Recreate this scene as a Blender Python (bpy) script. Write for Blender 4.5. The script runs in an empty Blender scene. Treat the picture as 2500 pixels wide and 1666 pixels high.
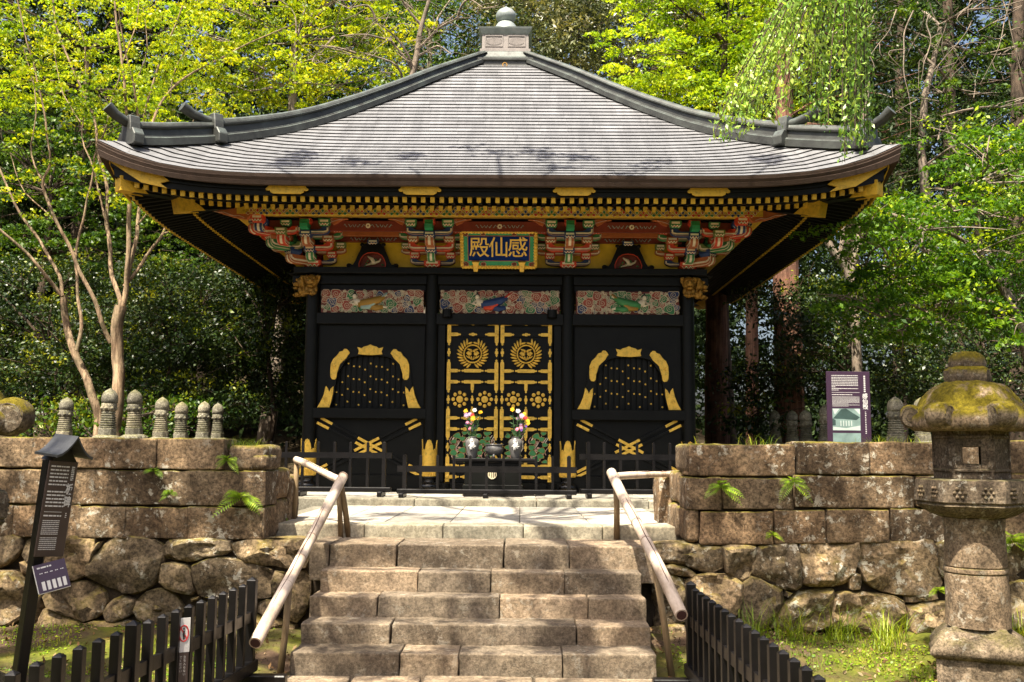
import bpy, bmesh, math, random
import numpy as np
from mathutils import Vector, Matrix, noise as mnoise

scene = bpy.context.scene
COL = scene.collection
R = math.radians

# ------------------------------------------------------------------ camera
FPX = 2380.0 / 2500.0
PITCH, YAW, ROLL = R(6.35), R(0.5), R(0.45)
CAM = Vector((0, 0, 1.68))
_f = Vector((-math.sin(YAW) * math.cos(PITCH), math.cos(YAW) * math.cos(PITCH), math.sin(PITCH)))
_r0 = _f.cross(Vector((0, 0, 1))).normalized()
_u0 = _r0.cross(_f)
_r = _r0 * math.cos(ROLL) + _u0 * math.sin(ROLL)
_u = _u0 * math.cos(ROLL) - _r0 * math.sin(ROLL)
cam_data = bpy.data.cameras.new('camera')
cam_data.sensor_width = 36.0
cam_data.lens = 36.0 * FPX
cam_data.clip_start = 0.05
cam_data.clip_end = 2000
cam = bpy.data.objects.new('camera', cam_data)
cam.matrix_world = Matrix(((_r.x, _u.x, -_f.x, CAM.x), (_r.y, _u.y, -_f.y, CAM.y), (_r.z, _u.z, -_f.z, CAM.z), (0, 0, 0, 1)))
COL.objects.link(cam)
scene.camera = cam

# ------------------------------------------------------------------ sky, sun, exposure
TOSUN = Vector((-0.23, -0.42, 0.95)).normalized()
EL = math.asin(TOSUN.z)
world = bpy.data.worlds.new('World')
scene.world = world
world.use_nodes = True
_nt = world.node_tree
_nt.nodes.clear()
_o = _nt.nodes.new('ShaderNodeOutputWorld')
_b = _nt.nodes.new('ShaderNodeBackground')
_s = _nt.nodes.new('ShaderNodeTexSky')
_s.sky_type = 'NISHITA'
_s.sun_disc = False
_s.sun_elevation = EL
_s.sun_rotation = math.atan2(TOSUN.x, TOSUN.y)
_s.air_density = 1.0
_s.dust_density = 7.0
_b.inputs['Strength'].default_value = 0.085
_nt.links.new(_s.outputs['Color'], _b.inputs['Color'])
_nt.links.new(_b.outputs['Background'], _o.inputs['Surface'])
sun_d = bpy.data.lights.new('sun', 'SUN')
sun_d.energy = 5.0
sun_d.angle = R(0.53)
sun_d.color = (1.0, 0.915, 0.76)
sun = bpy.data.objects.new('sun', sun_d)
sun.rotation_euler = TOSUN.to_track_quat('Z', 'Y').to_euler()
sun.location = (-5, -8, 20)
COL.objects.link(sun)
scene.view_settings.view_transform = 'Standard'
scene.view_settings.look = 'None'
scene.view_settings.gamma = 1.0
scene.view_settings.exposure = 1.6
scene.cycles.use_denoising = True
scene.cycles.max_bounces = 8
scene.cycles.transparent_max_bounces = 4

# ------------------------------------------------------------------ measured places: a pixel of the 2500 px photo on a known plane
def _ray(px, py):
    return _f + _r * ((px - 1250) / 2380.0) - _u * ((py - 833) / 2380.0)
def atY(px, py, Y):
    d = _ray(px, py); return CAM + d * ((Y - CAM.y) / d.y)
def atZ(px, py, Z):
    d = _ray(px, py); return CAM + d * ((Z - CAM.z) / d.z)
def xz(px, py, Y):
    p = atY(px, py, Y); return (p.x, p.z)

# ------------------------------------------------------------------ object helpers
def rootloc(o):
    v = Vector((0, 0, 0))
    while o is not None:
        v = v + o.location
        o = o.parent
    return v

def tag(o, label=None, cat=None, group=None, kind=None):
    if label: o['label'] = label
    if cat: o['category'] = cat
    if group: o['group'] = group
    if kind: o['kind'] = kind
    return o

def thing(name, label, cat, loc=(0, 0, 0), group=None):
    o = bpy.data.objects.new(name, None)
    o.empty_display_size = 0.1
    o.location = loc
    COL.objects.link(o)
    return tag(o, label, cat, group)

def copy_tree(o, parent=None, loc=None):
    c = o.copy()
    COL.objects.link(c)
    c.parent = parent
    if loc is not None: c.location = loc
    for ch in list(o.children):
        copy_tree(ch, c)
    return c

def link_mesh(name, me, mats, parent=None, smooth=False):
    if not isinstance(mats, (list, tuple)): mats = [mats]
    for m in mats: me.materials.append(m)
    if smooth:
        me.polygons.foreach_set('use_smooth', [True] * len(me.polygons))
    o = bpy.data.objects.new(name, me)
    COL.objects.link(o)
    if parent is not None: o.parent = parent
    return o

def bevel(o, w=0.01, seg=1):
    m = o.modifiers.new('bevel', 'BEVEL')
    m.width = w; m.segments = seg; m.limit_method = 'ANGLE'; m.angle_limit = R(40)
    return o

class MB:
    """collects geometry in world coordinates; build() makes one mesh object of it"""
    def __init__(s):
        s.v = []; s.f = []; s.m = []
    def add(s, vs, fs, mi=0):
        b = len(s.v)
        s.v.extend(Vector(v) for v in vs)
        for f in fs:
            s.f.append(tuple(i + b for i in f)); s.m.append(mi)
    def box(s, x0, x1, y0, y1, z0, z1, mi=0):
        s.add([(x0, y0, z0), (x1, y0, z0), (x1, y1, z0), (x0, y1, z0), (x0, y0, z1), (x1, y0, z1), (x1, y1, z1), (x0, y1, z1)],
              [(0, 3, 2, 1), (4, 5, 6, 7), (0, 1, 5, 4), (1, 2, 6, 5), (2, 3, 7, 6), (3, 0, 4, 7)], mi)
    def cbox(s, c, sx, sy, sz, M=None, mi=0):
        vs = []
        for z in (-.5, .5):
            for x, y in ((-.5, -.5), (.5, -.5), (.5, .5), (-.5, .5)):
                p = Vector((x * sx, y * sy, z * sz))
                if M is not None: p = M @ p
                vs.append(Vector(c) + p)
        s.add(vs, [(0, 3, 2, 1), (4, 5, 6, 7), (0, 1, 5, 4), (1, 2, 6, 5), (2, 3, 7, 6), (3, 0, 4, 7)], mi)
    def bar(s, a, b, w, h, up=(0, 0, 1), mi=0, w2=None, h2=None):
        a = Vector(a); b = Vector(b); d = (b - a).normalized(); up = Vector(up)
        sd = d.cross(up).normalized(); u = sd.cross(d).normalized()
        vs = []
        for p, ww, hh in ((a, w, h), (b, w2 or w, h2 or h)):
            for i, j in ((-1, -1), (1, -1), (1, 1), (-1, 1)):
                vs.append(p + sd * (i * ww / 2) + u * (j * hh / 2))
        s.add(vs, [(0, 1, 2, 3), (7, 6, 5, 4), (0, 4, 5, 1), (1, 5, 6, 2), (2, 6, 7, 3), (3, 7, 4, 0)], mi)
    def prism(s, pts, y0, y1, mi=0, fn=None):
        """polygon of (x,z) points pulled from y0 (front) to y1; fn maps (x,y,z) to world"""
        n = len(pts)
        a = sum(pts[i][0] * pts[(i + 1) % n][1] - pts[(i + 1) % n][0] * pts[i][1] for i in range(n))
        if a < 0: pts = pts[::-1]
        vs = [(p[0], y0, p[1]) for p in pts] + [(p[0], y1, p[1]) for p in pts]
        if fn: vs = [fn(*v) for v in vs]
        fs = [tuple(range(n)), tuple(range(2 * n - 1, n - 1, -1))]
        for i in range(n):
            j = (i + 1) % n
            fs.append((i, i + n, j + n, j))
        s.add(vs, fs, mi)
    def lathe(s, prof, c, n=16, mi=0, sq=None, rot=0.0, closed=True):
        """prof list of (r,z); sq=number of sides for polygonal lathe"""
        n = sq or n
        vs = []; fs = []
        for r, z in prof:
            for i in range(n):
                a = 2 * math.pi * i / n + rot
                vs.append((c[0] + r * math.cos(a), c[1] + r * math.sin(a), c[2] + z))
        for k in range(len(prof) - 1):
            for i in range(n):
                j = (i + 1) % n
                fs.append((k * n + i, k * n + j, (k + 1) * n + j, (k + 1) * n + i))
        if closed:
            fs.append(tuple(range(n - 1, -1, -1)))
            fs.append(tuple(range((len(prof) - 1) * n, len(prof) * n)))
        s.add(vs, fs, mi)
    def tube(s, pts, rad, n=8, mi=0, caps=True):
        pts = [Vector(p) for p in pts]
        if not isinstance(rad, (list, tuple)): rad = [rad] * len(pts)
        b = len(s.v); up = Vector((0, 0, 1)); prev = None
        for k, p in enumerate(pts):
            d = (pts[min(k + 1, len(pts) - 1)] - pts[max(k - 1, 0)])
            if d.length < 1e-9: d = Vector((0, 0, 1))
            d.normalize()
            if prev is None:
                a = Vector((1, 0, 0)) if abs(d.x) < 0.8 else Vector((0, 1, 0))
                e1 = d.cross(a).normalized()
            else:
                e1 = (prev - d * prev.dot(d))
                if e1.length < 1e-6: e1 = d.cross(Vector((1, 0, 0)))
                e1.normalize()
            e2 = d.cross(e1); prev = e1
            for i in range(n):
                t = 2 * math.pi * i / n
                s.v.append(p + (e1 * math.cos(t) + e2 * math.sin(t)) * rad[k])
        for k in range(len(pts) - 1):
            for i in range(n):
                j = (i + 1) % n
                s.f.append((b + k * n + i, b + k * n + j, b + (k + 1) * n + j, b + (k + 1) * n + i)); s.m.append(mi)
        if caps:
            s.f.append(tuple(b + i for i in range(n - 1, -1, -1))); s.m.append(mi)
            s.f.append(tuple(b + (len(pts) - 1) * n + i for i in range(n))); s.m.append(mi)
    def ball(s, c, rx, ry, rz, nu=10, nv=6, mi=0, M=None, jit=0.0, seed=0):
        vs = []; fs = []
        rnd = random.Random(seed)
        for k in range(nv + 1):
            t = math.pi * k / nv - math.pi / 2
            for i in range(nu):
                a = 2 * math.pi * i / nu
                j = 1 + (rnd.uniform(-jit, jit) if jit else 0)
                p = Vector((rx * math.cos(t) * math.cos(a) * j, ry * math.cos(t) * math.sin(a) * j, rz * math.sin(t) * j))
                if M is not None: p = M @ p
                vs.append(Vector(c) + p)
        for k in range(nv):
            for i in range(nu):
                j = (i + 1) % nu
                fs.append((k * nu + i, k * nu + j, (k + 1) * nu + j, (k + 1) * nu + i))
        s.add(vs, fs, mi)
    def mesh(s, name, off=Vector((0, 0, 0))):
        me = bpy.data.meshes.new(name)
        me.from_pydata([tuple(v - off) for v in s.v], [], s.f)
        if any(s.m): me.polygons.foreach_set('material_index', s.m)
        me.update()
        return me
    def build(s, name, mats, parent=None, smooth=False, origin=None):
        off = rootloc(parent) if parent is not None else Vector((0, 0, 0))
        if parent is None and origin is not None: off = Vector(origin)
        me = s.mesh(name, off)
        o = link_mesh(name, me, mats, parent, smooth)
        if parent is None and origin is not None: o.location = origin
        return o

def smooth_angle(o, ang=40):
    me = o.data
    me.polygons.foreach_set('use_smooth', [True] * len(me.polygons))
    bm = bmesh.new(); bm.from_mesh(me)
    for e in bm.edges:
        if len(e.link_faces) == 2 and e.calc_face_angle(0) > R(ang): e.smooth = False
    bm.to_mesh(me); bm.free()
    return o
# ------------------------------------------------------------------ materials
class NT:
    def __init__(s, name):
        s.mat = bpy.data.materials.new(name); s.mat.use_nodes = True
        s.t = s.mat.node_tree; s.t.nodes.clear()
        s.out = s.n('ShaderNodeOutputMaterial')
        s.bs = s.n('ShaderNodeBsdfPrincipled')
        s.l(s.bs.outputs[0], s.out.inputs['Surface'])
        s._tc = None
    def n(s, t, **kw):
        nd = s.t.nodes.new(t)
        for k, v in kw.items(): setattr(nd, k, v)
        return nd
    def l(s, a, b): s.t.links.new(a, b)
    def co(s, kind='Object'):
        if s._tc is None: s._tc = s.n('ShaderNodeTexCoord')
        return s._tc.outputs[kind]
    def pos(s):
        return s.n('ShaderNodeNewGeometry').outputs['Position']
    def noise(s, scale, detail=4, rough=0.6, vec=None, dist=0.0):
        nd = s.n('ShaderNodeTexNoise'); nd.inputs['Scale'].default_value = scale
        nd.inputs['Detail'].default_value = detail; nd.inputs['Roughness'].default_value = rough
        nd.inputs['Distortion'].default_value = dist
        s.l(vec if vec is not None else s.pos(), nd.inputs['Vector'])
        return nd.outputs['Fac']
    def ramp(s, fac, stops):
        nd = s.n('ShaderNodeValToRGB'); el = nd.color_ramp.elements
        while len(el) < len(stops): el.new(0.5)
        for e, (p, c) in zip(el, stops):
            e.position = p; e.color = (c, c, c, 1) if isinstance(c, (int, float)) else (*c, 1)
        s.l(fac, nd.inputs['Fac']); return nd.outputs['Color']
    def mix(s, fac, a, b, mode='MIX'):
        nd = s.n('ShaderNodeMix'); nd.data_type = 'RGBA'; nd.blend_type = mode
        for val, sock in ((fac, nd.inputs[0]), (a, nd.inputs[6]), (b, nd.inputs[7])):
            if isinstance(val, (int, float)): sock.default_value = val if sock == nd.inputs[0] else (val, val, val, 1)
            elif isinstance(val, tuple): sock.default_value = (*val, 1)
            else: s.l(val, sock)
        return nd.outputs[2]
    def math(s, op, a, b=0.0, clamp=False):
        nd = s.n('ShaderNodeMath', operation=op); nd.use_clamp = clamp
        for val, sock in ((a, nd.inputs[0]), (b, nd.inputs[1])):
            if isinstance(val, (int, float)): sock.default_value = val
            else: s.l(val, sock)
        return nd.outputs[0]
    def bump(s, h, strength=0.5, dist=0.02):
        nd = s.n('ShaderNodeBump'); nd.inputs['Strength'].default_value = strength
        nd.inputs['Distance'].default_value = dist
        s.l(h, nd.inputs['Height']); s.l(nd.outputs[0], s.bs.inputs['Normal'])
    def set(s, color=None, rough=None, metal=None, spec=None, coat=None):
        for key, val in (('Base Color', color), ('Roughness', rough), ('Metallic', metal), ('Specular IOR Level', spec), ('Coat Weight', coat)):
            if val is None: continue
            sock = s.bs.inputs[key]
            if isinstance(val, (int, float)): sock.default_value = val
            elif isinstance(val, tuple): sock.default_value = (*val, 1)
            else: s.l(val, sock)
        return s.mat
    def island(s):
        return s.n('ShaderNodeNewGeometry').outputs['Random Per Island']
    def objrand(s):
        return s.n('ShaderNodeObjectInfo').outputs['Random']
    def up(s, lo=0.3, hi=0.8):
        g = s.n('ShaderNodeNewGeometry'); x = s.n('ShaderNodeSeparateXYZ'); s.l(g.outputs['Normal'], x.inputs[0])
        m = s.n('ShaderNodeMapRange'); m.inputs[1].default_value = lo; m.inputs[2].default_value = hi
        s.l(x.outputs['Z'], m.inputs[0]); return m.outputs[0]

M = {}
def paint(name, col, rough=0.5, spec=0.4, var=0.18, bump=0.0, metal=0.0):
    t = NT(name)
    f = t.noise(9, 5, 0.65)
    lo = tuple(c * (1 - var) for c in col); hi = tuple(min(1, c * (1 + var)) for c in col)
    c = t.ramp(f, [(0.3, lo), (0.7, hi)])
    t.set(c, rough, metal, spec)
    if bump: t.bump(t.noise(60, 4), bump, 0.004)
    M[name] = t.mat
    return t.mat

def stone(name, c1, c2, c3, scale=3.0, bump=0.7, speck=0.25, mup=(0.25, 0.85), mth=(0.38, 0.56), moss=0.0, lichen=0.0, stain=0.5, rough=0.95, mosscol=(0.10, 0.10, 0.008)):
    t = NT(name)
    big = t.noise(scale * 0.5, 4, 0.6)
    fine = t.noise(scale * 14, 5, 0.7)
    c = t.ramp(big, [(0.3, c1), (0.52, c2), (0.72, c3)])
    orr = t.objrand()
    c = t.mix(1.0, c, t.ramp(orr, [(0.0, (0.62, 0.61, 0.6)), (0.35, (0.85, 0.85, 0.84)), (0.7, (1.02, 0.99, 0.94)), (1.0, (1.2, 1.12, 1.03))]), 'MULTIPLY')
    c = t.mix(speck, c, t.ramp(fine, [(0.38, 0.1), (0.62, 1.9)]), 'MULTIPLY')
    c = t.mix(0.6, c, t.ramp(t.noise(scale * 3.1, 5, 0.7), [(0.35, 0.45), (0.65, 1.5)]), 'MULTIPLY')
    if stain:
        st = t.ramp(t.noise(scale * 1.3, 5, 0.7, dist=0.6), [(0.42, 0.0), (0.62, 1.0)])
        c = t.mix(t.math('MULTIPLY', st, stain), c, tuple(x * 0.28 for x in c1))
    if lichen:
        v = t.noise(scale * 4.5, 6, 0.75, dist=0.3)
        lm = t.ramp(v, [(0.555, 0.0), (0.60, 1.0)])
        lm2 = t.ramp(t.noise(scale * 0.8, 3, 0.5), [(0.42, 0.0), (0.6, 1.0)])
        c = t.mix(t.math('MULTIPLY', t.math('MULTIPLY', lm, lm2), lichen), c, (0.62, 0.58, 0.47))
    if moss:
        mm = t.math('MULTIPLY', t.up(*mup), t.ramp(t.noise(scale * 1.6, 5, 0.7), [(mth[0], 0.0), (mth[1], 1.0)]))
        mc = t.ramp(t.noise(40, 4, 0.7), [(0.3, tuple(x * 0.5 for x in mosscol)), (0.7, tuple(x * 1.9 for x in mosscol))])
        c = t.mix(t.math('MULTIPLY', mm, moss, True), c, mc)
    t.set(c, rough, 0.0, 0.2)
    h = t.math('ADD', t.math('MULTIPLY', t.noise(scale * 12, 6, 0.75), 0.5), t.math('MULTIPLY', t.noise(scale * 45, 4, 0.7), 0.5))
    t.bump(h, bump, 0.02)
    M[name] = t.mat
    return t.mat

stone('ashlar', (0.125, 0.083, 0.05), (0.215, 0.15, 0.092), (0.33, 0.245, 0.155), 2.6, 1.0, 0.62, moss=0.9, lichen=0.75, stain=0.55, mosscol=(0.14, 0.12, 0.01))
stone('rubble', (0.145, 0.105, 0.065), (0.25, 0.187, 0.115), (0.38, 0.295, 0.19), 2.2, 1.0, 0.65, moss=0.6, lichen=0.95, stain=0.4, mosscol=(0.15, 0.12, 0.01))
stone('step', (0.17, 0.13, 0.09), (0.235, 0.185, 0.13), (0.305, 0.245, 0.178), 3.0, 1.0, 0.4, moss=0.0, lichen=0.25, stain=0.18)
stone('granite', (0.20, 0.18, 0.13), (0.26, 0.24, 0.185), (0.32, 0.30, 0.24), 3.0, 0.25, 0.3, stain=0.12)
stone('slabs', (0.28, 0.26, 0.22), (0.34, 0.32, 0.28), (0.40, 0.38, 0.33), 2.0, 0.12, 0.15, stain=0.08)
stone('lantern_stone', (0.14, 0.105, 0.07), (0.22, 0.168, 0.115), (0.30, 0.235, 0.165), 4.0, 1.0, 0.6, moss=0.35, lichen=0.5, stain=0.5)
stone('lantern_moss', (0.11, 0.082, 0.055), (0.175, 0.135, 0.092), (0.25, 0.195, 0.135), 3.6, 1.0, 0.6, mup=(0.05, 0.45), mth=(0.36, 0.46), moss=1.0, lichen=0.35, stain=0.4, mosscol=(0.115, 0.09, 0.006))
stone('stupa_stone', (0.15, 0.138, 0.10), (0.22, 0.205, 0.155), (0.29, 0.27, 0.21), 6.0, 0.6, 0.5, moss=0.4, lichen=0.3, stain=0.5)
stone('earth_core', (0.03, 0.022, 0.015), (0.05, 0.038, 0.026), (0.07, 0.055, 0.038), 4, 0.4, 0.2, stain=0.0)

# black lacquer
def lacquer(name, col, rough, bumps=0.15, spec=0.16):
    t = NT(name)
    f = t.noise(5, 5, 0.6)
    c = t.ramp(f, [(0.3, tuple(x * 0.75 for x in col)), (0.7, tuple(x * 1.4 for x in col))])
    t.set(c, t.math('ADD', t.math('MULTIPLY', t.noise(14, 4), 0.18), rough - 0.09), 0.0, spec)
    t.bump(t.noise(30, 4, 0.6), bumps, 0.004)
    M[name] = t.mat
lacquer('black', (0.0045, 0.0048, 0.0042), 0.4)
lacquer('black_wood', (0.008, 0.007, 0.0065), 0.5, 0.3)
lacquer('fence_black', (0.0042, 0.0036, 0.0036), 0.36, 0.35, 0.3)
lacquer('bronze', (0.11, 0.105, 0.10), 0.33, 0.15, 0.6)
lacquer('black_gloss', (0.006, 0.006, 0.006), 0.22, 0.05, 0.5)
lacquer('rafter_black', (0.007, 0.007, 0.0065), 0.6)

def goldmat(name, col, metal, rough, b=0.35):
    t = NT(name)
    f = t.noise(18, 5, 0.7)
    c = t.ramp(f, [(0.28, tuple(x * 0.55 for x in col)), (0.5, col), (0.75, tuple(min(1, x * 1.15) for x in col))])
    t.set(c, t.math('ADD', t.math('MULTIPLY', f, 0.25), rough - 0.1), metal, 0.5)
    t.bump(t.noise(70, 4, 0.6), b, 0.005)
    M[name] = t.mat
goldmat('gold', (0.80, 0.50, 0.07), 0.35, 0.42)
goldmat('gold_letter', (0.88, 0.56, 0.08), 0.05, 0.45, 0.15)
goldmat('gold_matte', (0.66, 0.40, 0.03), 0.12, 0.55, 0.5)
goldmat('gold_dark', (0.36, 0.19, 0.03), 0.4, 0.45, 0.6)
# worn gold leaf frieze
t = NT('gold_wall')
w = t.ramp(t.noise(7, 6, 0.75), [(0.28, 0.0), (0.33, 1.0)])
c = t.ramp(t.noise(4, 4), [(0.3, (0.62, 0.40, 0.015)), (0.7, (0.85, 0.58, 0.04))])
t.set(t.mix(w, (0.012, 0.01, 0.006), c), 0.5, 0.15, 0.5); M['gold_wall'] = t.mat

paint('red', (0.62, 0.06, 0.022)); paint('rust', (0.42, 0.12, 0.035)); paint('darkred', (0.20, 0.035, 0.022))
paint('green', (0.05, 0.22, 0.07)); paint('green2', (0.02, 0.28, 0.11)); paint('olive', (0.16, 0.22, 0.06))
paint('blue', (0.018, 0.045, 0.14)); paint('plaque_blue', (0.003, 0.022, 0.14), 0.6, 0.08, 0.1)
paint('cream', (0.78, 0.68, 0.50)); paint('pink', (0.50, 0.30, 0.22)); paint('ochre', (0.34, 0.19, 0.03)); paint('skyteal', (0.30, 0.42, 0.38))
paint('carve_red', (0.30, 0.05, 0.025)); paint('carve_green', (0.03, 0.17, 0.055)); paint('carve_blue', (0.013, 0.035, 0.12)); paint('carve_line', (0.62, 0.52, 0.38))
paint('white_print', (0.52, 0.51, 0.49), 0.6, var=0.06); paint('ink', (0.015, 0.015, 0.015)); paint('crest_white', (0.66, 0.56, 0.36))
paint('sign_purple', (0.034, 0.016, 0.034), 0.35, 0.5, 0.06); paint('sign_brown', (0.042, 0.027, 0.024), 0.4, 0.5, 0.08)
paint('sign_red', (0.45, 0.03, 0.03), 0.5, var=0.05); paint('photo_grey', (0.16, 0.23, 0.21), 0.4, var=0.25); paint('photo_dark', (0.03, 0.055, 0.05), 0.4, var=0.3)
paint('photo_white', (0.38, 0.43, 0.40), 0.4, var=0.1)
paint('eave_brown', (0.05, 0.031, 0.022), 0.75, 0.3, 0.25, 0.5)
paint('petal_yellow', (0.75, 0.42, 0.01), 0.6); paint('petal_pink', (0.62, 0.20, 0.30), 0.6); paint('petal_red', (0.5, 0.015, 0.02), 0.6)
paint('petal_white', (0.75, 0.74, 0.70), 0.6); paint('petal_purple', (0.10, 0.035, 0.22), 0.6); paint('petal_lilac', (0.50, 0.34, 0.50), 0.6)
paint('stem_green', (0.035, 0.085, 0.025), 0.6)

# copper roof plates
t = NT('roof_copper')
f = t.noise(2.0, 4, 0.6); isl = t.island()
c = t.ramp(isl, [(0.0, (0.165, 0.166, 0.172)), (0.6, (0.19, 0.191, 0.198)), (1.0, (0.215, 0.216, 0.224))])
c = t.mix(0.2, c, t.ramp(f, [(0.3, 0.5), (0.7, 1.5)]), 'MULTIPLY')
mp = t.n('ShaderNodeMapping'); mp.inputs['Scale'].default_value = (6.0, 0.5, 0.5); t.l(t.pos(), mp.inputs[0])
streak = t.noise(1.0, 4, 0.6, vec=mp.outputs[0])
c = t.mix(0.2, c, t.ramp(streak, [(0.35, 0.6), (0.65, 1.4)]), 'MULTIPLY')
t.set(c, t.math('ADD', t.math('MULTIPLY', streak, 0.25), 0.34), 0.35, 0.6)
t.bump(t.noise(25, 4), 0.2, 0.006); M['roof_copper'] = t.mat
t = NT('ridge_copper')
c = t.ramp(t.noise(3, 5, 0.65), [(0.3, (0.022, 0.022, 0.020)), (0.55, (0.045, 0.047, 0.042)), (0.75, (0.075, 0.085, 0.075))])
verd = t.math('MULTIPLY', t.up(0.2, 0.9), t.ramp(t.noise(6, 5, 0.7), [(0.35, 0.0), (0.6, 1.0)]))
c = t.mix(t.math('MULTIPLY', verd, 0.55), c, (0.13, 0.17, 0.155))
t.set(c, 0.5, 0.25, 0.5); t.bump(t.noise(22, 5), 0.3, 0.006); M['ridge_copper'] = t.mat
t = NT('finial_copper')
c = t.ramp(t.noise(5, 5, 0.65), [(0.3, (0.14, 0.16, 0.155)), (0.55, (0.22, 0.25, 0.24)), (0.75, (0.34, 0.33, 0.32))])
t.set(c, 0.5, 0.2, 0.5); M['finial_copper'] = t.mat
paint('sign_roof_metal', (0.035, 0.036, 0.038), 0.45, 0.5, 0.3, 0.3)
paint('finial_box', (0.21, 0.185, 0.17), 0.6, 0.4, 0.2)

# bamboo
t = NT('bamboo')
mp = t.n('ShaderNodeMapping'); mp.inputs['Scale'].default_value = (1, 0.25, 0.25); t.l(t.pos(), mp.inputs[0])
c = t.ramp(t.noise(14, 5, 0.7, vec=mp.outputs[0]), [(0.3, (0.26, 0.19, 0.135)), (0.5, (0.48, 0.38, 0.29)), (0.7, (0.60, 0.50, 0.41))])
t.set(c, 0.5, 0.0, 0.4); t.bump(t.noise(60, 4), 0.3, 0.004); M['bamboo'] = t.mat
paint('bamboo_joint', (0.30, 0.21, 0.15), 0.6); paint('bamboo_inside', (0.05, 0.018, 0.015), 0.8)
t = NT('rail_post')
mp = t.n('ShaderNodeMapping'); mp.inputs['Scale'].default_value = (8, 8, 0.8); t.l(t.pos(), mp.inputs[0])
c = t.ramp(t.noise(4, 5, 0.7, vec=mp.outputs[0]), [(0.3, (0.12, 0.075, 0.03)), (0.7, (0.27, 0.19, 0.10))])
t.set(c, 0.8); M['rail_post'] = t.mat

# bark
def bark(name, c1, c2, sx=10, sz=1.2, b=0.9):
    t = NT(name)
    mp = t.n('ShaderNodeMapping'); mp.inputs['Scale'].default_value = (sx, sx, sz); t.l(t.pos(), mp.inputs[0])
    f = t.noise(1.0, 6, 0.7, vec=mp.outputs[0])
    cc_ = t.mix(1.0, t.ramp(f, [(0.38, c1), (0.62, c2)]), t.ramp(t.noise(3.0, 4, 0.7), [(0.35, (0.5, 0.55, 0.5)), (0.5, (1, 1, 1)), (0.65, (1.35, 1.3, 1.25))]), 'MULTIPLY')
    t.set(cc_, 0.85, 0.0, 0.2); t.bump(f, b, 0.03); M[name] = t.mat
bark('bark_myrtle', (0.10, 0.064, 0.038), (0.33, 0.24, 0.15), 13, 1.6, 1.0)
bark('bark_cedar', (0.075, 0.032, 0.02), (0.22, 0.115, 0.075), 14, 0.7, 1.0)
bark('bark_dark', (0.035, 0.024, 0.017), (0.09, 0.065, 0.045), 9, 2.0)
bark('bark_grey', (0.12, 0.095, 0.07), (0.26, 0.21, 0.165), 9, 2.5)

# leaves
def leaf(name, c1, c2, c3, trans=0.45, rough=0.45, spec=0.35):
    t = NT(name)
    c = t.ramp(t.island(), [(0.0, c1), (0.5, c2), (1.0, c3)])
    c = t.mix(1.0, c, t.ramp(t.noise(0.75, 3, 0.6), [(0.36, (0.42, 0.55, 0.6)), (0.5, (0.9, 0.95, 0.9)), (0.64, (1.28, 1.15, 1.0))]), 'MULTIPLY')
    tr = t.n('ShaderNodeBsdfTranslucent'); t.l(t.mix(1.0, c, (1.25, 1.15, 0.55), 'MULTIPLY'), tr.inputs[0])
    t.set(c, rough, 0.0, spec)
    mx = t.n('ShaderNodeMixShader'); mx.inputs[0].default_value = trans
    t.l(t.bs.outputs[0], mx.inputs[1]); t.l(tr.outputs[0], mx.inputs[2]); t.l(mx.outputs[0], t.out.inputs['Surface'])
    M[name] = t.mat
leaf('leaf_gold', (0.14, 0.23, 0.006), (0.30, 0.37, 0.010), (0.46, 0.47, 0.016), 0.5)
leaf('leaf_lime', (0.22, 0.36, 0.010), (0.36, 0.48, 0.014), (0.50, 0.58, 0.022), 0.5)
leaf('leaf_maple', (0.042, 0.115, 0.006), (0.085, 0.19, 0.009), (0.17, 0.29, 0.014), 0.5)
leaf('leaf_cherry', (0.16, 0.32, 0.04), (0.26, 0.42, 0.07), (0.40, 0.54, 0.13), 0.4, 0.35, 0.5)
leaf('leaf_camellia', (0.010, 0.026, 0.006), (0.022, 0.048, 0.009), (0.07, 0.10, 0.014), 0.2, 0.4, 0.4)
leaf('leaf_shoot', (0.14, 0.18, 0.010), (0.21, 0.25, 0.015), (0.30, 0.31, 0.02), 0.4)
leaf('leaf_oak', (0.07, 0.085, 0.03), (0.13, 0.14, 0.055), (0.28, 0.27, 0.13), 0.25, 0.35, 0.5)
leaf('leaf_cedar', (0.010, 0.022, 0.005), (0.022, 0.042, 0.008), (0.042, 0.066, 0.011), 0.2, 0.6, 0.2)
leaf('leaf_mid', (0.03, 0.072, 0.006), (0.058, 0.122, 0.009), (0.12, 0.19, 0.014), 0.4)
leaf('fern_leaf', (0.14, 0.25, 0.012), (0.24, 0.37, 0.02), (0.36, 0.47, 0.03), 0.45)
leaf('grass_blade', (0.12, 0.19, 0.010), (0.22, 0.30, 0.015), (0.40, 0.42, 0.03), 0.4)
leaf('litter_leaf', (0.10, 0.055, 0.025), (0.20, 0.12, 0.06), (0.36, 0.26, 0.16), 0.1, 0.8, 0.1)

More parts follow.
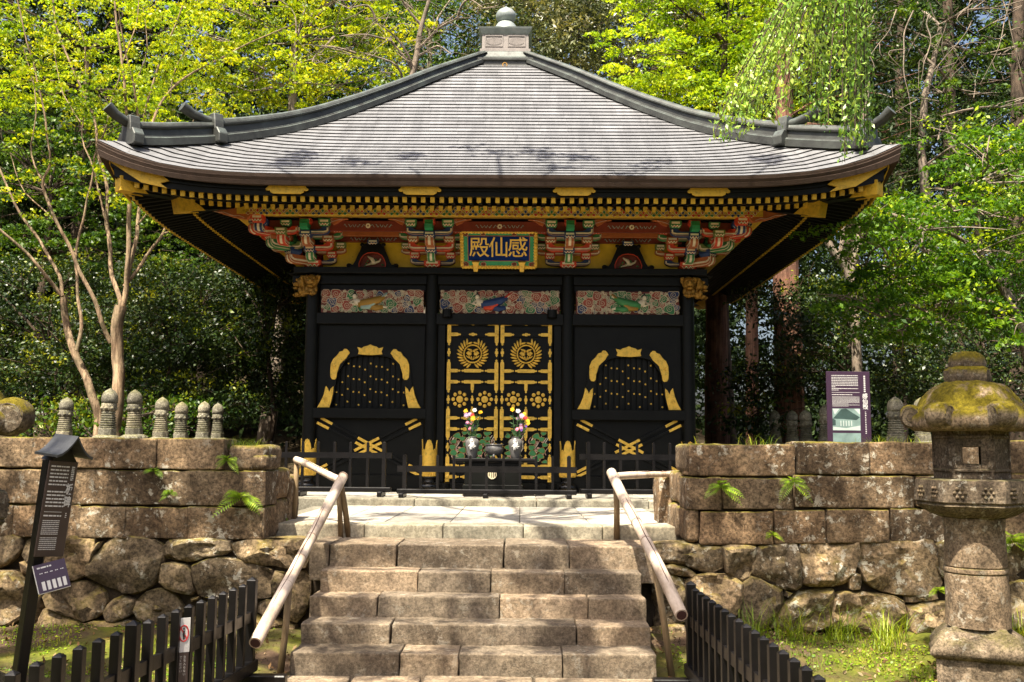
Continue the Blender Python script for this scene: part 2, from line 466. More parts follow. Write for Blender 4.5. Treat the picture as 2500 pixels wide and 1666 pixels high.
# ground
t = NT('moss_ground')
big = t.noise(0.9, 5, 0.65); med = t.noise(5, 5, 0.7); fine = t.noise(45, 4, 0.7)
c = t.mix(t.ramp(big, [(0.42, 0.0), (0.56, 1.0)]), (0.075, 0.048, 0.03), t.ramp(med, [(0.3, (0.05, 0.058, 0.010)), (0.55, (0.10, 0.108, 0.014)), (0.75, (0.19, 0.155, 0.03))]))
c = t.mix(0.5, c, t.ramp(fine, [(0.3, 0.4), (0.7, 1.6)]), 'MULTIPLY')
t.set(c, 0.95, 0.0, 0.15); t.bump(t.math('ADD', med, t.math('MULTIPLY', fine, 0.6)), 0.8, 0.03); M['moss_ground'] = t.mat
t = NT('forest_floor')
c = t.ramp(t.noise(3, 6, 0.7), [(0.3, (0.025, 0.018, 0.010)), (0.6, (0.06, 0.045, 0.025)), (0.8, (0.06, 0.075, 0.02))])
t.set(c, 0.95, 0.0, 0.1); t.bump(t.noise(12, 5), 0.8, 0.05); M['forest_floor'] = t.mat
# ------------------------------------------------------------------ rounded, uneven stone pieces
def nz(p, s, seed):
    return mnoise.noise(Vector(p) * s + Vector((seed * 7.31, seed * 3.17, seed * 1.93)))

def rbox(x0, x1, y0, y1, z0, z1, r=0.02, cell=0.12, amp=0.012, seed=0, fr=3.0, mb=None):
    """a stone block with rounded edges and an uneven hewn face"""
    mb = mb or MB()
    S = (x1 - x0, y1 - y0, z1 - z0); O = (x0, y0, z0)
    r = min(r, min(S) * 0.45)
    lin = []
    for k in range(3):
        n = max(2, int(round((S[k] - 2 * r) / cell)))
        mid = [r + (S[k] - 2 * r) * i / n for i in range(n + 1)]
        e = min(r * 1.2, (mid[1] - mid[0]) * 0.4)
        lin.append([0.0, mid[0], mid[0] + e] + mid[1:-1] + [mid[-1] - e, mid[-1], S[k]])
    idx = {}; vs = []; fs = []
    def vid(i, j, k):
        key = (i, j, k)
        if key in idx: return idx[key]
        p = Vector((lin[0][i], lin[1][j], lin[2][k]))
        q = Vector([min(max(p[a], r), S[a] - r) for a in range(3)])
        d = p - q
        nrm = d.normalized() if d.length > 1e-9 else Vector((0, 0, 1))
        p = q + nrm * r + Vector(O)
        a = nz(p, fr, seed) * amp + nz(p, fr * 3.3, seed + 9) * amp * 0.5
        p = p + nrm * a
        idx[key] = len(vs); vs.append(p)
        return idx[key]
    N = [len(l) - 1 for l in lin]
    for i in range(N[0]):
        for j in range(N[1]):
            fs.append((vid(i, j, 0), vid(i, j + 1, 0), vid(i + 1, j + 1, 0), vid(i + 1, j, 0)))
            fs.append((vid(i, j, N[2]), vid(i + 1, j, N[2]), vid(i + 1, j + 1, N[2]), vid(i, j + 1, N[2])))
        for k in range(N[2]):
            fs.append((vid(i, 0, k), vid(i + 1, 0, k), vid(i + 1, 0, k + 1), vid(i, 0, k + 1)))
            fs.append((vid(i, N[1], k), vid(i, N[1], k + 1), vid(i + 1, N[1], k + 1), vid(i + 1, N[1], k)))
    for j in range(N[1]):
        for k in range(N[2]):
            fs.append((vid(0, j, k), vid(0, j, k + 1), vid(0, j + 1, k + 1), vid(0, j + 1, k)))
            fs.append((vid(N[0], j, k), vid(N[0], j + 1, k), vid(N[0], j + 1, k + 1), vid(N[0], j, k + 1)))
    mb.add(vs, fs)
    return mb

def poly_stone(pts, Y, depth=0.3, seed=0, bulge=0.05, amp=0.03):
    """an irregular boulder whose face outline is pts (x,z), standing out from a wall plane"""
    n = len(pts)
    a = sum(pts[i][0] * pts[(i + 1) % n][1] - pts[(i + 1) % n][0] * pts[i][1] for i in range(n))
    if a < 0: pts = pts[::-1]
    out = []
    for i in range(n):
        p = Vector(pts[i]); q = Vector(pts[(i + 1) % n]); m = max(1, int((q - p).length / 0.07))
        for k in range(m): out.append(p.lerp(q, k / m))
    # soften the corners
    for _ in range(1):
        out = [(out[i - 1] + out[i] * 4 + out[(i + 1) % len(out)]) / 6 for i in range(len(out))]
    c = sum(out, Vector((0, 0))) / len(out)
    out = [c + (p - c) * 1.085 for p in out]
    rings = [(1.0, depth), (1.0, 0.045), (0.992, 0.018), (0.965, 0.0), (0.85, -0.5 * bulge), (0.66, -0.85 * bulge), (0.43, -0.97 * bulge), (0.2, -bulge)]
    vs = []; fs = []; m = len(out)
    for k, (s, dy) in enumerate(rings):
        for p in out:
            q = c + (p - c) * s
            v = Vector((q.x, Y + dy, q.y))
            if k > 0:
                f_ = abs(nz(v, 2.6, seed + 20)); e = (f_ - .3) * amp * -1.2 + nz(v, 4.0, seed) * amp * 1.3 + nz(v, 10.0, seed + 5) * amp * 0.7 + (abs(nz(v, 5.5, seed + 11)) - .25) * -amp
                v.y += e * (1.0 if k > 2 else 0.5)
                v.x += nz(v, 6, seed + 3) * amp * 0.35; v.z += nz(v, 6, seed + 4) * amp * 0.35
            vs.append(v)
    for k in range(len(rings) - 1):
        for i in range(m):
            j = (i + 1) % m
            fs.append((k * m + i, k * m + j, (k + 1) * m + j, (k + 1) * m + i))
    vs.append(Vector((c.x, Y - bulge + nz((c.x, Y, c.y), 4, seed) * amp, c.y)))
    b = (len(rings) - 1) * m
    for i in range(m): fs.append((b + i, b + (i + 1) % m, len(vs) - 1))
    mb = MB(); mb.add(vs, fs); return mb

# ------------------------------------------------------------------ terrain
def ground_z(x, y):
    g = 0.0
    if y > 7.6: g += 0.13 * min(1, (y - 7.6) / 1.2)
    return g
def hill_z(x, y):
    h = 0.98
    # wooded slope rising behind and to the left of the hall
    t = max(0.0, (y - 23.0 - 0.25 * max(0, x - 2)) / 20.0)
    h += 6.5 * t ** 1.25 * (1.0 if x < 3 else max(0.06, 1 - (x - 3) / 8.0))
    t = max(0.0, (-x - 8.0) / 10.0)
    h += 2.5 * t ** 1.3
    return h + 0.15 * mnoise.noise(Vector((x * .3, y * .3, 0)))

def sheet(name, x0, x1, y0, y1, nx, ny, fz, mat):
    mb = MB(); vs = []; fs = []
    for j in range(ny + 1):
        for i in range(nx + 1):
            x = x0 + (x1 - x0) * i / nx; y = y0 + (y1 - y0) * j / ny
            vs.append((x, y, fz(x, y)))
    for j in range(ny):
        for i in range(nx):
            a = j * (nx + 1) + i
            fs.append((a, a + 1, a + nx + 2, a + nx + 1))
    mb.add(vs, fs)
    return tag(mb.build(name, mat, smooth=True), kind='structure')
g = sheet('ground', -400, 400, -400, 9.05, 4, 4, lambda x, y: -0.06, M['forest_floor'])
sheet('mossy_ground', -14, 14, -10, 9.05, 140, 100, lambda x, y: ground_z(x, y) - 0.03 + 0.05 * mnoise.noise(Vector((x * .9, y * .9, 3))) * (0.3 if -2.0 < x < 1.3 else 1.0) - (0.03 if -2.0 < x < 1.3 else 0), M['moss_ground'])
sheet('terrace_ground', -60, 60, 9.15, 75, 240, 132, lambda x, y: hill_z(x, y) if y > 22.3 or abs(x + .32) > 4.0 else 0.70, M['forest_floor'])

# ------------------------------------------------------------------ path, stairs, landing, podium
path = tag(bpy.data.objects.new('stone_path', None), kind='structure'); COL.objects.link(path)
rnd = random.Random(4)
yb = 7.48; row = 0
while yb > -1.5:
    ya = yb - rnd.uniform(0.42, 0.55); x = -1.80 + rnd.uniform(-.08, .04)
    while x < 1.02:
        xb = min(x + rnd.uniform(0.5, 0.85), 1.12)
        if 1.12 - xb < 0.25: xb = 1.12
        link = rbox(x + .012, xb - .012, ya + .012, yb - .012, -0.14, 0.004 + rnd.uniform(-.006, .006), 0.015, 0.2, 0.004, row * 13 + int(x * 10))
        link.build('paving_stone', M['step'], path, True)
        x = xb
        if xb >= 1.12: break
    yb = ya; row += 1

stairs = tag(bpy.data.objects.new('stone_stairs', None), 'brown stone steps leading up to the landing between two walls', 'stairs')
COL.objects.link(stairs)
STEP = [  # front Y, top z, joints measured in the photo (zoomed x), bottom z
    (7.53, 0.151, (232, 805, 1112, 1656, 2148), 0.0),
    (7.868, 0.306, (285, 757, 1728, 2120), 0.151),
    (8.19, 0.470, (330, 690, 1325, 1788, 2092), 0.306),
    (8.44, 0.640, (385, 898, 1280, 1665, 2068), 0.470),
    (8.724, 0.838, (330, 437, 787, 1349, 1690, 2138), 0.640)]
for i, (Y, zt, js, zb) in enumerate(STEP):
    py = (1598, 1526, 1456, 1399, 1332)[i]
    xs = [atY(600 + j / 2.139, py, Y).x for j in js]
    nxt = STEP[i + 1][0] if i < 4 else 9.42
    for k in range(len(xs) - 1):
        dy = rnd.uniform(-.018, .018); dz = rnd.uniform(-.006, .006)
        gp = rnd.uniform(0.002, 0.007)
        b = rbox(xs[k] + gp, xs[k + 1] - gp, Y + dy, nxt + 0.14, zb - 0.12 if i else -0.1, zt + dz, 0.009, 0.06, 0.008, i * 10 + k, 7.0)
        b.build('step_stone', M['step'], stairs, True)
mb = MB(); mb.box(-1.66, 0.98, 7.62, 9.4, -0.1, 0.12); mb.box(-1.66, 0.98, 7.97, 9.4, 0.1, 0.27); mb.box(-1.66, 0.98, 8.3, 9.4, 0.25, 0.43); mb.box(-1.66, 0.98, 8.55, 9.4, 0.4, 0.6); mb.box(-1.7, 1.0, 8.82, 9.5, 0.55, 0.79)
mb.build('step_core', M['earth_core'], stairs)

landing = tag(bpy.data.objects.new('stone_landing', None), kind='structure'); COL.objects.link(landing)
xs = [-2.40] + [atY(600 + j / 2.139, 1283, 9.42).x for j in (620, 1030, 1450, 1865)] + [1.60]
for k in range(len(xs) - 1):
    rbox(xs[k] + .003, xs[k + 1] - .003, 9.42, 9.74, 0.74, 0.962, 0.012, 0.2, 0.003, 40 + k).build('kerb_stone', M['granite'], landing, True)
xs = [-2.40] + [atY(600 + j / 2.139, 1260, 10.6).x for j in (550, 780, 1095, 1431, 1768)] + [1.55]
for k in range(len(xs) - 1):
    for ya, yb in ((9.745, 11.1), (11.105, 12.49)):
        rbox(xs[k] + .004, xs[k + 1] - .004, ya, yb, 0.80, 0.960 + rnd.uniform(-.002, .002), 0.006, 0.5, 0.001, 60 + k).build('paving_slab', M['slabs'], landing, True)
mb = MB(); mb.box(-2.6, 1.75, 9.5, 12.5, 0.7, 0.945); mb.build('landing_bed', M['granite'], landing)

podium = tag(bpy.data.objects.new('stone_podium', None), kind='structure'); COL.objects.link(podium)
x = -4.45; k = 0
while x < 3.5:
    xb = x + (1.42, 1.7, 1.55)[k % 3]
    rbox(x + .003, xb - .003, 12.497, 12.9, 0.8, 1.048, 0.012, 0.3, 0.003, 80 + k).build('kerb_stone', M['granite'], podium, True)
    rbox(x + .004, xb - .004, 12.905, 14.4, 0.8, 1.044, 0.006, 0.6, 0.001, 95 + k).build('paving_slab', M['slabs'], podium, True)
    x = xb; k += 1
mb = MB(); mb.box(-4.45, 3.9, 12.6, 22.2, 0.6, 1.035); mb.build('podium_bed', M['granite'], podium)

# ------------------------------------------------------------------ the two walls
WY = 8.90
def wall(name, label):
    return tag(thing(name, label, 'stone wall', (0, WY, 0)), kind='thing')
def zA(p): return (p[0] / 3.135, 1060 + p[1] / 3.135)
def zB(p): return (360 + p[0] / 3.136, 1060 + p[1] / 3.136)
def zC(p): return (1600 + p[0] / 3.135, 1060 + p[1] / 3.135)
def zD(p): return (1960 + p[0] / 2.587, 1060 + p[1] / 2.587)
def block(px0, px1, py0, py1, wl, seed, pr=0.0, depth=0.42):
    a = atY(px0, py0, WY); b = atY(px1, py1, WY)
    o = rbox(a.x + .003, b.x - .003, WY - pr, WY + depth, b.z + .002, a.z - .002, 0.011, 0.07, 0.013, seed, 6.0)
    return o.build('stone_block', M['ashlar'], wl, True)
lw = wall('stone_wall', 'brown stone wall of squared blocks over boulders, with ferns, behind the brown sign post')
rw = wall('stone_wall', 'brown stone wall of squared blocks over boulders, below the purple sign')
rs = random.Random(11)
for (row, y0, y1, js) in ((0, 1070, 1146, (-560, -330, -140, 80, 258, 381, 545)), (1, 1147, 1234, (-600, -420, -240, -90, 107, 261, 419, 591, 648)), (2, 1235, 1316, (-560, -380, -170, 30, 190, 306, 457, 645))):
    for k in range(len(js) - 1):
        t0 = (js[k] + js[k + 1]) / 2
        sl = (t0 - 300) * 0.012
        block(js[k], js[k + 1], y0 + sl + rs.uniform(-2, 2), y1 + sl, lw, 100 + row * 20 + k, rs.uniform(-.015, .02))
for (row, y0, y1, js) in ((0, 1085, 1164, (1682, 1945)), (0, 1078, 1160, (1946, 2124, 2294, 2440, 2640, 2850, 3080)), (1, 1165, 1245, (1675, 1763, 1938, 2236, 2470, 2700, 2900, 3100)), (2, 1247, 1330, (1709, 1890, 2018, 2174, 2308, 2520, 2720, 2940, 3100))):
    for k in range(len(js) - 1):
        sl = ((js[k] + js[k + 1]) / 2 - 1900) * -0.012 if row else 0
        block(js[k], js[k + 1], y0 + sl + rs.uniform(-2, 2), y1 + sl, rw, 200 + row * 20 + k, rs.uniform(-.015, .02))
# end pieces of the walls that turn towards the landing
def endblk(x0, x1, y0, y1, z0, z1, wl, seed):
    rbox(x0, x1, y0, y1, z0, z1, 0.04, 0.09, 0.018, seed, 4.0).build('stone_block', M['ashlar'], wl, True)
cx = atY(649, 1200, WY).x
endblk(cx - .36, cx - .02, WY + .02, WY + .62, 1.47, 1.70, lw, 301)
endblk(cx - .15, cx + .0, WY + .0, WY + .42, 1.475, 1.62, lw, 302)
endblk(cx - .5, cx - .005, WY + .44, WY + .92, 1.19, 1.475, lw, 303)
endblk(cx - .5, cx - .005, WY + .44, WY + .92, 0.86, 1.185, lw, 304)
endblk(cx - .5, cx - .0, WY + .94, WY + 1.35, 0.9, 1.40, lw, 305)
cx = atY(1676, 1200, WY).x
endblk(cx + .02, cx + .3, WY + .02, WY + .8, 1.485, 1.745, rw, 311)
endblk(cx - .0, cx + .3, WY + .44, WY + 1.0, 1.18, 1.48, rw, 312)
endblk(cx - .0, cx + .11, WY + .0, WY + .44, 0.86, 1.175, rw, 313)
endblk(cx - .03, cx + .3, WY + .44, WY + 1.2, 0.86, 1.17, rw, 314)
endblk(cx - .1, cx + .26, WY + 1.02, WY + 1.45, 0.9, 1.42, rw, 315)
RUB_A = [[(-60, 780), (165, 785), (165, 890), (60, 1000), (-60, 1040)], [(175, 810), (300, 795), (300, 950), (215, 985), (155, 930)], [(150, 970), (300, 960), (290, 1100), (150, 1090)],
 [(560, 785), (735, 785), (720, 900), (660, 1090), (560, 1120), (380, 1080), (370, 900), (480, 800)], [(310, 800), (450, 800), (365, 900), (370, 1080), (305, 1090)], [(755, 820), (790, 815), (770, 890), (725, 920)],
 [(800, 850), (900, 790), (1100, 800), (1250, 850), (1240, 960), (1170, 1150), (1010, 1220), (830, 1160), (680, 1090), (690, 1000)], [(-60, 1060), (130, 1060), (220, 1150), (225, 1350), (120, 1450), (-60, 1460)],
 [(345, 1220), (480, 1140), (680, 1130), (790, 1200), (810, 1290), (790, 1370), (660, 1420), (500, 1390), (400, 1320)], [(235, 1160), (330, 1150), (345, 1300), (300, 1450), (230, 1440)], [(800, 1310), (930, 1220), (1030, 1270), (1045, 1360), (960, 1410), (830, 1435)],
 [(1040, 1280), (1120, 1205), (1260, 1190), (1340, 1250), (1400, 1330), (1330, 1440), (1180, 1450), (1060, 1410)], [(340, 1330), (480, 1400), (640, 1430), (640, 1520), (300, 1520), (310, 1400)], [(-60, 1460), (120, 1455), (220, 1450), (290, 1520), (-60, 1530)], [(660, 1430), (820, 1440), (960, 1420), (1060, 1440), (1000, 1530), (650, 1530)]]
RUB_B = [[(105, 900), (170, 810), (400, 800), (620, 810), (640, 900), (580, 925), (440, 940), (380, 970), (230, 985), (110, 940)], [(650, 830), (890, 810), (1180, 805), (1230, 930), (1190, 1040), (960, 1010), (750, 980), (660, 900)],
 [(80, 1040), (130, 990), (290, 990), (345, 1050), (355, 1140), (380, 1200), (340, 1230), (220, 1200), (80, 1150)], [(350, 1000), (560, 950), (700, 970), (945, 1030), (950, 1110), (930, 1255), (700, 1250), (400, 1235), (380, 1130)],
 [(960, 1030), (1050, 1050), (1050, 1160), (990, 1260), (945, 1250), (955, 1130)], [(315, 1260), (415, 1245), (420, 1275), (330, 1295)], [(1060, 1060), (1200, 1050), (1260, 1120), (1240, 1300), (1150, 1440), (1070, 1400), (1040, 1200)],
 [(845, 1280), (980, 1265), (1040, 1330), (1000, 1400), (845, 1370)], [(760, 1380), (980, 1400), (1040, 1440), (1040, 1560), (760, 1560)], [(430, 1290), (830, 1270), (840, 1370), (740, 1400), (430, 1390), (400, 1330)], [(300, 1420), (720, 1410), (750, 1560), (250, 1560), (260, 1470)], [(1050, 1440), (1160, 1460), (1160, 1570), (1050, 1570)]]
RUB_C = [[(-20, 850), (200, 840), (500, 850), (515, 1030), (420, 1060), (330, 1040), (240, 1010), (130, 985), (0, 985)], [(505, 860), (640, 850), (770, 860), (765, 960), (730, 1110), (670, 1130), (540, 1070), (520, 960)], [(790, 850), (1090, 850), (1105, 950), (1130, 1080), (1100, 1200), (990, 1170), (860, 1130), (740, 1080), (760, 960)],
 [(230, 1110), (400, 1075), (540, 1085), (660, 1140), (650, 1250), (600, 1370), (300, 1400), (240, 1250)], [(660, 1140), (740, 1100), (860, 1150), (970, 1200), (975, 1290), (930, 1400), (840, 1490), (620, 1420), (640, 1290)], [(980, 1190), (1070, 1220), (1020, 1275), (980, 1250)],
 [(1030, 1270), (1110, 1215), (1250, 1190), (1370, 1190), (1400, 1300), (1390, 1450), (1200, 1510), (880, 1490), (960, 1380)], [(40, 1000), (250, 1020), (345, 1075), (220, 1100), (120, 1085)], [(-20, 1010), (40, 1010), (110, 1090), (210, 1110), (230, 1300), (230, 1440), (0, 1470), (-20, 1200)], [(240, 1420), (600, 1390), (800, 1500), (780, 1600), (250, 1600)], [(-60, 1480), (230, 1455), (240, 1600), (-60, 1600)]]
RUB_D = [[(-10, 690), (350, 680), (345, 770), (300, 930), (180, 970), (0, 950)], [(365, 680), (810, 675), (830, 800), (880, 940), (800, 1010), (640, 1000), (520, 990), (390, 930), (380, 840), (330, 820)], [(820, 690), (960, 660), (960, 900), (885, 930), (840, 780)], [(205, 1010), (280, 1000), (500, 1010), (640, 1060), (650, 1180), (600, 1240), (400, 1250), (205, 1230)],
 [(655, 1090), (830, 1060), (960, 1060), (970, 1220), (840, 1280), (680, 1260)], [(300, 850), (370, 880), (370, 985), (290, 985)], [(640, 1020), (770, 1000), (860, 1010), (850, 1045), (650, 1070)], [(970, 700), (1260, 700), (1280, 930), (1100, 960), (980, 900)], [(970, 970), (1280, 950), (1300, 1240), (990, 1260)], [(1290, 700), (1400, 690), (1600, 700), (1620, 950), (1290, 910)], [(1290, 950), (1400, 930), (1620, 960), (1620, 1240), (1310, 1240)],
 [(1640, 700), (1900, 700), (1950, 900), (1800, 980), (1640, 950)], [(1640, 980), (1920, 990), (1940, 1240), (1640, 1240)], [(1960, 700), (2250, 700), (2300, 1240), (1960, 1240)]]
k = 400
for fn, lst, wl in ((zA, RUB_A, lw), (zB, RUB_B, lw), (zC, RUB_C, rw), (zD, RUB_D, rw)):
    for poly in lst:
        k += 1
        pts = [xz(*fn(p), WY) for p in poly]
        bo = poly_stone(pts, WY - 0.03 + rs.uniform(-.03, .03), 0.3, k, rs.uniform(.015, .045), rs.uniform(.05, .085)).build('boulder', M['rubble'], wl); smooth_angle(bo, 28)
for poly in ([(-420, 790), (-80, 780), (-70, 1050), (-420, 1060)], [(-420, 1080), (-80, 1060), (-70, 1480), (-420, 1480)], [(-900, 790), (-440, 790), (-430, 1100), (-880, 1140)], [(-900, 1150), (-440, 1110), (-430, 1480), (-900, 1480)], [(-1500, 790), (-920, 790), (-900, 1480), (-1500, 1480)]):
    k += 1
    bo = poly_stone([xz(*zA(p), WY) for p in poly], WY, 0.3, k, .07, .04).build('boulder', M['rubble'], lw); smooth_angle(bo, 28)
for x0, x1, wl in ((-6.3, atY(640, 1200, WY).x - .02, lw), (atY(1690, 1200, WY).x + .03, 7.0, rw)):
    mb = MB(); mb.box(x0, x1, WY + .055, WY + .55, -0.1, 1.6); mb.build('wall_core', M['earth_core'], wl)
# the boulder courses run on behind the flanks of the stairs
for x0, x1, wl in ((atY(640, 1200, WY).x - .05, -1.75, lw), (1.06, atY(1690, 1200, WY).x + .1, rw)):
    mb = MB(); mb.box(x0, x1, WY + .055, 9.5, -0.1, 0.78); mb.build('wall_core', M['earth_core'], wl)
# ------------------------------------------------------------------ the mausoleum hall
XC, YF, YM = -0.32, 14.85, 17.85          # centre line, front column plane, centre of the square plan
HALF = 2.88
hall = thing('temple_hall', 'black lacquered hall with gold fittings and a grey pyramid roof above the steps', 'temple', (XC, YM, 1.05))
def HX(x): return XC + x
def zpx(py, Y, px=1230): return atY(px, py, Y).z

# --- body
def body_box(name, x0, x1, y0, y1, z0, z1, mat='black', bev=0.006, parent=None):
    mb = MB(); mb.box(HX(x0), HX(x1), y0, y1, z0, z1)
    o = mb.build(name, M[mat], parent or hall)
    if bev: bevel(o, bev)
    return o
for s in (-1, 1):      # side and back walls
    body_box('side_wall', s * 2.86 - .05, s * 2.86 + .05, YF + .1, YM + 3, 1.05, 4.5, bev=0)
body_box('back_wall', -2.8, 2.8, YM + 2.93, YM + 3.03, 1.05, 4.5, bev=0)
bays = ((-2.88, -1.043), (-1.043, 1.043), (1.043, 2.88))
for k, (a, b) in enumerate(bays):
    if k != 1:
        body_box('base_board', a + .05, b - .05, YF - .03, YF + .06, 1.05, 1.285)
        body_box('lower_panel', a + .05, b - .05, YF + .03, YF + .08, 1.28, 2.14, bev=0)
        body_box('sill_beam', a + .06, b - .06, YF - .085, YF + .06, 2.133, 2.288)
    body_box('lintel_beam', a + .06, b - .06, YF - .07, YF + .06, 3.575, 3.745)
    body_box('upper_panel', a + .05, b - .05, YF + .02, YF + .08, 4.10, 4.36, bev=0)
body_box('tie_beam', -2.88, 2.88, YF - .045, YF + .045, 4.20, 4.346)
body_box('plate_beam', -3.16, 3.16, YF - .17, YF + .17, 4.344, 4.440)
body_box('plate_beam', -3.05, -2.71, YF + .175, YM + 3.1, 4.344, 4.438); body_box('plate_beam', 2.71, 3.05, YF + .175, YM + 3.1, 4.344, 4.438)
body_box('tie_beam', -3.2, -2.96, YF - .04, YF + .04, 4.20, 4.342); body_box('tie_beam', 2.96, 3.2, YF - .04, YF + .04, 4.20, 4.342)
body_box('threshold', -.99, .99, YF - .09, YF + .06, 1.05, 1.18)

# --- columns with gilt sleeves and stone-like lacquered bases
for cx in (-2.88, -1.043, 1.043, 2.88):
    c = (HX(cx), YF, 0)
    mb = MB(); mb.lathe([(0.105, 1.27), (0.105, 4.1), (0.10, 4.344)], c, 24); col = mb.build('column', M['black'], hall); smooth_angle(col)
    mb = MB(); mb.lathe([(0.10, 1.05), (0.155, 1.075), (0.165, 1.12), (0.15, 1.155), (0.10, 1.185), (0.085, 1.21), (0.115, 1.245), (0.12, 1.27)], c, 24)
    o = mb.build('column_base', M['black_gloss'], col, True)
    # sleeve with wavy top edge and pointed crests
    n = 96; vs = []; fs = []
    def top(a):
        q = (a / (math.pi / 2)) % 1.0; d = min(q, 1 - q)
        if d < .34: return 1.63 + 0.185 * (1 - (d / .345) ** 2.3) ** .55 + .008 * math.cos(d * 45)
        return 1.63 + .05 * math.sin((d - .34) / .16 * math.pi / 2)
    for i in range(n):
        a = 2 * math.pi * i / n - math.pi / 2; ca, sa = math.cos(a), math.sin(a)
        t = top(a + math.pi / 2)
        for r, z in ((.107, 1.27), (.125, 1.27), (.1275, 1.30), (.127, 1.36), (.118, 1.375), (.117, 1.60), (.120, t), (.107, t)):
            rr = r + (0.006 * math.cos(a * 24) if z in (1.30, 1.36) else 0)
            vs.append((c[0] + rr * ca, c[1] + rr * sa, z))
    for i in range(n):
        j = (i + 1) % n
        for k in range(7): fs.append((i * 8 + k, j * 8 + k, j * 8 + k + 1, i * 8 + k + 1))
    mb = MB(); mb.add(vs, fs); mb.build('gold_sleeve', M['gold'], col)

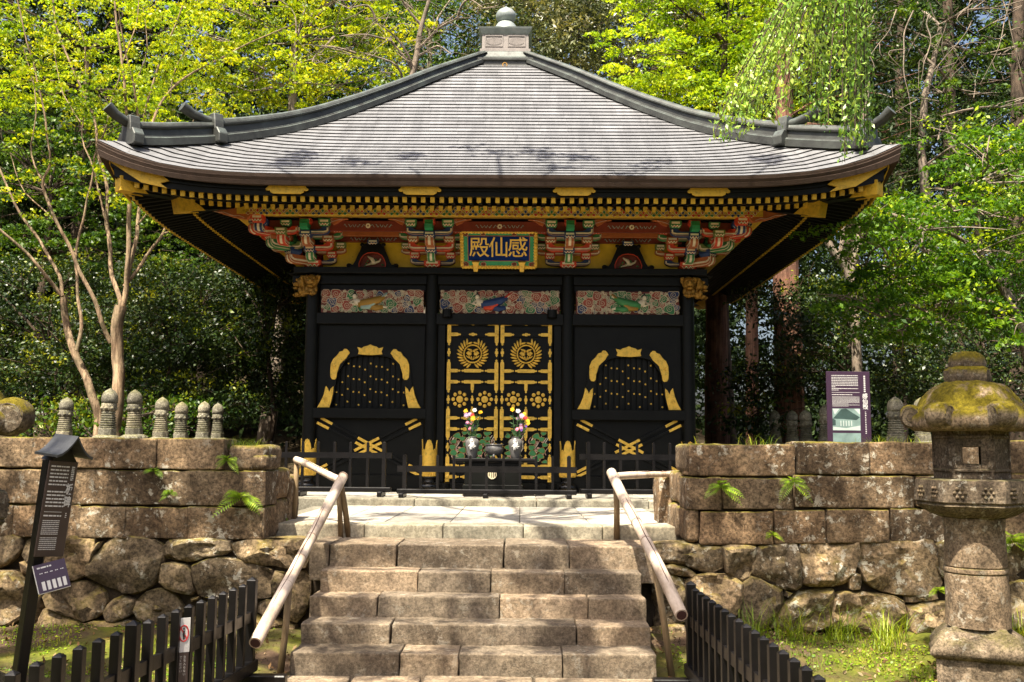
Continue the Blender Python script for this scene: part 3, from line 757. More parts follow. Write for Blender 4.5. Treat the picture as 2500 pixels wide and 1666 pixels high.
# --- bell-shaped windows
def bell(hw, t):
    """half width of the bell outline at height t (0 sill .. 1 crown)"""
    pass
for s, bx in ((-1, -1.975), (1, 1.975)):
    z0, zt = 2.288, 3.10
    fn = lambda x: HX(bx + x)
    # opening outline (right half, x then z), cusped bell
    half = [(0.595, 0.0), (0.56, .10), (0.535, .22), (0.515, .38), (0.49, .53), (0.455, .60), (0.42, .62), (0.40, .68), (0.36, .735), (0.30, .765), (0.22, .785), (0.12, .80), (0.0, .81)]
    outer = [(0.80, 0.0), (0.74, .07), (0.685, .18), (0.65, .33), (0.63, .50), (0.61, .62), (0.56, .74), (0.47, .84), (0.36, .90), (0.20, .945), (0.0, .965)]
    Hs = 1.01
    op = [(fn(x), z0 + z * Hs) for x, z in half] + [(fn(-x), z0 + z * Hs) for x, z in half[-2::-1]]
    ou = [(fn(x), z0 + z * Hs) for x, z in outer] + [(fn(-x), z0 + z * Hs) for x, z in outer[-2::-1]]
    win = MB()
    # frame band between outer and opening (quads by resampling)
    def resamp(P, n):
        L = [0]
        for i in range(1, len(P)): L.append(L[-1] + (Vector(P[i]) - Vector(P[i - 1])).length)
        out = []
        for k in range(n):
            d = L[-1] * k / (n - 1); i = 1
            while i < len(L) - 1 and L[i] < d: i += 1
            u = (d - L[i - 1]) / max(1e-9, L[i] - L[i - 1]); out.append(Vector(P[i - 1]).lerp(Vector(P[i]), u))
        return out
    A = resamp(op, 41); B = resamp(ou, 41); vs = []; fs = []
    for a, b in zip(A, B):
        for p, y in ((a, YF + .05), (a, YF - .035), (b, YF - .035), (b, YF + .03)): vs.append((p.x, y, p.y))
    for k in range(40):
        for m in range(3): fs.append((k * 4 + m, (k + 1) * 4 + m, (k + 1) * 4 + m + 1, k * 4 + m + 1))
    win.add(vs, fs)
    wo = win.build('bell_window', M['black'], hall)
    # wall board around the frame
    body_box('bell_panel', bx - .85, bx + .85, YF + .075, YF + .095, 2.28, 3.58, bev=0)
    mb = MB()
    for sx in (-1, 1):
        pl = [(fn(sx * x), z0 + z * Hs) for x, z in outer] + [(fn(0), 3.577), (fn(sx * .87), 3.577), (fn(sx * .87), z0)]
        mb.prism(pl, YF + .02, YF + .05)
    mb.build('wall_board', M['black'], hall)
    # shutter of rounded slats with gilt studs
    nsl = 13
    for i in range(nsl):
        x = -.56 + 1.12 * (i + .5) / nsl; w = 1.12 / nsl
        zz = 0
        for j in range(len(half) - 1):
            if min(half[j][0], half[j + 1][0]) <= abs(x) <= max(half[j][0], half[j + 1][0]):
                u = (half[j][0] - abs(x)) / max(1e-6, half[j][0] - half[j + 1][0]); zz = half[j][1] + u * (half[j + 1][1] - half[j][1])
        h = z0 + (zz + .03) * Hs
        mb = MB(); vs = []; fs = []
        for z in (z0, h):
            for q in range(7):
                a = math.pi * q / 6; vs.append((fn(x) - math.cos(a) * w * .47, YF + .06 - math.sin(a) * .007, z))
        for q in range(6): fs.append((q, q + 1, q + 8, q + 7))
        mb.add(vs, fs); sl = mb.build('shutter_slat', M['black'], wo, True)
        st = MB()
        for j in range(8):
            zst = z0 + .05 + .098 * j + (i % 4) * .0245 + (0.03 if i % 2 else 0)
            if (i + j) % 2 == 0 and zst < h - .06:
                st.lathe([(0.016, 0), (0.014, .006), (0.005, .010)], (0, 0, 0), sq=5)
                for q in range(len(st.v) - 15, len(st.v)):
                    v = st.v[q].copy(); st.v[q] = Vector((fn(x) + v.x, YF + .053 - v.z, zst + v.y))
        if st.v: st.build('stud', M['gold'], wo)
    # gilt mounts
    def mount(pts, nm='gold_mount'):
        mb = MB(); mb.prism([(fn(x), z0 + z * Hs) for x, z in pts], YF - .047, YF - .02)
        o = mb.build(nm, M['gold'], wo); bevel(o, .005); return o
    mount([(-.19, .815), (-.10, .805), (0, .80), (.10, .805), (.19, .815), (.175, .86), (.20, .925), (.13, .905), (.10, .93), (.04, .945), (0, .965), (-.04, .945), (-.10, .93), (-.13, .905), (-.20, .925), (-.175, .86)])
    for sx in (-1, 1):
        mount([(sx * x, z) for x, z in [(.33, .865), (.31, .83), (.335, .80), (.36, .755), (.42, .70), (.455, .665), (.475, .60), (.50, .52), (.505, .455), (.53, .425), (.575, .43), (.60, .47), (.605, .56), (.60, .66), (.565, .74), (.51, .79), (.47, .85), (.42, .865), (.40, .895), (.36, .895)]])
        mount([(sx * x, z) for x, z in [(.60, .003), (.79, .003), (.74, .09), (.695, .20), (.665, .335), (.635, .30), (.61, .24), (.59, .29), (.545, .33), (.55, .22), (.575, .10)]])
        for (mx, mz) in ((.545, .62), (.66, .13)):
            mb = MB(); ca = Vector((fn(sx * mx), YF - .048, z0 + mz * Hs))
            for q in range(8):
                a = q * math.pi / 4; mb.ball(ca + Vector((math.cos(a) * .021, 0, math.sin(a) * .021)), .011, .006, .011, 6, 4)
            mb.ball(ca, .012, .008, .012, 6, 4); mb.build('rosette', M['gold'], wo)
    # crossed double braces below the sill
    for sx in (-1, 1):
        for dz, n0 in ((0.035, 0), (-0.035, 1)):
            a = Vector((fn(-sx * .79), YF + .015, 2.10 + dz)); b = Vector((fn(sx * .79), YF + .015, 1.31 + dz))
            if dz > 0: a.x += sx * .06; b.x += 0
            off = 0.006 if sx > 0 else 0
            mb = MB(); mb.bar(a + Vector((0, -off, 0)), b + Vector((0, -off, 0)), 0.036, 0.036, up=(0, 1, 0)); br = mb.build('cross_brace', M['black'], hall)
            for u0, u1 in ((0, .115), (.375, .62), (.885, 1.0)):
                mb = MB(); p = a.lerp(b, u0); q = a.lerp(b, u1); e = Vector((0, -off - .004, 0))
                mb.bar(p + e, q + e, 0.040, 0.040, up=(0, 1, 0)); mb.build('gold_tip', M['gold'], br)

# --- doors
def strap(mb, p, q, w=.058, t0=True, t1=True, y=YF - .015, th=.012):
    """a gilt strap with leaf-shaped points, p to q in (x,z)"""
    p = Vector(p); q = Vector(q); d = (q - p).normalized(); n = Vector((-d.y, d.x)); L = (q - p).length
    prof = []
    def tip(sg):
        return [(0.0, .0), (.016, .32), (.030, .18), (.048, .46), (.066, .5)]
    left = [(s_, h_) for s_, h_ in tip(0)] if t0 else [(0, .5)]
    right = [(L - s_, h_) for s_, h_ in tip(0)][::-1] if t1 else [(L, .5)]
    topl = left + right
    pts = [p + d * s_ + n * (h_ * w) for s_, h_ in topl] + [p + d * s_ - n * (h_ * w) for s_, h_ in topl[::-1] if h_ > 0]
    mb.prism([(HX(v.x), v.y) for v in pts], y - th, y)
def loz(mb, x, z, hor=True, L=.135, w=.05, y=YF - .015):
    a = L / 2; pr = [(-a, 0), (-a * .68, .32), (-a * .45, .2), (-a * .2, .5), (a * .2, .5), (a * .45, .2), (a * .68, .32), (a, 0)]
    P = pr + [(u, -v) for u, v in pr[-2:0:-1]]
    P = [((x + u, z + v * w) if hor else (x + v * w, z + u)) for u, v in P]
    mb.prism([(HX(u), v) for u, v in P], y - .012, y)
ZR = [3.593, 3.428, 2.870, 2.700, 2.150, 1.984, 1.430, 1.265]
for s in (-1, 1):
    cx = s * .408
    leafm = MB(); leafm.box(HX(cx - .40), HX(cx + .40), YF + .012, YF + .04, 1.186, 3.70)
    dl = leafm.build('door_leaf', M['black'], hall)
    fr = MB()
    for xx in (-.364, .364): fr.box(HX(cx + xx - .036), HX(cx + xx + .036), YF - .012, YF + .012, 1.186, 3.698)
    for z in ZR: fr.box(HX(cx - .328), HX(cx + .328), YF - .011, YF + .012, z - .034, z + .034)
    fr.box(HX(cx - .03), HX(cx + .03), YF - .0115, YF + .012, 1.30, 2.664)
    fr.build('door_frame', M['black'], dl)
    yy = YF - .012
    def gold(fn_, nm='gold_strap'):
        mb = MB(); fn_(mb); o = mb.build(nm, M['gold'], dl); return o
    for xx in (-.364, .364):
        segs = [(3.70, 3.255), (3.045, 2.53), (2.33, 1.81), (1.61, 1.19)]
        if xx * s < 0: segs[0] = (3.74, 3.255)
        for k, (za, zb) in enumerate(segs):
            gold(lambda mb: strap(mb, (cx + xx, za), (cx + xx, zb), .058, k > 0, k < 3, yy))
        for z in (3.15, 2.43, 1.71): gold(lambda mb: loz(mb, cx + xx, z, False, .14, .052, yy), 'gold_lozenge')
        sg = 1 if xx < 0 else -1
        for z in ZR:
            gold(lambda mb: strap(mb, (cx + xx + sg * .03, z), (cx + xx + sg * .182, z), .052, False, True, yy))
            gold(lambda mb: mb.lathe([(.03, 0), (.03, .008), (.012, .014)], (HX(cx + xx), 0, 0), 10) or [mb.v.__setitem__(q, Vector((v.x, yy - .012 - v.z, z + v.y))) for q, v in list(enumerate(mb.v))], 'gold_boss')
    for k, z in enumerate(ZR):
        if k < 2: gold(lambda mb: loz(mb, cx, z, True, .135, .05, yy), 'gold_lozenge')
        else:
            gold(lambda mb: strap(mb, (cx - .172, z), (cx + .172, z), .052, True, True, yy))
    for za, zb in ((2.70, 2.53), (2.33, 2.150), (2.150, 1.984), (1.984, 1.81), (1.61, 1.43)):
        gold(lambda mb: strap(mb, (cx, za), (cx, zb), .05, za in (2.33, 1.61), zb in (2.53, 1.81), yy - .001))
    for z in (2.43, 1.71): gold(lambda mb: loz(mb, cx, z, False, .14, .05, yy), 'gold_lozenge')
    # wreath crest
    cc = Vector((HX(cx), yy - .01, 3.13))
    cr = MB()
    ring = [cc + Vector((math.cos(a) * .135, 0, math.sin(a) * .135)) for a in [2 * math.pi * i / 28 for i in range(29)]]
    cr.tube(ring, .013, 6)
    for q in range(22):
        a = R(-78 + 336 * (q + .5) / 22 - 90 + 12) if False else R(-72 + (q % 11) * 13.6)
        sx = 1 if q < 11 else -1
        dirv = Vector((math.cos(a) * sx, 0, math.sin(a)))
        ln = .07 + .012 * ((q % 11) / 10)
        ang = math.atan2(dirv.z, dirv.x) + (R(26) * sx)
        Mr = Matrix.Rotation(-ang, 3, 'Y')
        cr.ball(cc + dirv * (.150 + ln * .62), ln * .72, .012, .0165, 8, 5, M=Mr)
    for sx in (-1, 1):
        cr.ball(cc + Vector((sx * .045, 0, .165)), .045, .012, .016, 8, 5, M=Matrix.Rotation(R(18) * sx, 3, 'Y'))
        cr.ball(cc + Vector((sx * .05, 0, .0)), .038, .014, .030, 8, 5); cr.ball(cc + Vector((sx * .022, 0, .038)), .02, .014, .016, 8, 5)
        cr.ball(cc + Vector((sx * .045, 0, .062)), .045, .011, .014, 8, 5, M=Matrix.Rotation(-R(14) * sx, 3, 'Y'))
        cr.ball(cc + Vector((sx * .075, 0, .02)), .032, .011, .014, 8, 5, M=Matrix.Rotation(R(40) * sx, 3, 'Y'))
        for q in range(3): cr.ball(cc + Vector((sx * (.016 + q * .03), 0, -.065 + q * .008)), .011, .011, .036, 6, 5, M=Matrix.Rotation(R(14 + 18 * q) * sx, 3, 'Y'))
    cr.build('wreath_crest', M['gold'], dl, True)
    # nine-circle crests
    for xo in (-.19, .19):
        mb = MB(); c0 = Vector((HX(cx + xo), yy + .006, 2.435))
        def disc(mb, c, r):
            b0 = len(mb.v); mb.lathe([(r, 0), (r, .012), (r * .8, .018), (r * .3, .019)], (0, 0, 0), 16)
            for q in range(b0, len(mb.v)): v = mb.v[q]; mb.v[q] = Vector((c.x + v.x, c.y - v.z, c.z + v.y))
        disc(mb, c0, .054)
        for q in range(8):
            a = q * math.pi / 4; disc(mb, c0 + Vector((math.cos(a) * .100, 0, math.sin(a) * .100)), .029)
        mb.build('circle_crest', M['gold'], dl, True)
    # carved lotus panels
    for xo in (-.19, .19):
        pr = random.Random(int((cx + xo) * 1000))
        x0, x1, z0, z1 = cx + xo - .15, cx + xo + .15, 1.475, 1.945
        mb = MB()
        def blob(cx_, cz_, r, mat, n=11, wob=.25, y=yy, fl=1.0, parent=None):
            P = []; ph = pr.uniform(0, 6)
            for q in range(n):
                a = 2 * math.pi * q / n; rr = r * (1 + wob * math.sin(a * 3 + ph) * .6 + pr.uniform(-wob, wob) * .5)
                P.append((HX(min(max(cx_ + rr * math.cos(a), x0), x1)), min(max(cz_ + rr * fl * math.sin(a), z0), z1)))
            return P
        bg = MB()
        rim = MB(); lea = MB(); stm = MB(); flo = MB()
        for q in range(11):
            bx_ = x0 + (x1 - x0) * (.27 if q % 2 else .72) + pr.uniform(-.05, .05); bz_ = z0 + (z1 - z0) * (q + .5) / 11
            P = blob(bx_, bz_, pr.uniform(.042, .066), None, fl=.72)
            mcx = sum(p[0] for p in P) / len(P); mcz = sum(p[1] for p in P) / len(P)
            rim.prism(P, yy - .006 - q * .0012, yy + .012)
            lea.prism([(mcx + (p[0] - mcx) * .86, mcz + (p[1] - mcz) * .86) for p in P], yy - .010 - q * .0012, yy)
        for q in range(22):
            a = Vector((HX(pr.uniform(x0 + .02, x1 - .02)), yy - .004, pr.uniform(z0 + .02, z1 - .1)))
            pts = [a]; dd = pr.uniform(-1, 1)
            for k in range(4): pts.append(pts[-1] + Vector((math.sin(dd + k * .8) * .02, 0, .026)))
            pts = [Vector((min(max(p.x, HX(x0)), HX(x1)), p.y, min(p.z, z1))) for p in pts]
            (stm if q % 2 else flo).tube(pts, .006, 5)
        for q in range(6):
            fx = HX(pr.uniform(x0 + .04, x1 - .04)); fz = pr.uniform(z0 + .08, z1 - .05)
            for k in range(5):
                a = R(30 + 30 * k); flo.ball((fx + math.cos(a) * .016, yy - .008, fz + math.sin(a) * .016), .007, .006, .017, 6, 4, M=Matrix.Rotation(R(90) - a, 3, 'Y'))
        tag(rim.build('lotus_rims', M['ochre'], dl), kind='stuff'); tag(lea.build('lotus_leaves', M['green'], dl), kind='stuff'); tag(stm.build('lotus_stems', M['cream'], dl), kind='stuff'); tag(flo.build('lotus_flowers', M['pink'], dl), kind='stuff')
body_box('door_jamb', -.945, -.83, YF - .02, YF + .04, 1.18, 3.58); body_box('door_jamb', .83, .945, YF - .02, YF + .04, 1.18, 3.58)
body_box('door_head', -.82, .82, YF + .041, YF + .07, 3.5, 3.76, bev=0)
for s in (-1, 1):
    for z0, z1 in ((3.68, 3.80), (1.06, 1.17)):
        mb = MB(); mb.lathe([(.075, 0), (.075, z1 - z0)], (HX(s * .80), YF - .10, z0), 14); mb.build('pivot_block', M['black'], hall)

# --- carved transoms of clouds and heavenly musicians
def spiral(c, r, turns=1.6, n=18, sgn=1, ph=0):
    return [c + Vector((math.cos(ph + sgn * 2 * math.pi * turns * i / n) * r * (1 - .85 * i / n), -.004 * i / n, math.sin(ph + sgn * 2 * math.pi * turns * i / n) * r * (1 - .85 * i / n))) for i in range(n + 1)]
for k, (a, b) in enumerate(bays):
    x0, x1 = a + .13, b - .13; z0, z1 = 3.752, 4.104; pr = random.Random(60 + k)
    mb = MB(); mb.box(HX(x0), HX(x1), YF - .02, YF + .03, z0, z1); tr = mb.build('carved_transom', M['darkred'], hall)
    W = x1 - x0; Ht = z1 - z0
    fills = {'carve_red': MB(), 'carve_green': MB(), 'carve_blue': MB()}; lines = MB()
    spots = []
    for tries in range(1500):
        x = pr.uniform(x0 + .04, x1 - .04); z = pr.uniform(z0 + .035, z1 - .035); r = pr.uniform(.045, .085)
        u = (x - x0) / W
        if .27 < u < .66 and not (pr.random() < .22): continue
        if all((x - q[0]) ** 2 + (z - q[1]) ** 2 > ((r + q[2]) * .80) ** 2 for q in spots): spots.append((x, z, r))
    for tries in range(1500):
        x = pr.uniform(x0 + .02, x1 - .02); z = pr.uniform(z0 + .018, z1 - .018); r = pr.uniform(.018, .03); u = (x - x0) / W
        if .30 < u < .62 and pr.random() > .5: continue
        if all((x - q[0]) ** 2 + (z - q[1]) ** 2 > ((r + q[2]) * .86) ** 2 for q in spots): spots.append((x, z, r))
    for (x, z, r) in spots:
        u = (x - x0) / W
        cname = pr.choice(['carve_red', 'carve_red', 'carve_green', 'carve_green', 'carve_blue'])
        P = []; L = []
        for q in range(20):
            a_ = 2 * math.pi * q / 20; rr = r * (1.0 + .16 * math.cos(a_ * 3 + x * 30) + .05 * math.cos(a_ * 7))
            P.append((HX(min(max(x + rr * math.cos(a_), x0 - .005), x1 + .005)), min(max(z + rr * math.sin(a_), z0), z1)))
        fills[cname].prism(P, YF - .045 - pr.uniform(0, .012), YF - .015)
        L = [Vector((p[0], YF - .056, p[1])) for p in P] + [Vector((P[0][0], YF - .056, P[0][1]))]
        lines.tube(L, .0042, 4)
        lines.tube(spiral(Vector((HX(x), YF - .058, z)), r * .68, 1.7, 18, pr.choice((-1, 1)), pr.uniform(0, 6)), .0038, 4)
    for q in range(int(W * 6)):     # trailing cloud ribbons
        x = pr.uniform(x0 + .1, x1 - .1); z = pr.uniform(z0 + .04, z1 - .04); sg = pr.choice((-1, 1))
        pts = [Vector((HX(min(max(x + sg * .028 * i, x0), x1)), YF - .05, min(max(z + .022 * math.sin(i * 1.2 + x * 9) + .006 * i, z0), z1))) for i in range(7)]
        lines.tube(pts, .0055, 4)
    # reclining figure with flowing robe
    fx = x0 + W * (.33 if k == 0 else (.31 if k == 1 else .66)); sg = 1 if k < 2 else -1
    fig = MB()
    fy = YF - .058
    fig.ball((HX(fx), fy, z0 + Ht * .70), .035, .03, .045, 10, 8)
    fig.tube([Vector((HX(fx), fy, z0 + Ht * .62)), Vector((HX(fx + sg * .02), fy, z0 + Ht * .5)), Vector((HX(fx + sg * .10), fy, z0 + Ht * .40)), Vector((HX(fx + sg * .25), fy, z0 + Ht * .40))], [.02, .055, .05, .04], 8)
    fig.tube([Vector((HX(fx), fy, z0 + Ht * .55)), Vector((HX(fx - sg * .07), fy - .01, z0 + Ht * .42)), Vector((HX(fx + sg * .02), fy - .02, z0 + Ht * .33))], [.022, .02, .014], 7)
    fig.tube([Vector((HX(fx + sg * .38), fy, z0 + Ht * .62)), Vector((HX(fx + sg * .50), fy, z0 + Ht * .78))], [.03, .012], 7)
    fig.tube([Vector((HX(fx + sg * .36), fy, z0 + Ht * .28)), Vector((HX(fx + sg * .50), fy, z0 + Ht * .22))], [.028, .012], 7)
    fig.build('carved_figure', M['cream'], tr, True)
    rb = MB()
    rb.tube([Vector((HX(fx + sg * .06), fy, z0 + Ht * .36)), Vector((HX(fx + sg * .22), fy, z0 + Ht * .42)), Vector((HX(fx + sg * .36), fy, z0 + Ht * .55)), Vector((HX(fx + sg * .46), fy, z0 + Ht * .70))], [.055, .075, .06, .03], 9)
    rb.tube([Vector((HX(fx + sg * .2), fy, z0 + Ht * .30)), Vector((HX(fx + sg * .33), fy, z0 + Ht * .20)), Vector((HX(fx + sg * .44), fy, z0 + Ht * .25))], [.05, .05, .03], 8)
    rb.build('carved_robe', M[('ochre', 'blue', 'green')[k]], tr, True)
    pz = MB()
    pz.tube([Vector((HX(fx + sg * .1), fy - .02, z0 + Ht * .22)), Vector((HX(fx + sg * .22), fy - .025, z0 + Ht * .24)), Vector((HX(fx + sg * .36), fy - .02, z0 + Ht * .52)), Vector((HX(fx + sg * .5), fy - .02, z0 + Ht * .86))], [.03, .045, .022, .014], 7)
    pz.build('carved_drapery', M[('skyteal', 'red', 'ochre')[k]], tr, True)
    hr = MB(); hr.ball((HX(fx), fy + .01, z0 + Ht * .76), .042, .03, .036, 9, 6); hr.ball((HX(fx), fy, z0 + Ht * .88), .016, .016, .02, 7, 5); hr.build('carved_hair', M['ink'], tr, True)
    for nm, mbf in fills.items(): tag(mbf.build('carved_clouds', M[nm], tr), kind='stuff')
    tag(lines.build('cloud_outlines', M['carve_line'], tr), kind='stuff')
# ------------------------------------------------------------------ brackets under the eaves
body_box('frieze_wall', -2.75, 2.75, YF + .03, YF + .07, 4.44, 5.06, 'gold_wall', 0)
body_box('frieze_rail', -2.8, 2.8, YF - .04, YF + .045, 4.86, 4.94, 'darkred', 0)
body_box('through_beam', -3.45, 3.45, YF - .60, YF - .54, 4.905, 5.055, 'darkred', 0)
body_box('through_beam', -3.1, 3.1, YF - .34, YF - .28, 4.89, 4.95, 'rust', 0)
mb = MB(); mb.add([(HX(-3.6), 13.99, 5.062), (HX(3.6), 13.99, 5.062), (HX(3.3), YF - .6, 5.10), (HX(-3.3), YF - .6, 5.10)], [(0, 1, 2, 3)]); mb.build('painted_soffit', M['ochre'], hall)
PUR_Y = 13.92
zP0, zP1 = 5.06, 5.215

def frame_fn(o, ang):
    """local (u along, d outwards, z) to world; ang 0 = front facing the steps"""
    ca, sa = math.cos(ang), math.sin(ang)
    def fn(u, d, z): return Vector((o[0] + u * ca + d * sa, o[1] + u * sa - d * ca, z))
    return fn
def lmb_prism(mb, pts, d0, d1, fn):
    mb.prism(pts, d0, d1, fn=lambda u, d, z: fn(u, d, z))
def arm(fn, u0, u1, d, z0, z1, th, mat, par, both=True, dz=0.0):
    """a boat-shaped bracket arm with cream inlay lines"""
    h = z1 - z0; e = min(.11, (u1 - u0) * .25)
    def outline(i):
        a, b, lo, hi = u0 + i, u1 - i, z0 + i, z1 - i
        mid = z1 - h * .42 - i
        P = [(a, hi), (a, lo + h * .45), (a + e * .28, lo + h * .18), (a + e * .8, lo), (b - e * .8, lo), (b - e * .28, lo + h * .18), (b, lo + h * .45), (b, hi), (b - e * .75 + i, hi), (b - e * 1.1 + i, mid + h * .12), (b - e * 1.4, mid), (a + e * 1.4, mid), (a + e * 1.1 - i, mid + h * .12), (a + e * .75 - i, hi)]
        return P
    mb = MB(); mb.prism(outline(0), -(d + th / 2), -(d - th / 2), fn=lambda x, y, z: fn(x, -y, z)); o = mb.build('bracket_arm', M[mat], par)
    ln = MB()
    q = d + th / 2 + .0035
    m = h * .22
    pts = [(u0 + m * .8, z1 - h * .18), (u0 + m * .9, z0 + h * .42), (u0 + e * .7, z0 + h * .30), (u1 - e * .7, z0 + h * .30), (u1 - m * .9, z0 + h * .42), (u1 - m * .8, z1 - h * .18)]
    w = h * .09
    for i in range(len(pts) - 1):
        a = fn(pts[i][0], q, pts[i][1]); b = fn(pts[i + 1][0], q, pts[i + 1][1])
        ln.bar(a, b, w * 2, .006, up=(fn(0, 1, 0) - fn(0, 0, 0)))
    ln.build('inlay_line', M['cream'], par)
    tr = MB()
    OUT = outline(0)
    for i in range(1, 7):
        a = fn(OUT[i][0], q, OUT[i][1] + .006); b = fn(OUT[i + 1][0], q, OUT[i + 1][1] + .006)
        tr.bar(a, b, .008, .006, up=(fn(0, 1, 0) - fn(0, 0, 0)))
    tr.build('edge_line', M['pink'], par)
    return o
def blk(fn, u, d, z0, z1, w, dp, mat, par, teeth=True):
    """a bearing block: square top, tapering foot, cream panel and saw-tooth border"""
    h = z1 - z0; zm = z0 + h * .42; a, b = w / 2, dp / 2; c = .74
    mb = MB(); vs = []
    for (s, z) in ((c, z0), (1, zm), (1, z1)):
        for x, y in ((-1, -1), (1, -1), (1, 1), (-1, 1)): vs.append(fn(u + x * a * s, d - y * b * s, z))
    fs = [(3, 2, 1, 0), (8, 9, 10, 11)]
    for k in range(2):
        for i in range(4): fs.append((k * 4 + i, k * 4 + (i + 1) % 4, k * 4 + 4 + (i + 1) % 4, k * 4 + 4 + i))
    mb.add(vs, fs); o = mb.build('bearing_block', M[mat], par)
    mb = MB(); q = d + b + .003
    zc = (zm + z1) / 2; hh = (z1 - zm) * .27
    mb.add([fn(u - a * .72, q, zc - hh), fn(u + a * .72, q, zc - hh), fn(u + a * .72, q, zc + hh), fn(u - a * .72, q, zc + hh)], [(0, 1, 2, 3)])
    if teeth:
        for k in range(3):
            ux = u + (k - 1) * a * .52
            for sg in (-1, 1):
                p = fn(ux, d + b * .80, z0 + h * .08); r_ = fn(ux + sg * a * .26, d + b * .99, zm - .004)
                off = (fn(0, .006, 0) - fn(0, 0, 0))
                mb.bar(p + off, r_ + off, .009, .004, up=(fn(0, 1, 0) - fn(0, 0, 0)))
    mb.build('block_inlay', M['cream'], par)
    if teeth:
        mb = MB()
        for k in (-1, 1):
            ux = u + k * a * .26; off = .005
            mb.add([fn(ux - a * .2, d + b * .99 + off, zm - .006), fn(ux + a * .2, d + b * .99 + off, zm - .006), fn(ux, d + b * .82 + off, z0 + h * .1)], [(0, 2, 1)])
        mb.build('block_tooth', M['red' if mat in ('green', 'blue', 'olive') else 'green'], par)
    return o
def nose(fn, u, d0, d1, z0, z1, w, mat, par):
    """the end of a projecting arm, curving up under the next block"""
    h = z1 - z0; mb = MB()
    prof = [(d0, z1), (d0, z0), (d1 - .09, z0), (d1 - .035, z0 + h * .15), (d1 - .006, z0 + h * .45), (d1, z1)]
    vs = [fn(u - w / 2, d, z) for d, z in prof] + [fn(u + w / 2, d, z) for d, z in prof]; n = len(prof)
    fs = [tuple(range(n)), tuple(range(2 * n - 1, n - 1, -1))] + [(i, i + n, (i + 1) % n + n, (i + 1) % n) for i in range(n)]
    mb.add(vs, fs); mb.build('bracket_arm', M[mat], par)
    mb = MB()
    pr = [(d1 - .085, z0 - .003), (d1 - .033, z0 + h * .15 - .003), (d1 - .002, z0 + h * .45), (d1 + .003, z1 - h * .12)]
    vs = [fn(u - w * .17, d, z) for d, z in pr] + [fn(u + w * .17, d, z) for d, z in pr]
    mb.add(vs, [(i, i + 1, i + 5, i + 4) for i in range(3)])
    for sg in (-1, 1):
        q_ = u + sg * (w / 2 + .003); L3 = [(d0 + (d1 - d0) * .25, z0 + h * .42), (d1 - .085, z0 + h * .42), (d1 - .035, z0 + h * .62), (d1 - .03, z1 - h * .1)]
        for i in range(3): mb.bar(fn(q_, *L3[i]), fn(q_, *L3[i + 1]), h * .2, .005, up=(fn(1, 0, 0) - fn(0, 0, 0)))
        E3 = [(d0 + (d1 - d0) * .2, z0 + .008), (d1 - .09, z0 + .008), (d1 - .035, z0 + h * .2), (d1 - .008, z0 + h * .5), (d1 - .006, z1)]
        for i in range(4): mb.bar(fn(q_, *E3[i]), fn(q_, *E3[i + 1]), .008, .004, up=(fn(1, 0, 0) - fn(0, 0, 0)))
    mb.build('inlay_line', M['cream'], par)

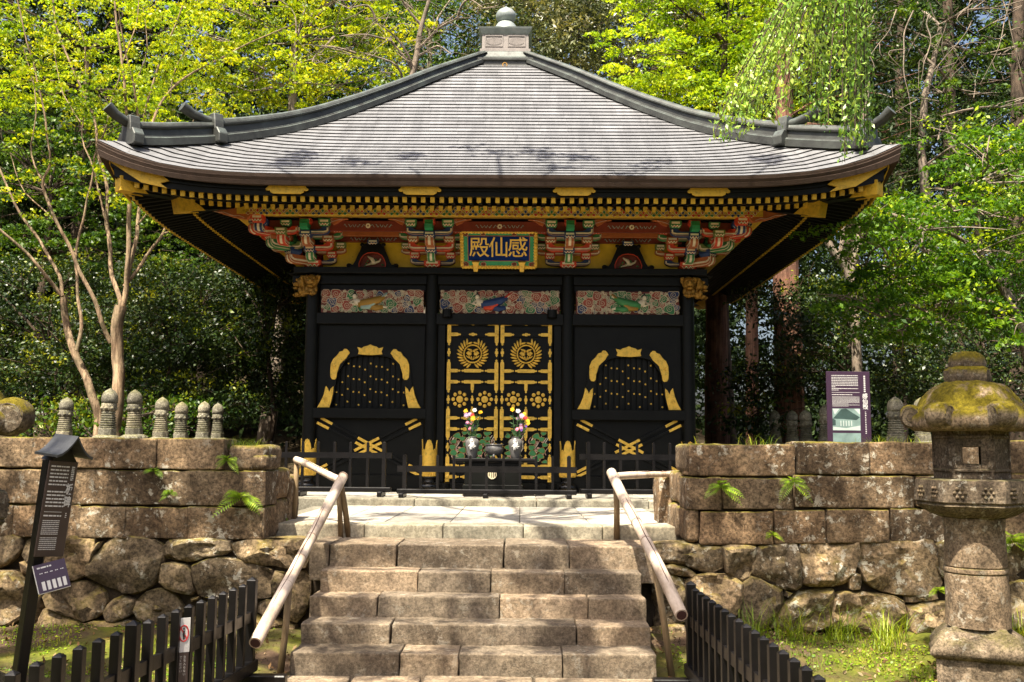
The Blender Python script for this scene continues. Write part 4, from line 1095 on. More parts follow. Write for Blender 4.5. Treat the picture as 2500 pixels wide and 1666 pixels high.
ZT = [4.455, 4.535, 4.60, 4.70, 4.755, 4.855, 4.91, 5.005, 5.06]   # arm / block levels
def bracket(cx, ox, oy, ang, label_front=True, half=None):
    """a three-step bracket set; o is the column-top point"""
    bs = bpy.data.objects.new('bracket_set', None); COL.objects.link(bs); bs.parent = hall
    fn = frame_fn((ox, oy), ang)
    blk(fn, 0, 0.03, 4.44, 4.55, .25, .24, 'red', bs)
    lo, hi = (-.345, .345)
    if half == 'L': lo = -.12
    if half == 'R': hi = .12
    ends = [u for u in (-.275, .275) if lo <= u <= hi]
    A1, A2, A3 = .0, .31, .62
    arm(fn, lo, hi, A1, 4.50, 4.60, .10, 'blue', bs)
    for u in ends: blk(fn, u, A1, 4.60, 4.70, .155, .15, 'red', bs)
    nose(fn, 0, .05, A2 + .06, 4.52, 4.625, .105, 'green', bs)
    blk(fn, 0, A2, 4.625, 4.715, .17, .15, 'blue', bs)
    lo2, hi2 = lo * 1.42, hi * 1.42
    arm(fn, lo2, hi2, A1, 4.665, 4.75, .10, 'rust', bs)
    arm(fn, lo, hi, A2, 4.665, 4.785, .10, 'red', bs)
    for u in ends:
        blk(fn, u, A2, 4.785, 4.885, .17, .16, 'rust', bs)
        blk(fn, u * 1.5, A1, 4.75, 4.84, .15, .15, 'olive', bs)
    nose(fn, 0, .25, A3 + .06, 4.70, 4.82, .115, 'rust', bs)
    blk(fn, 0, A3, 4.79, 4.885, .17, .15, 'blue', bs)
    arm(fn, lo2, hi2, A2, 4.84, 4.93, .10, 'green', bs)
    arm(fn, lo, hi, A3, 4.835, 4.955, .10, 'blue', bs)
    for u in ends:
        blk(fn, u, A3, 4.955, 5.062, .17, .16, 'green', bs)
        blk(fn, u * 1.5, A2, 4.93, 5.02, .15, .15, 'red', bs)
    blk(fn, 0, A3 + .03, 4.985, 5.065, .17, .15, 'red', bs, False)
    # scrolled tail over the top step
    mb = MB(); pr = []
    c0, c1 = A3 + .10, A3 + .20
    prof = [(A3 - .2, 5.02), (A3 - .2, 4.90), (c0, 4.895), (c1, 4.90), (c1 + .02, 4.96), (c1, 5.03), (c0, 5.05)]
    vs = [fn(-.058, d, z) for d, z in prof] + [fn(.058, d, z) for d, z in prof]; n = len(prof)
    mb.add(vs, [tuple(range(n)), tuple(range(2 * n - 1, n - 1, -1))] + [(i, i + n, (i + 1) % n + n, (i + 1) % n) for i in range(n)])
    mb.build('bracket_tail', M['green2' if abs(cx) < 2.5 or ang == 0 else 'red'], bs)
    mb = MB(); q = c1 + .012
    for zz in (4.925, 4.965, 5.0): mb.bar(fn(-.056, q + .012, zz), fn(.056, q + .012, zz), .006, .004, up=(0, 0, 1))
    mb.build('tail_line', M['green'], bs)
    # shoulder boards with scrolls
    for sg in (-1, 1):
        if (sg < 0 and half == 'L') or (sg > 0 and half == 'R'): continue
        P = [(sg * .36, 5.05), (sg * .40, 4.985), (sg * .46, 5.01), (sg * .53, 5.06), (sg * .62, 5.075), (sg * .36, 5.085)]
        mb = MB(); mb.prism(P, -(A3 + .04), -(A3 - .04), fn=lambda x, y, z: fn(x, -y, z)); mb.build('shoulder_board', M['rust'], bs)
        mb = MB(); mb.tube([fn(sg * (.345 + .2 * i / 5), A3 + .045, 4.995 + .075 * (i / 5) ** .6) for i in range(6)], .005, 4)
        mb.tube([fn(sg * (.385 + .018 * math.cos(i)), A3 + .045, 5.055 + .018 * math.sin(i)) for i in range(6)], .004, 4); mb.build('scroll_line', M['pink'], bs)
    return bs
bracket(-1.043, HX(-1.043), YF, 0); bracket(1.043, HX(1.043), YF, 0)
for sx in (-1, 1):
    cxx = HX(sx * HALF)
    bs = bracket(sx * HALF, cxx, YF, 0, half='L' if sx < 0 else 'R')
    b2 = bracket(sx * HALF, cxx, YF, -math.pi / 2 if sx < 0 else math.pi / 2, half='R' if sx < 0 else 'L')
    # diagonal arms at the corner
    fd = frame_fn((cxx, YF), R(45) * sx)
    corner = bpy.data.objects.new('corner_bracket', None); COL.objects.link(corner); corner.parent = hall
    S2 = math.sqrt(2)
    nose(fd, 0, .05, .27 * S2 + .10, 4.47, 4.60, .12, 'rust', corner); blk(fd, 0, .27 * S2 + .0, 4.60, 4.70, .19, .19, 'blue', corner)
    nose(fd, 0, .3, .50 * S2 + .11, 4.655, 4.78, .13, 'green', corner); blk(fd, 0, .50 * S2 + .02, 4.78, 4.87, .20, .19, 'rust', corner)
    nose(fd, 0, .6, .72 * S2 + .10, 4.82, 4.95, .13, 'red', corner); blk(fd, 0, .72 * S2 - .02, 4.955, 5.055, .2, .2, 'blue', corner)
    nose(frame_fn((cxx + sx * .36, YF), 0), 0, .3, .70, 4.70, 4.82, .11, 'red', corner); nose(frame_fn((cxx + sx * .66, YF), 0), 0, .55, .86, 4.85, 4.96, .11, 'blue', corner); blk(frame_fn((cxx + sx * .36, YF), 0), 0, .66, 4.82, 4.92, .17, .16, 'olive', corner); blk(frame_fn((cxx + sx * .66, YF), 0), 0, .86, 4.955, 5.06, .18, .17, 'red', corner)
    # outer arms that run past the corner on the front face
    fn = frame_fn((cxx, YF), 0)
    for d, z0_, z1_, L, m in ((.31, 4.675, 4.79, .46, 'olive'), (.62, 4.845, 4.955, .74, 'red')):
        a, b = (-L, -.12) if sx < 0 else (.12, L)
        arm(fn, a, b, d, z0_, z1_, .10, m, corner)
    for u, d, z0_, m in ((.36, .31, 4.79, 'rust'), (.64, .62, 4.955, 'blue'), (.30, .62, 4.955, 'green')):
        blk(fn, sx * u, d, z0_, z0_ + .09, .16, .15, m, corner)
    P = [(sx * .72, 5.06), (sx * .80, 4.985), (sx * 1.0, 5.02), (sx * 1.35, 5.13), (sx * .8, 5.16)]
    mb = MB(); mb.prism(P, -(.93 + .05), -(.93 - .05), fn=lambda x, y, z: fn(x, -y, z)); mb.build('shoulder_board', M['rust'], corner)
    mb = MB(); mb.tube([fn(sx * (.83 + .45 * i / 6), .985, 5.005 + .10 * (i / 6) + .012 * math.sin(i * 2)) for i in range(7)], .006, 4); mb.build('scroll_line', M['pink'], corner)

# intermediate struts and boards between the sets
for u in (-1.965, 0, 1.965):
    if u:
        fn = frame_fn((HX(u), YF), 0)
        blk(fn, 0, .06, 4.80, 4.875, .17, .12, 'blue', hall); blk(fn, 0, .08, 4.95, 5.02, .17, .12, 'olive', hall)
    mb = MB(); rr = random.Random(int(u * 10))
    for zc, yq in ((4.90, YF - .045), (4.98, YF - .605)):
        for sg in (-1, 1):
            for q in range(5):
                x = u + sg * (.05 + q * .065)
                mb.tube([Vector((HX(x + .012 * i * sg), yq - .004, zc + .022 * math.sin(i * 1.3 + q))) for i in range(5)], .0045, 4)
    mb.build('painted_vine', M['skyteal'], hall)
    mb = MB()
    for q in range(8): mb.ball((HX(u) + math.cos(q * .785) * .026, YF - .608, 4.98 + math.sin(q * .785) * .026), .014, .005, .014, 6, 4)
    mb.build('painted_flower', M['cream'], hall)
# frog-leg struts with bird and figure carvings
for u in (-1.965, 1.965):
    out = [(.40, 0), (.355, .05), (.30, .045), (.265, .10), (.225, .20), (.185, .285), (.17, .345), (.12, .375), (.06, .39), (0, .385)]
    inn = [(.20, 0.0), (.205, .06), (.175, .14), (.14, .19), (.08, .225), (0, .235)]
    fs_ = MB()
    P = [(HX(u + x), 4.441 + z) for x, z in out] + [(HX(u - x), 4.441 + z) for x, z in out[-2::-1]] + [(HX(u - x), 4.441 + z) for x, z in inn] + [(HX(u + x), 4.441 + z) for x, z in inn[-2::-1]]
    # two halves to keep the polygons simple
    for sg in (-1, 1):
        for i in range(len(out) - 1):
            j = min(int(i * (len(inn) - 1) / (len(out) - 1)), len(inn) - 2); j2 = int((i + 1) * (len(inn) - 1) / (len(out) - 1))
            Q = [(HX(u + sg * out[i][0]), 4.441 + out[i][1]), (HX(u + sg * out[i + 1][0]), 4.441 + out[i + 1][1]), (HX(u + sg * inn[j2][0]), 4.441 + inn[j2][1])]
            j1 = int(i * (len(inn) - 1) / (len(out) - 1))
            if j1 != j2: Q.append((HX(u + sg * inn[j1][0]), 4.441 + inn[j1][1]))
            fs_.prism(Q, YF - .11, YF - .03)
    for sg in (-1, 1):
        fs_.ball((HX(u + sg * .165), YF - .10, 4.80), .035, .03, .03, 8, 5); fs_.ball((HX(u + sg * .36), YF - .09, 4.475), .045, .03, .035, 8, 5)
    ks = fs_.build('frog_leg_strut', M['black'], hall)
    mb = MB(); mb.tube([Vector((HX(u + sg_ * x), YF - .114, 4.441 + z)) for sg_, lst in ((-1, inn), (1, inn[::-1])) for x, z in lst], .007, 5); mb.build('strut_edge', M['red'], ks)
    mb = MB(); mb.prism([(HX(u + x), 4.441 + z) for x, z in inn] + [(HX(u - x), 4.441 + z) for x, z in inn[-2::-1]], YF - .03, YF - .0); mb.build('strut_panel', M['darkred'], ks)
    b_ = MB(); rr = random.Random(3)
    c0 = Vector((HX(u + .02), YF - .07, 4.52))
    b_.ball(c0, .06, .03, .026, 8, 6, M=Matrix.Rotation(R(-15), 3, 'Y')); b_.tube([c0 + Vector((.04, 0, .01)), c0 + Vector((.085, 0, .03)), c0 + Vector((.10, 0, .065))], [.02, .014, .012], 6)
    b_.tube([c0, c0 + Vector((-.03, -.01, .06)), c0 + Vector((-.10, -.01, .10))], [.03, .03, .01], 6); b_.tube([c0 + Vector((-.04, 0, -.01)), c0 + Vector((-.13, 0, -.04))], [.02, .008], 6)
    b_.build('carved_bird', M['cream'], ks, True)
    fo = MB(); fo2 = MB()
    for q in range(14):
        a = rr.uniform(.3, 2.84); rad = rr.uniform(.08, .17)
        (fo if q % 2 else fo2).ball((HX(u) + math.cos(a) * rad, YF - .05, 4.445 + math.sin(a) * rad), .022, .012, .014, 7, 4, M=Matrix.Rotation(a, 3, 'Y'))
    fo.build('carved_foliage', M['green'], ks, True); fo2.build('carved_flower', M['rust'], ks, True)
# gilt lion heads at the corner tie-beam ends
def lion(o, ang, par):
    fn = frame_fn(o, ang); mb = MB(); rr = random.Random(8)
    z = 4.22
    def bl(u, d, zz, r, s=(1, 1, 1), nu=8, nv=6): mb.ball(fn(u, d, zz), r * s[0], r * s[1], r * s[2], nu, nv)
    bl(0, .05, z, .095, (1, 1, 1.1)); bl(0, .14, z - .03, .062, (1, 1, .7)); bl(0, .15, z - .09, .05, (1, .9, .45)); bl(0, .185, z - .005, .028)
    for sg in (-1, 1):
        bl(sg * .04, .13, z + .035, .024); bl(sg * .085, .03, z + .07, .034); bl(sg * .05, .12, z - .19, .042, (1, 1.2, .7))
        bl(sg * .06, .07, z - .13, .045, (.8, .8, 1.3))
        for q in range(9):
            a = q * .5; bl(sg * (.075 + .03 * math.cos(a)), .045 - .015 * q * .3, z + .07 - .026 * q, .026)
        for q in range(3): bl(sg * .05 + (q - 1) * .022, .17, z - .205, .015)
    bl(0, .04, z - .15, .08, (1, 1, .9))
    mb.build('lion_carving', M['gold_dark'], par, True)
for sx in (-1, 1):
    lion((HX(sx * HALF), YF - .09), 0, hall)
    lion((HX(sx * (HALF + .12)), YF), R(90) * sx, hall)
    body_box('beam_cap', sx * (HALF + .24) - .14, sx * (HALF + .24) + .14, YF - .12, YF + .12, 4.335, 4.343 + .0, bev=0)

# --- patterned purlin
mb = MB(); mb.box(HX(-3.82), HX(3.82), PUR_Y - .07, PUR_Y + .07, zP0, zP1)
pur = mb.build('painted_purlin', M['gold_matte'], hall)
pet = {c: MB() for c in ('red', 'green', 'blue', 'rust')}; lin = MB()
cs = ['green', 'rust', 'blue', 'red']
for i in range(-19, 20):
    c = cs[i % 4]; x = i * .19
    for rowz, full in ((zP0 + .006, False), (zP0 + .088, True)):
        xx = x + (0.095 if full else 0); cc = cs[(i + (2 if full else 0)) % 4]
        for a in ((0, 90, 180) if not full else (0, 90, 180, 270)):
            dv = Vector((math.cos(R(a)), 0, math.sin(R(a)))); nv = Vector((-dv.z, 0, dv.x)); o = Vector((HX(xx), PUR_Y - .0725, rowz))
            for mbx, s_, dy in ((lin, 1.0, 0), (pet[cc], .74, -.002)):
                e = Vector((0, dy, 0))
                P = [o + dv * .010 + e, o + dv * .042 + nv * .029 * s_ + e, o + dv * (.042 + .036 * s_) + e, o + dv * .042 - nv * .029 * s_ + e]
                mbx.add(P, [(0, 3, 2, 1)])
tag(lin.build('petal_outlines', M['cream'], pur), kind='stuff')
for c, m_ in pet.items(): tag(m_.build('painted_petals', M[c], pur), kind='stuff')
for sx in (-1, 1):
    mb = MB(); mb.box(HX(sx * 3.82) - .07, HX(sx * 3.82) + .07, PUR_Y + .075, YM + 3.8, zP0, zP1); mb.build('side_purlin', M['gold_matte'], hall)
# ------------------------------------------------------------------ roof
RE = 5.31
PROF = [(0.0, 9.20), (0.55, 8.76), (1.3, 8.15), (1.87, 7.65), (2.4, 7.21), (2.9, 6.82), (3.36, 6.47), (3.8, 6.16), (4.2, 5.895), (4.75, 5.565), (5.31, 5.27), (5.6, 5.13)]
def prof(r):
    for i in range(len(PROF) - 1):
        if r <= PROF[i + 1][0]:
            a, b = PROF[i], PROF[i + 1]; return a[1] + (b[1] - a[1]) * (r - a[0]) / (b[0] - a[0])
    return PROF[-1][1]
def lift(u, r):
    s = min(1.0, abs(u) / max(r, .01)); x = max(0.0, (s * RE - 1.8) / (RE - 1.8))
    return 0.445 * x ** 4.3 * (max(0.0, min(1.0, (r - 2.9) / (RE - 2.9)))) ** 1.4
def side(k, u, r, z):
    """point on slope k (0 front, 1 right, 2 back, 3 left)"""
    a = k * math.pi / 2; x, y = u, -r
    return Vector((XC + x * math.cos(a) - y * math.sin(a), YM + x * math.sin(a) + y * math.cos(a), z))
roof = bpy.data.objects.new('roof', None); COL.objects.link(roof); roof.parent = hall
NC = 37; S_ = []
# even course lines along the slope
L = [0.0]; rr_ = [RE]; r = RE
while r > .5:
    r2 = r - .01; L.append(L[-1] + math.hypot(.01, prof(r2) - prof(r))); rr_.append(r2); r = r2
cr_ = []
for k in range(NC + 1):
    d = L[-1] * k / NC; i = min(range(len(L)), key=lambda q: abs(L[q] - d)); cr_.append(rr_[i])
def plate(mb, k, ua, ub, ra, rb, jz=0.0):
    """one copper plate: ra lower edge, rb upper edge"""
    ra2 = ra + .012; th = .008
    vs = []
    for u, in ((ua,), (ub,)):
        ux = max(-rb, min(rb, u)); uy = max(-ra2, min(ra2, u))
        zl = prof(ra) + lift(uy, ra); zu = prof(rb) + lift(ux, rb)
        vs += [side(k, uy, ra2, zl + .012 + jz), side(k, ux, rb - .01, zu + .003), side(k, uy * (ra2 - .016) / ra2, ra2 - .016, zl + .012 - th + jz), side(k, ux, rb - .01, zu - .04)]
    mb.add(vs, [(0, 4, 5, 1), (0, 2, 6, 4), (0, 1, 3, 2), (4, 6, 7, 5), (2, 3, 7, 6)])
pl_rnd = random.Random(2)
rest = [MB(), MB()]; n_single = 0
for k in range(4):
    for c in range(NC):
        ra, rb = cr_[c], cr_[c + 1]
        w = .43; off = (c % 3) * w / 3 + pl_rnd.uniform(-.04, .04)
        u = -ra - off
        while u < ra:
            ua, ub = max(u, -ra), min(u + w, ra)
            if ub - ua > .02:
                if k == 0 and n_single < 300:
                    mb = MB(); plate(mb, k, ua + .001, ub - .001, ra, rb, pl_rnd.uniform(-.001, .001)); mb.build('roof_plate', M['roof_copper'], roof); n_single += 1
                else: plate(rest[0 if k == 0 else 1], k, ua + .001, ub - .001, ra, rb, pl_rnd.uniform(-.001, .001))
            u += w
tag(rest[0].build('roof_plates', M['roof_copper'], roof), kind='stuff'); tag(rest[1].build('roof_plates', M['roof_copper'], roof), kind='stuff')
# boarding beneath the plates
mb = MB()
for k in range(4):
    vs = []; fs = []; nr, nu = 22, 24
    for i in range(nr + 1):
        r = .4 + (RE - .02 - .4) * i / nr
        for j in range(nu + 1):
            u = -r + 2 * r * j / nu; vs.append(side(k, u, r, prof(r) + lift(u, r) - .02))
    for i in range(nr):
        for j in range(nu): a = i * (nu + 1) + j; fs.append((a, a + nu + 1, a + nu + 2, a + 1))
    mb.add(vs, fs)
mb.build('roof_boarding', M['eave_brown'], roof)
# thick brown edge, fascia and soffits
def strip(k, pts, n=60, mat='eave_brown', name='roof_edge'):
    """pts: list of (r, dz, lift factor) going round the section"""
    mb = MB(); vs = []; fs = []; m = len(pts)
    for j in range(n + 1):
        s = -1 + 2 * j / n
        s = math.copysign(abs(s) ** .85, s)
        for r, dz, lf in pts:
            u = s * r; vs.append(side(k, u, r, dz + lf * lift(s * RE, RE)))
    for j in range(n):
        for i in range(m - 1): a = j * m + i; fs.append((a, a + m, a + m + 1, a + 1))
    mb.add(vs, fs); return mb.build(name, M[mat], roof)
for k in range(4):
    strip(k, [(5.26, 5.30, 1), (5.325, 5.272, 1), (5.315, 5.235, 1), (5.325, 5.232, 1), (5.305, 5.19, .93), (5.315, 5.187, .93), (5.295, 5.135, .84), (5.09, 5.150, .82)])
    fa = strip(k, [(5.19, 5.20, .9), (5.185, 5.095, .72), (5.15, 5.09, .72), (5.145, 5.030, .56), (5.05, 5.032, .56)], 60, 'black', 'fascia')
    strip(k, [(5.12, 5.055, .56), (4.45, 5.19, .30), (4.40, 5.14, .28)], 40, 'rafter_black', 'soffit')
    strip(k, [(4.45, 5.15, .32), (4.45, 5.082, .25), (4.38, 5.082, .25)], 40, 'black', 'eave_board')
    strip(k, [(4.44, 5.095, .25), (4.0, 5.265, .12), (2.9, 5.64, 0)], 30, 'rafter_black', 'soffit')
# rafters
def lt(u): return lift(u * RE / 5.07, RE)
def rafter_pts(k, u, tier):
    if tier == 1:
        r0, z0, sl, lf, rin = 5.09, 4.995, .205, .56, 4.35
    else:
        r0, z0, sl, lf, rin = 4.47, 5.035, .36, .24, 3.05
    l = lift(u / r0 * RE, RE)
    ri = max(rin, abs(u) + .03)
    t = (r0 - ri)
    lin_ = l * lf * (1 - .75 * min(1, t / 1.2))
    return side(k, u, r0, z0 + l * lf), side(k, u, ri, z0 + sl * t + lin_)
SP = .1245
for tier, umax in ((1, 4.86), (2, 4.30)):
    n = int(umax / SP)
    for i in range(-n, n + 1):
        u = (i + (.5 if tier == 2 else 0)) * SP
        if abs(u) > umax: continue
        a, b = rafter_pts(0, u, tier)
        mb = MB(); mb.bar(a, b, .052, .066); rf = mb.build('rafter', M['rafter_black'], roof)
        d = (a - b).normalized(); mb = MB(); mb.bar(a - d * .03, a + d * .008, .0575, .0715); mb.build('rafter_tip', M['gold_matte'], rf if False else roof)
side_r = MB(); side_t = MB()
for k in (1, 2, 3):
    for tier, umax in ((1, 4.86), (2, 4.30)):
        n = int(umax / SP)
        for i in range(-n, n + 1):
            u = (i + (.5 if tier == 2 else 0)) * SP
            if abs(u) > umax: continue
            a, b = rafter_pts(k, u, tier); side_r.bar(a, b, .052, .066); d = (a - b).normalized(); side_t.bar(a - d * .03, a + d * .008, .0575, .0715)
tag(side_r.build('rafters', M['rafter_black'], roof), kind='stuff'); tag(side_t.build('rafter_tips', M['gold_matte'], roof), kind='stuff')
# hip rafters with gilt shoes
for k in range(4):
    for (r0, z0, lf, rin, zin, w, h, gl) in ((5.08, 4.985, .46, 4.2, 5.17, .15, .17, .33), (4.50, 5.02, .06, 2.9, 5.5, .17, .18, .30)):
        a = side(k, -r0, r0, z0 + .445 * lf); b = side(k, -rin, rin, zin + .06)
        mb = MB(); mb.bar(a, b, w, h); hr = mb.build('hip_rafter', M['black'], roof)
        d = (b - a).normalized(); sd = d.cross(Vector((0, 0, 1))).normalized(); up = sd.cross(d).normalized()
        # shoe: cap box plus forked tongue on each cheek
        mb = MB(); mb.bar(a - d * .035, a + d * .16, w + .03, h + .03)
        for sg in (-1, 1):
            o = a + sd * (sg * (w / 2 + .018)) + d * .16
            P = [(0, h * .58), (.10, h * .58), (.045, h * .12), (.11, -h * .12), (.19, -h * .58), (0, -h * .58)]
            vs = [o + d * x + up * z for x, z in P] + [o + d * x + up * z - sd * (sg * .01) for x, z in P]; n = len(P)
            mb.add(vs, [tuple(range(n)), tuple(range(2 * n - 1, n - 1, -1))] + [(i, i + n, (i + 1) % n + n, (i + 1) % n) for i in range(n)])
        mb.build('gold_shoe', M['gold_matte'], roof)
# gilt plates on the fascia
def fplate(uc, hw, nm='gold_plate'):
    prof_ = [(-1, .98), (-.86, .98), (-.80, .86), (.80, .86), (.86, .98), (1, .98), (1.03, .80), (.93, .66), (.84, .70), (.92, .42), (1.0, .30), (.98, .10), (.88, .04), (.80, .12), (.78, -.12), (.62, -.3), (-.62, -.3), (-.78, -.12), (-.80, .12), (-.88, .04), (-.98, .10), (-1.0, .30), (-.92, .42), (-.84, .70), (-.93, .66), (-1.03, .80)]
    mb = MB(); mb.prism([(uc + x * hw, .04 + z * .115) for x, z in prof_], -5.212, -5.188, fn=lambda u, r, z: side(0, u, -r, 5.030 + z + .75 * lift(u / 5.2 * RE, RE)))
    o = mb.build(nm, M['gold_matte'], roof); bevel(o, .004)
for px in (700, 1025, 1402, 1731):
    fplate(atY(px, 468, 12.64).x - XC, .285)
for k in range(4):
    for sg in (-1, 1):
        P = [(4.42, .155), (4.52, .10), (4.38, .03), (4.50, -.015), (4.40, -.06), (4.75, -.05), (5.17, .05), (5.19, .165), (4.8, .165)]
        mb = MB(); mb.prism([(sg * x, z) for x, z in P], -5.212, -5.188, fn=lambda u, r, z, k=k: side(k, u, -r, 5.075 + z + (.70 + 1.2 * z) * lift(u / 5.2 * RE, RE)))
        mb.build('corner_plate', M['gold_matte'], roof)
# hip ridges
def sweep(path, sec, name, mat='ridge_copper', scale=None):
    mb = MB(); vs = []; fs = []; m = len(sec)
    for i, p in enumerate(path):
        a = path[max(i - 1, 0)]; b = path[min(i + 1, len(path) - 1)]
        d = Vector((b.x - a.x, b.y - a.y, 0)).normalized(); sd = Vector((d.y, -d.x, 0)); s = scale[i] if scale else 1
        for x, z in sec: vs.append(p + sd * x + Vector((0, 0, z * s)))
    for i in range(len(path) - 1):
        for j in range(m): a = i * m + j; b = i * m + (j + 1) % m; fs.append((a, a + m, b + m, b))
    fs.append(tuple(range(m))); fs.append(tuple(range((len(path) - 1) * m + m - 1, (len(path) - 1) * m - 1, -1)))
    mb.add(vs, fs); return mb.build(name, M[mat], roof)
def section(w=1.0):
    L_ = [(.19, -.08), (.19, .03), (.16, .045), (.155, .065), (.105, .075), (.095, .175), (.13, .19), (.135, .215), (.085, .225)]
    top_ = [(.08 * math.cos(a), .24 + .072 * math.sin(a)) for a in [R(5), R(35), R(65), R(90)]]
    rt = L_ + top_
    return [(x * w, z) for x, z in rt] + [(-x * w, z) for x, z in rt[-2::-1]]
for k in range(4):
    P = []; sc = []
    for i in range(24):
        r = .42 + (4.18 - .42) * i / 23; P.append(side(k, -r, r, prof(r) + lift(r, r))); sc.append(.62 + .42 * (r - .4) / 3.8)
    rg = sweep(P, section(), 'hip_ridge', scale=sc)
    # upturned end of the main ridge
    e = P[-1] + Vector((0, 0, .265 * sc[-1])); d = Vector((P[-1].x - P[-2].x, P[-1].y - P[-2].y, 0)).normalized()
    mb = MB(); mb.tube([e - d * .1, e + d * .1 + Vector((0, 0, .005)), e + d * .30 + Vector((0, 0, .045)), e + d * .46 + Vector((0, 0, .12))], [.068, .070, .068, .078], 12); t_ = mb.build('ridge_tail', M['ridge_copper'], roof); smooth_angle(t_)
    def clamp(p, d, h):
        sd = Vector((d.y, -d.x, 0)); mb = MB()
        pr = [(0, h + .10), (.105, h + .09), (.135, h - .02), (.15, h * .55), (.20, .16), (.285, .06), (.285, -.07), (.20, -.07), (.0, -.05)]
        full = pr + [(-x, z) for x, z in pr[-2:0:-1]]
        n = len(full); vs = [p + d * .075 + sd * x + Vector((0, 0, z)) for x, z in full] + [p - d * .075 + sd * x + Vector((0, 0, z)) for x, z in full]
        mb.add(vs, [tuple(range(n)), tuple(range(2 * n - 1, n - 1, -1))] + [(i, i + n, (i + 1) % n + n, (i + 1) % n) for i in range(n)])
        bevel(mb.build('ridge_clamp', M['ridge_copper'], roof), .012)
    clamp(P[-1] - d * .05, d, .30)
    P2 = []
    for i in range(10):
        r = 4.12 + (5.02 - 4.12) * i / 9; P2.append(side(k, -r, r, prof(r) + lift(r, r)))
    sweep(P2, section(.95), 'hip_ridge', scale=[.93] * 10)
    d2 = Vector((P2[-1].x - P2[-2].x, P2[-1].y - P2[-2].y, 0)).normalized(); e = P2[-1] + Vector((0, 0, .25))
    mb = MB(); mb.tube([e - d2 * .12, e + d2 * .06 + Vector((0, 0, .02)), e + d2 * .20 + Vector((0, 0, .08)), e + d2 * .32 + Vector((0, 0, .17))], [.066, .068, .07, .080], 12); t_ = mb.build('ridge_tail', M['ridge_copper'], roof); smooth_angle(t_)
    clamp(P2[-1] - d2 * .02, d2, .26)
    clamp_end = P2[-1]
# collar, box, cornice, bowl and jewel
def sq(name, pr, mat, n=4, smooth=False):
    mb = MB(); mb.lathe([(r * (math.sqrt(2) if n == 4 else 1), z) for r, z in pr], (XC, YM, 0), n, sq=n if n == 4 else None, rot=math.pi / 4 if n == 4 else 0)
    o = mb.build(name, M[mat], roof, smooth); return o
ztop = zpx(122, YM - .46)
sq('ridge_collar', [(.70, 8.58), (.70, 8.66), (.645, 8.68), (.64, 8.76), (.675, 8.78), (.675, 8.82), (.58, 8.86), (.54, 8.90), (.48, ztop - .05), (.46, ztop - .02)], 'ridge_copper')
bx = zpx(85, YM - .43)
sq('finial_base', [(.47, ztop - .03), (.47, ztop + .02), (.435, ztop + .03), (.43, bx + .0)], 'finial_box')
co = sq('finial_cornice', [(.43, bx), (.45, bx + .02), (.49, bx + .07), (.50, bx + .10), (.43, bx + .125), (.25, bx + .13)], 'finial_copper')
for v in co.data.vertices:
    if v.co.z + 1.05 > bx + .03: v.co.z += .03 * 1
mbp = MB()
for sx in (-1, 1):
    for y in (-.432,):
        x0, x1 = sx * .21 - .165, sx * .21 + .165
        for a, b, c_, d_ in ((x0, x1, ztop + .07, ztop + .085), (x0, x1, bx - .035, bx - .02), (x0, x0 + .015, ztop + .085, bx - .035), (x1 - .015, x1, ztop + .085, bx - .035)):
            mbp.box(XC + a, XC + b, YM + y - .012, YM + y + .003, c_, d_)
        for i in range(13):
            xx = x0 + .035 + (x1 - x0 - .07) * i / 12; hh = .075 * math.sqrt(max(0.05, 1 - ((i - 6) / 7) ** 2)); zc = (ztop + bx) / 2 + .025
            mbp.box(XC + xx - .006, XC + xx + .006, YM + y - .010, YM + y + .003, zc - hh, zc + hh)
mbp.build('finial_panel', M['finial_box'], roof)
zj0, zj1 = zpx(57.4, YM), zpx(15.5, YM); zb = bx + .10; JK = (zj1 - zj0) / .415
sq('finial_bowl', [(.27, zb - .02), (.262, zb + (zj0 - zb) * .3), (.225, zb + (zj0 - zb) * .65), (.16, zj0 - .015), (.125, zj0 + .01)], 'finial_copper', 28, True)
sq('finial_jewel', [(.115, zj0), (.15, zj0 + .03 * JK), (.187, zj0 + .10 * JK), (.195, zj0 + .17 * JK), (.18, zj0 + .24 * JK), (.14, zj0 + .30 * JK), (.085, zj0 + .345 * JK), (.035, zj0 + .375 * JK), (.006, zj1)], 'finial_copper', 28, True)
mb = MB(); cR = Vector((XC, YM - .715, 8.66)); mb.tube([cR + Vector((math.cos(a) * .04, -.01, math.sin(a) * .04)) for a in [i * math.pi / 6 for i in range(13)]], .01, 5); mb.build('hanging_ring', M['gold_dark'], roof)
# ------------------------------------------------------------------ lettering
def text_mesh(s, size, ext=0.002, off=0.0, align='CENTER'):
    cu = bpy.data.curves.new('lettering', 'FONT'); cu.body = s; cu.size = size; cu.extrude = ext; cu.offset = off
    cu.align_x = align; cu.align_y = 'CENTER'; cu.resolution_u = 3
    ob = bpy.data.objects.new('lettering', cu); COL.objects.link(ob)
    dg = bpy.context.evaluated_depsgraph_get(); dg.update()
    me = bpy.data.meshes.new_from_object(ob.evaluated_get(dg))
    bpy.data.objects.remove(ob); bpy.data.curves.remove(cu)
    return me
def letter(s, size, fn, mat, parent, name='lettering', ext=.002, off=0.0, sx=1.0, sz=1.0, align='CENTER'):
    """fn(x, d, z) -> world, x right, d out of the face, z up"""
    me = text_mesh(s, size, ext, off, align); o_ = rootloc(parent)
    for v in me.vertices: v.co = fn(v.co.x * sx, v.co.z, v.co.y * sz) - o_
    me.materials.clear()
    return link_mesh(name, me, M[mat], parent)
def plane_fn(o, right, up):
    right = Vector(right).normalized(); up = Vector(up); up = (up - right * up.dot(right)).normalized(); out = right.cross(up); o = Vector(o)
    return lambda x, d, z: o + right * x + out * d + up * z
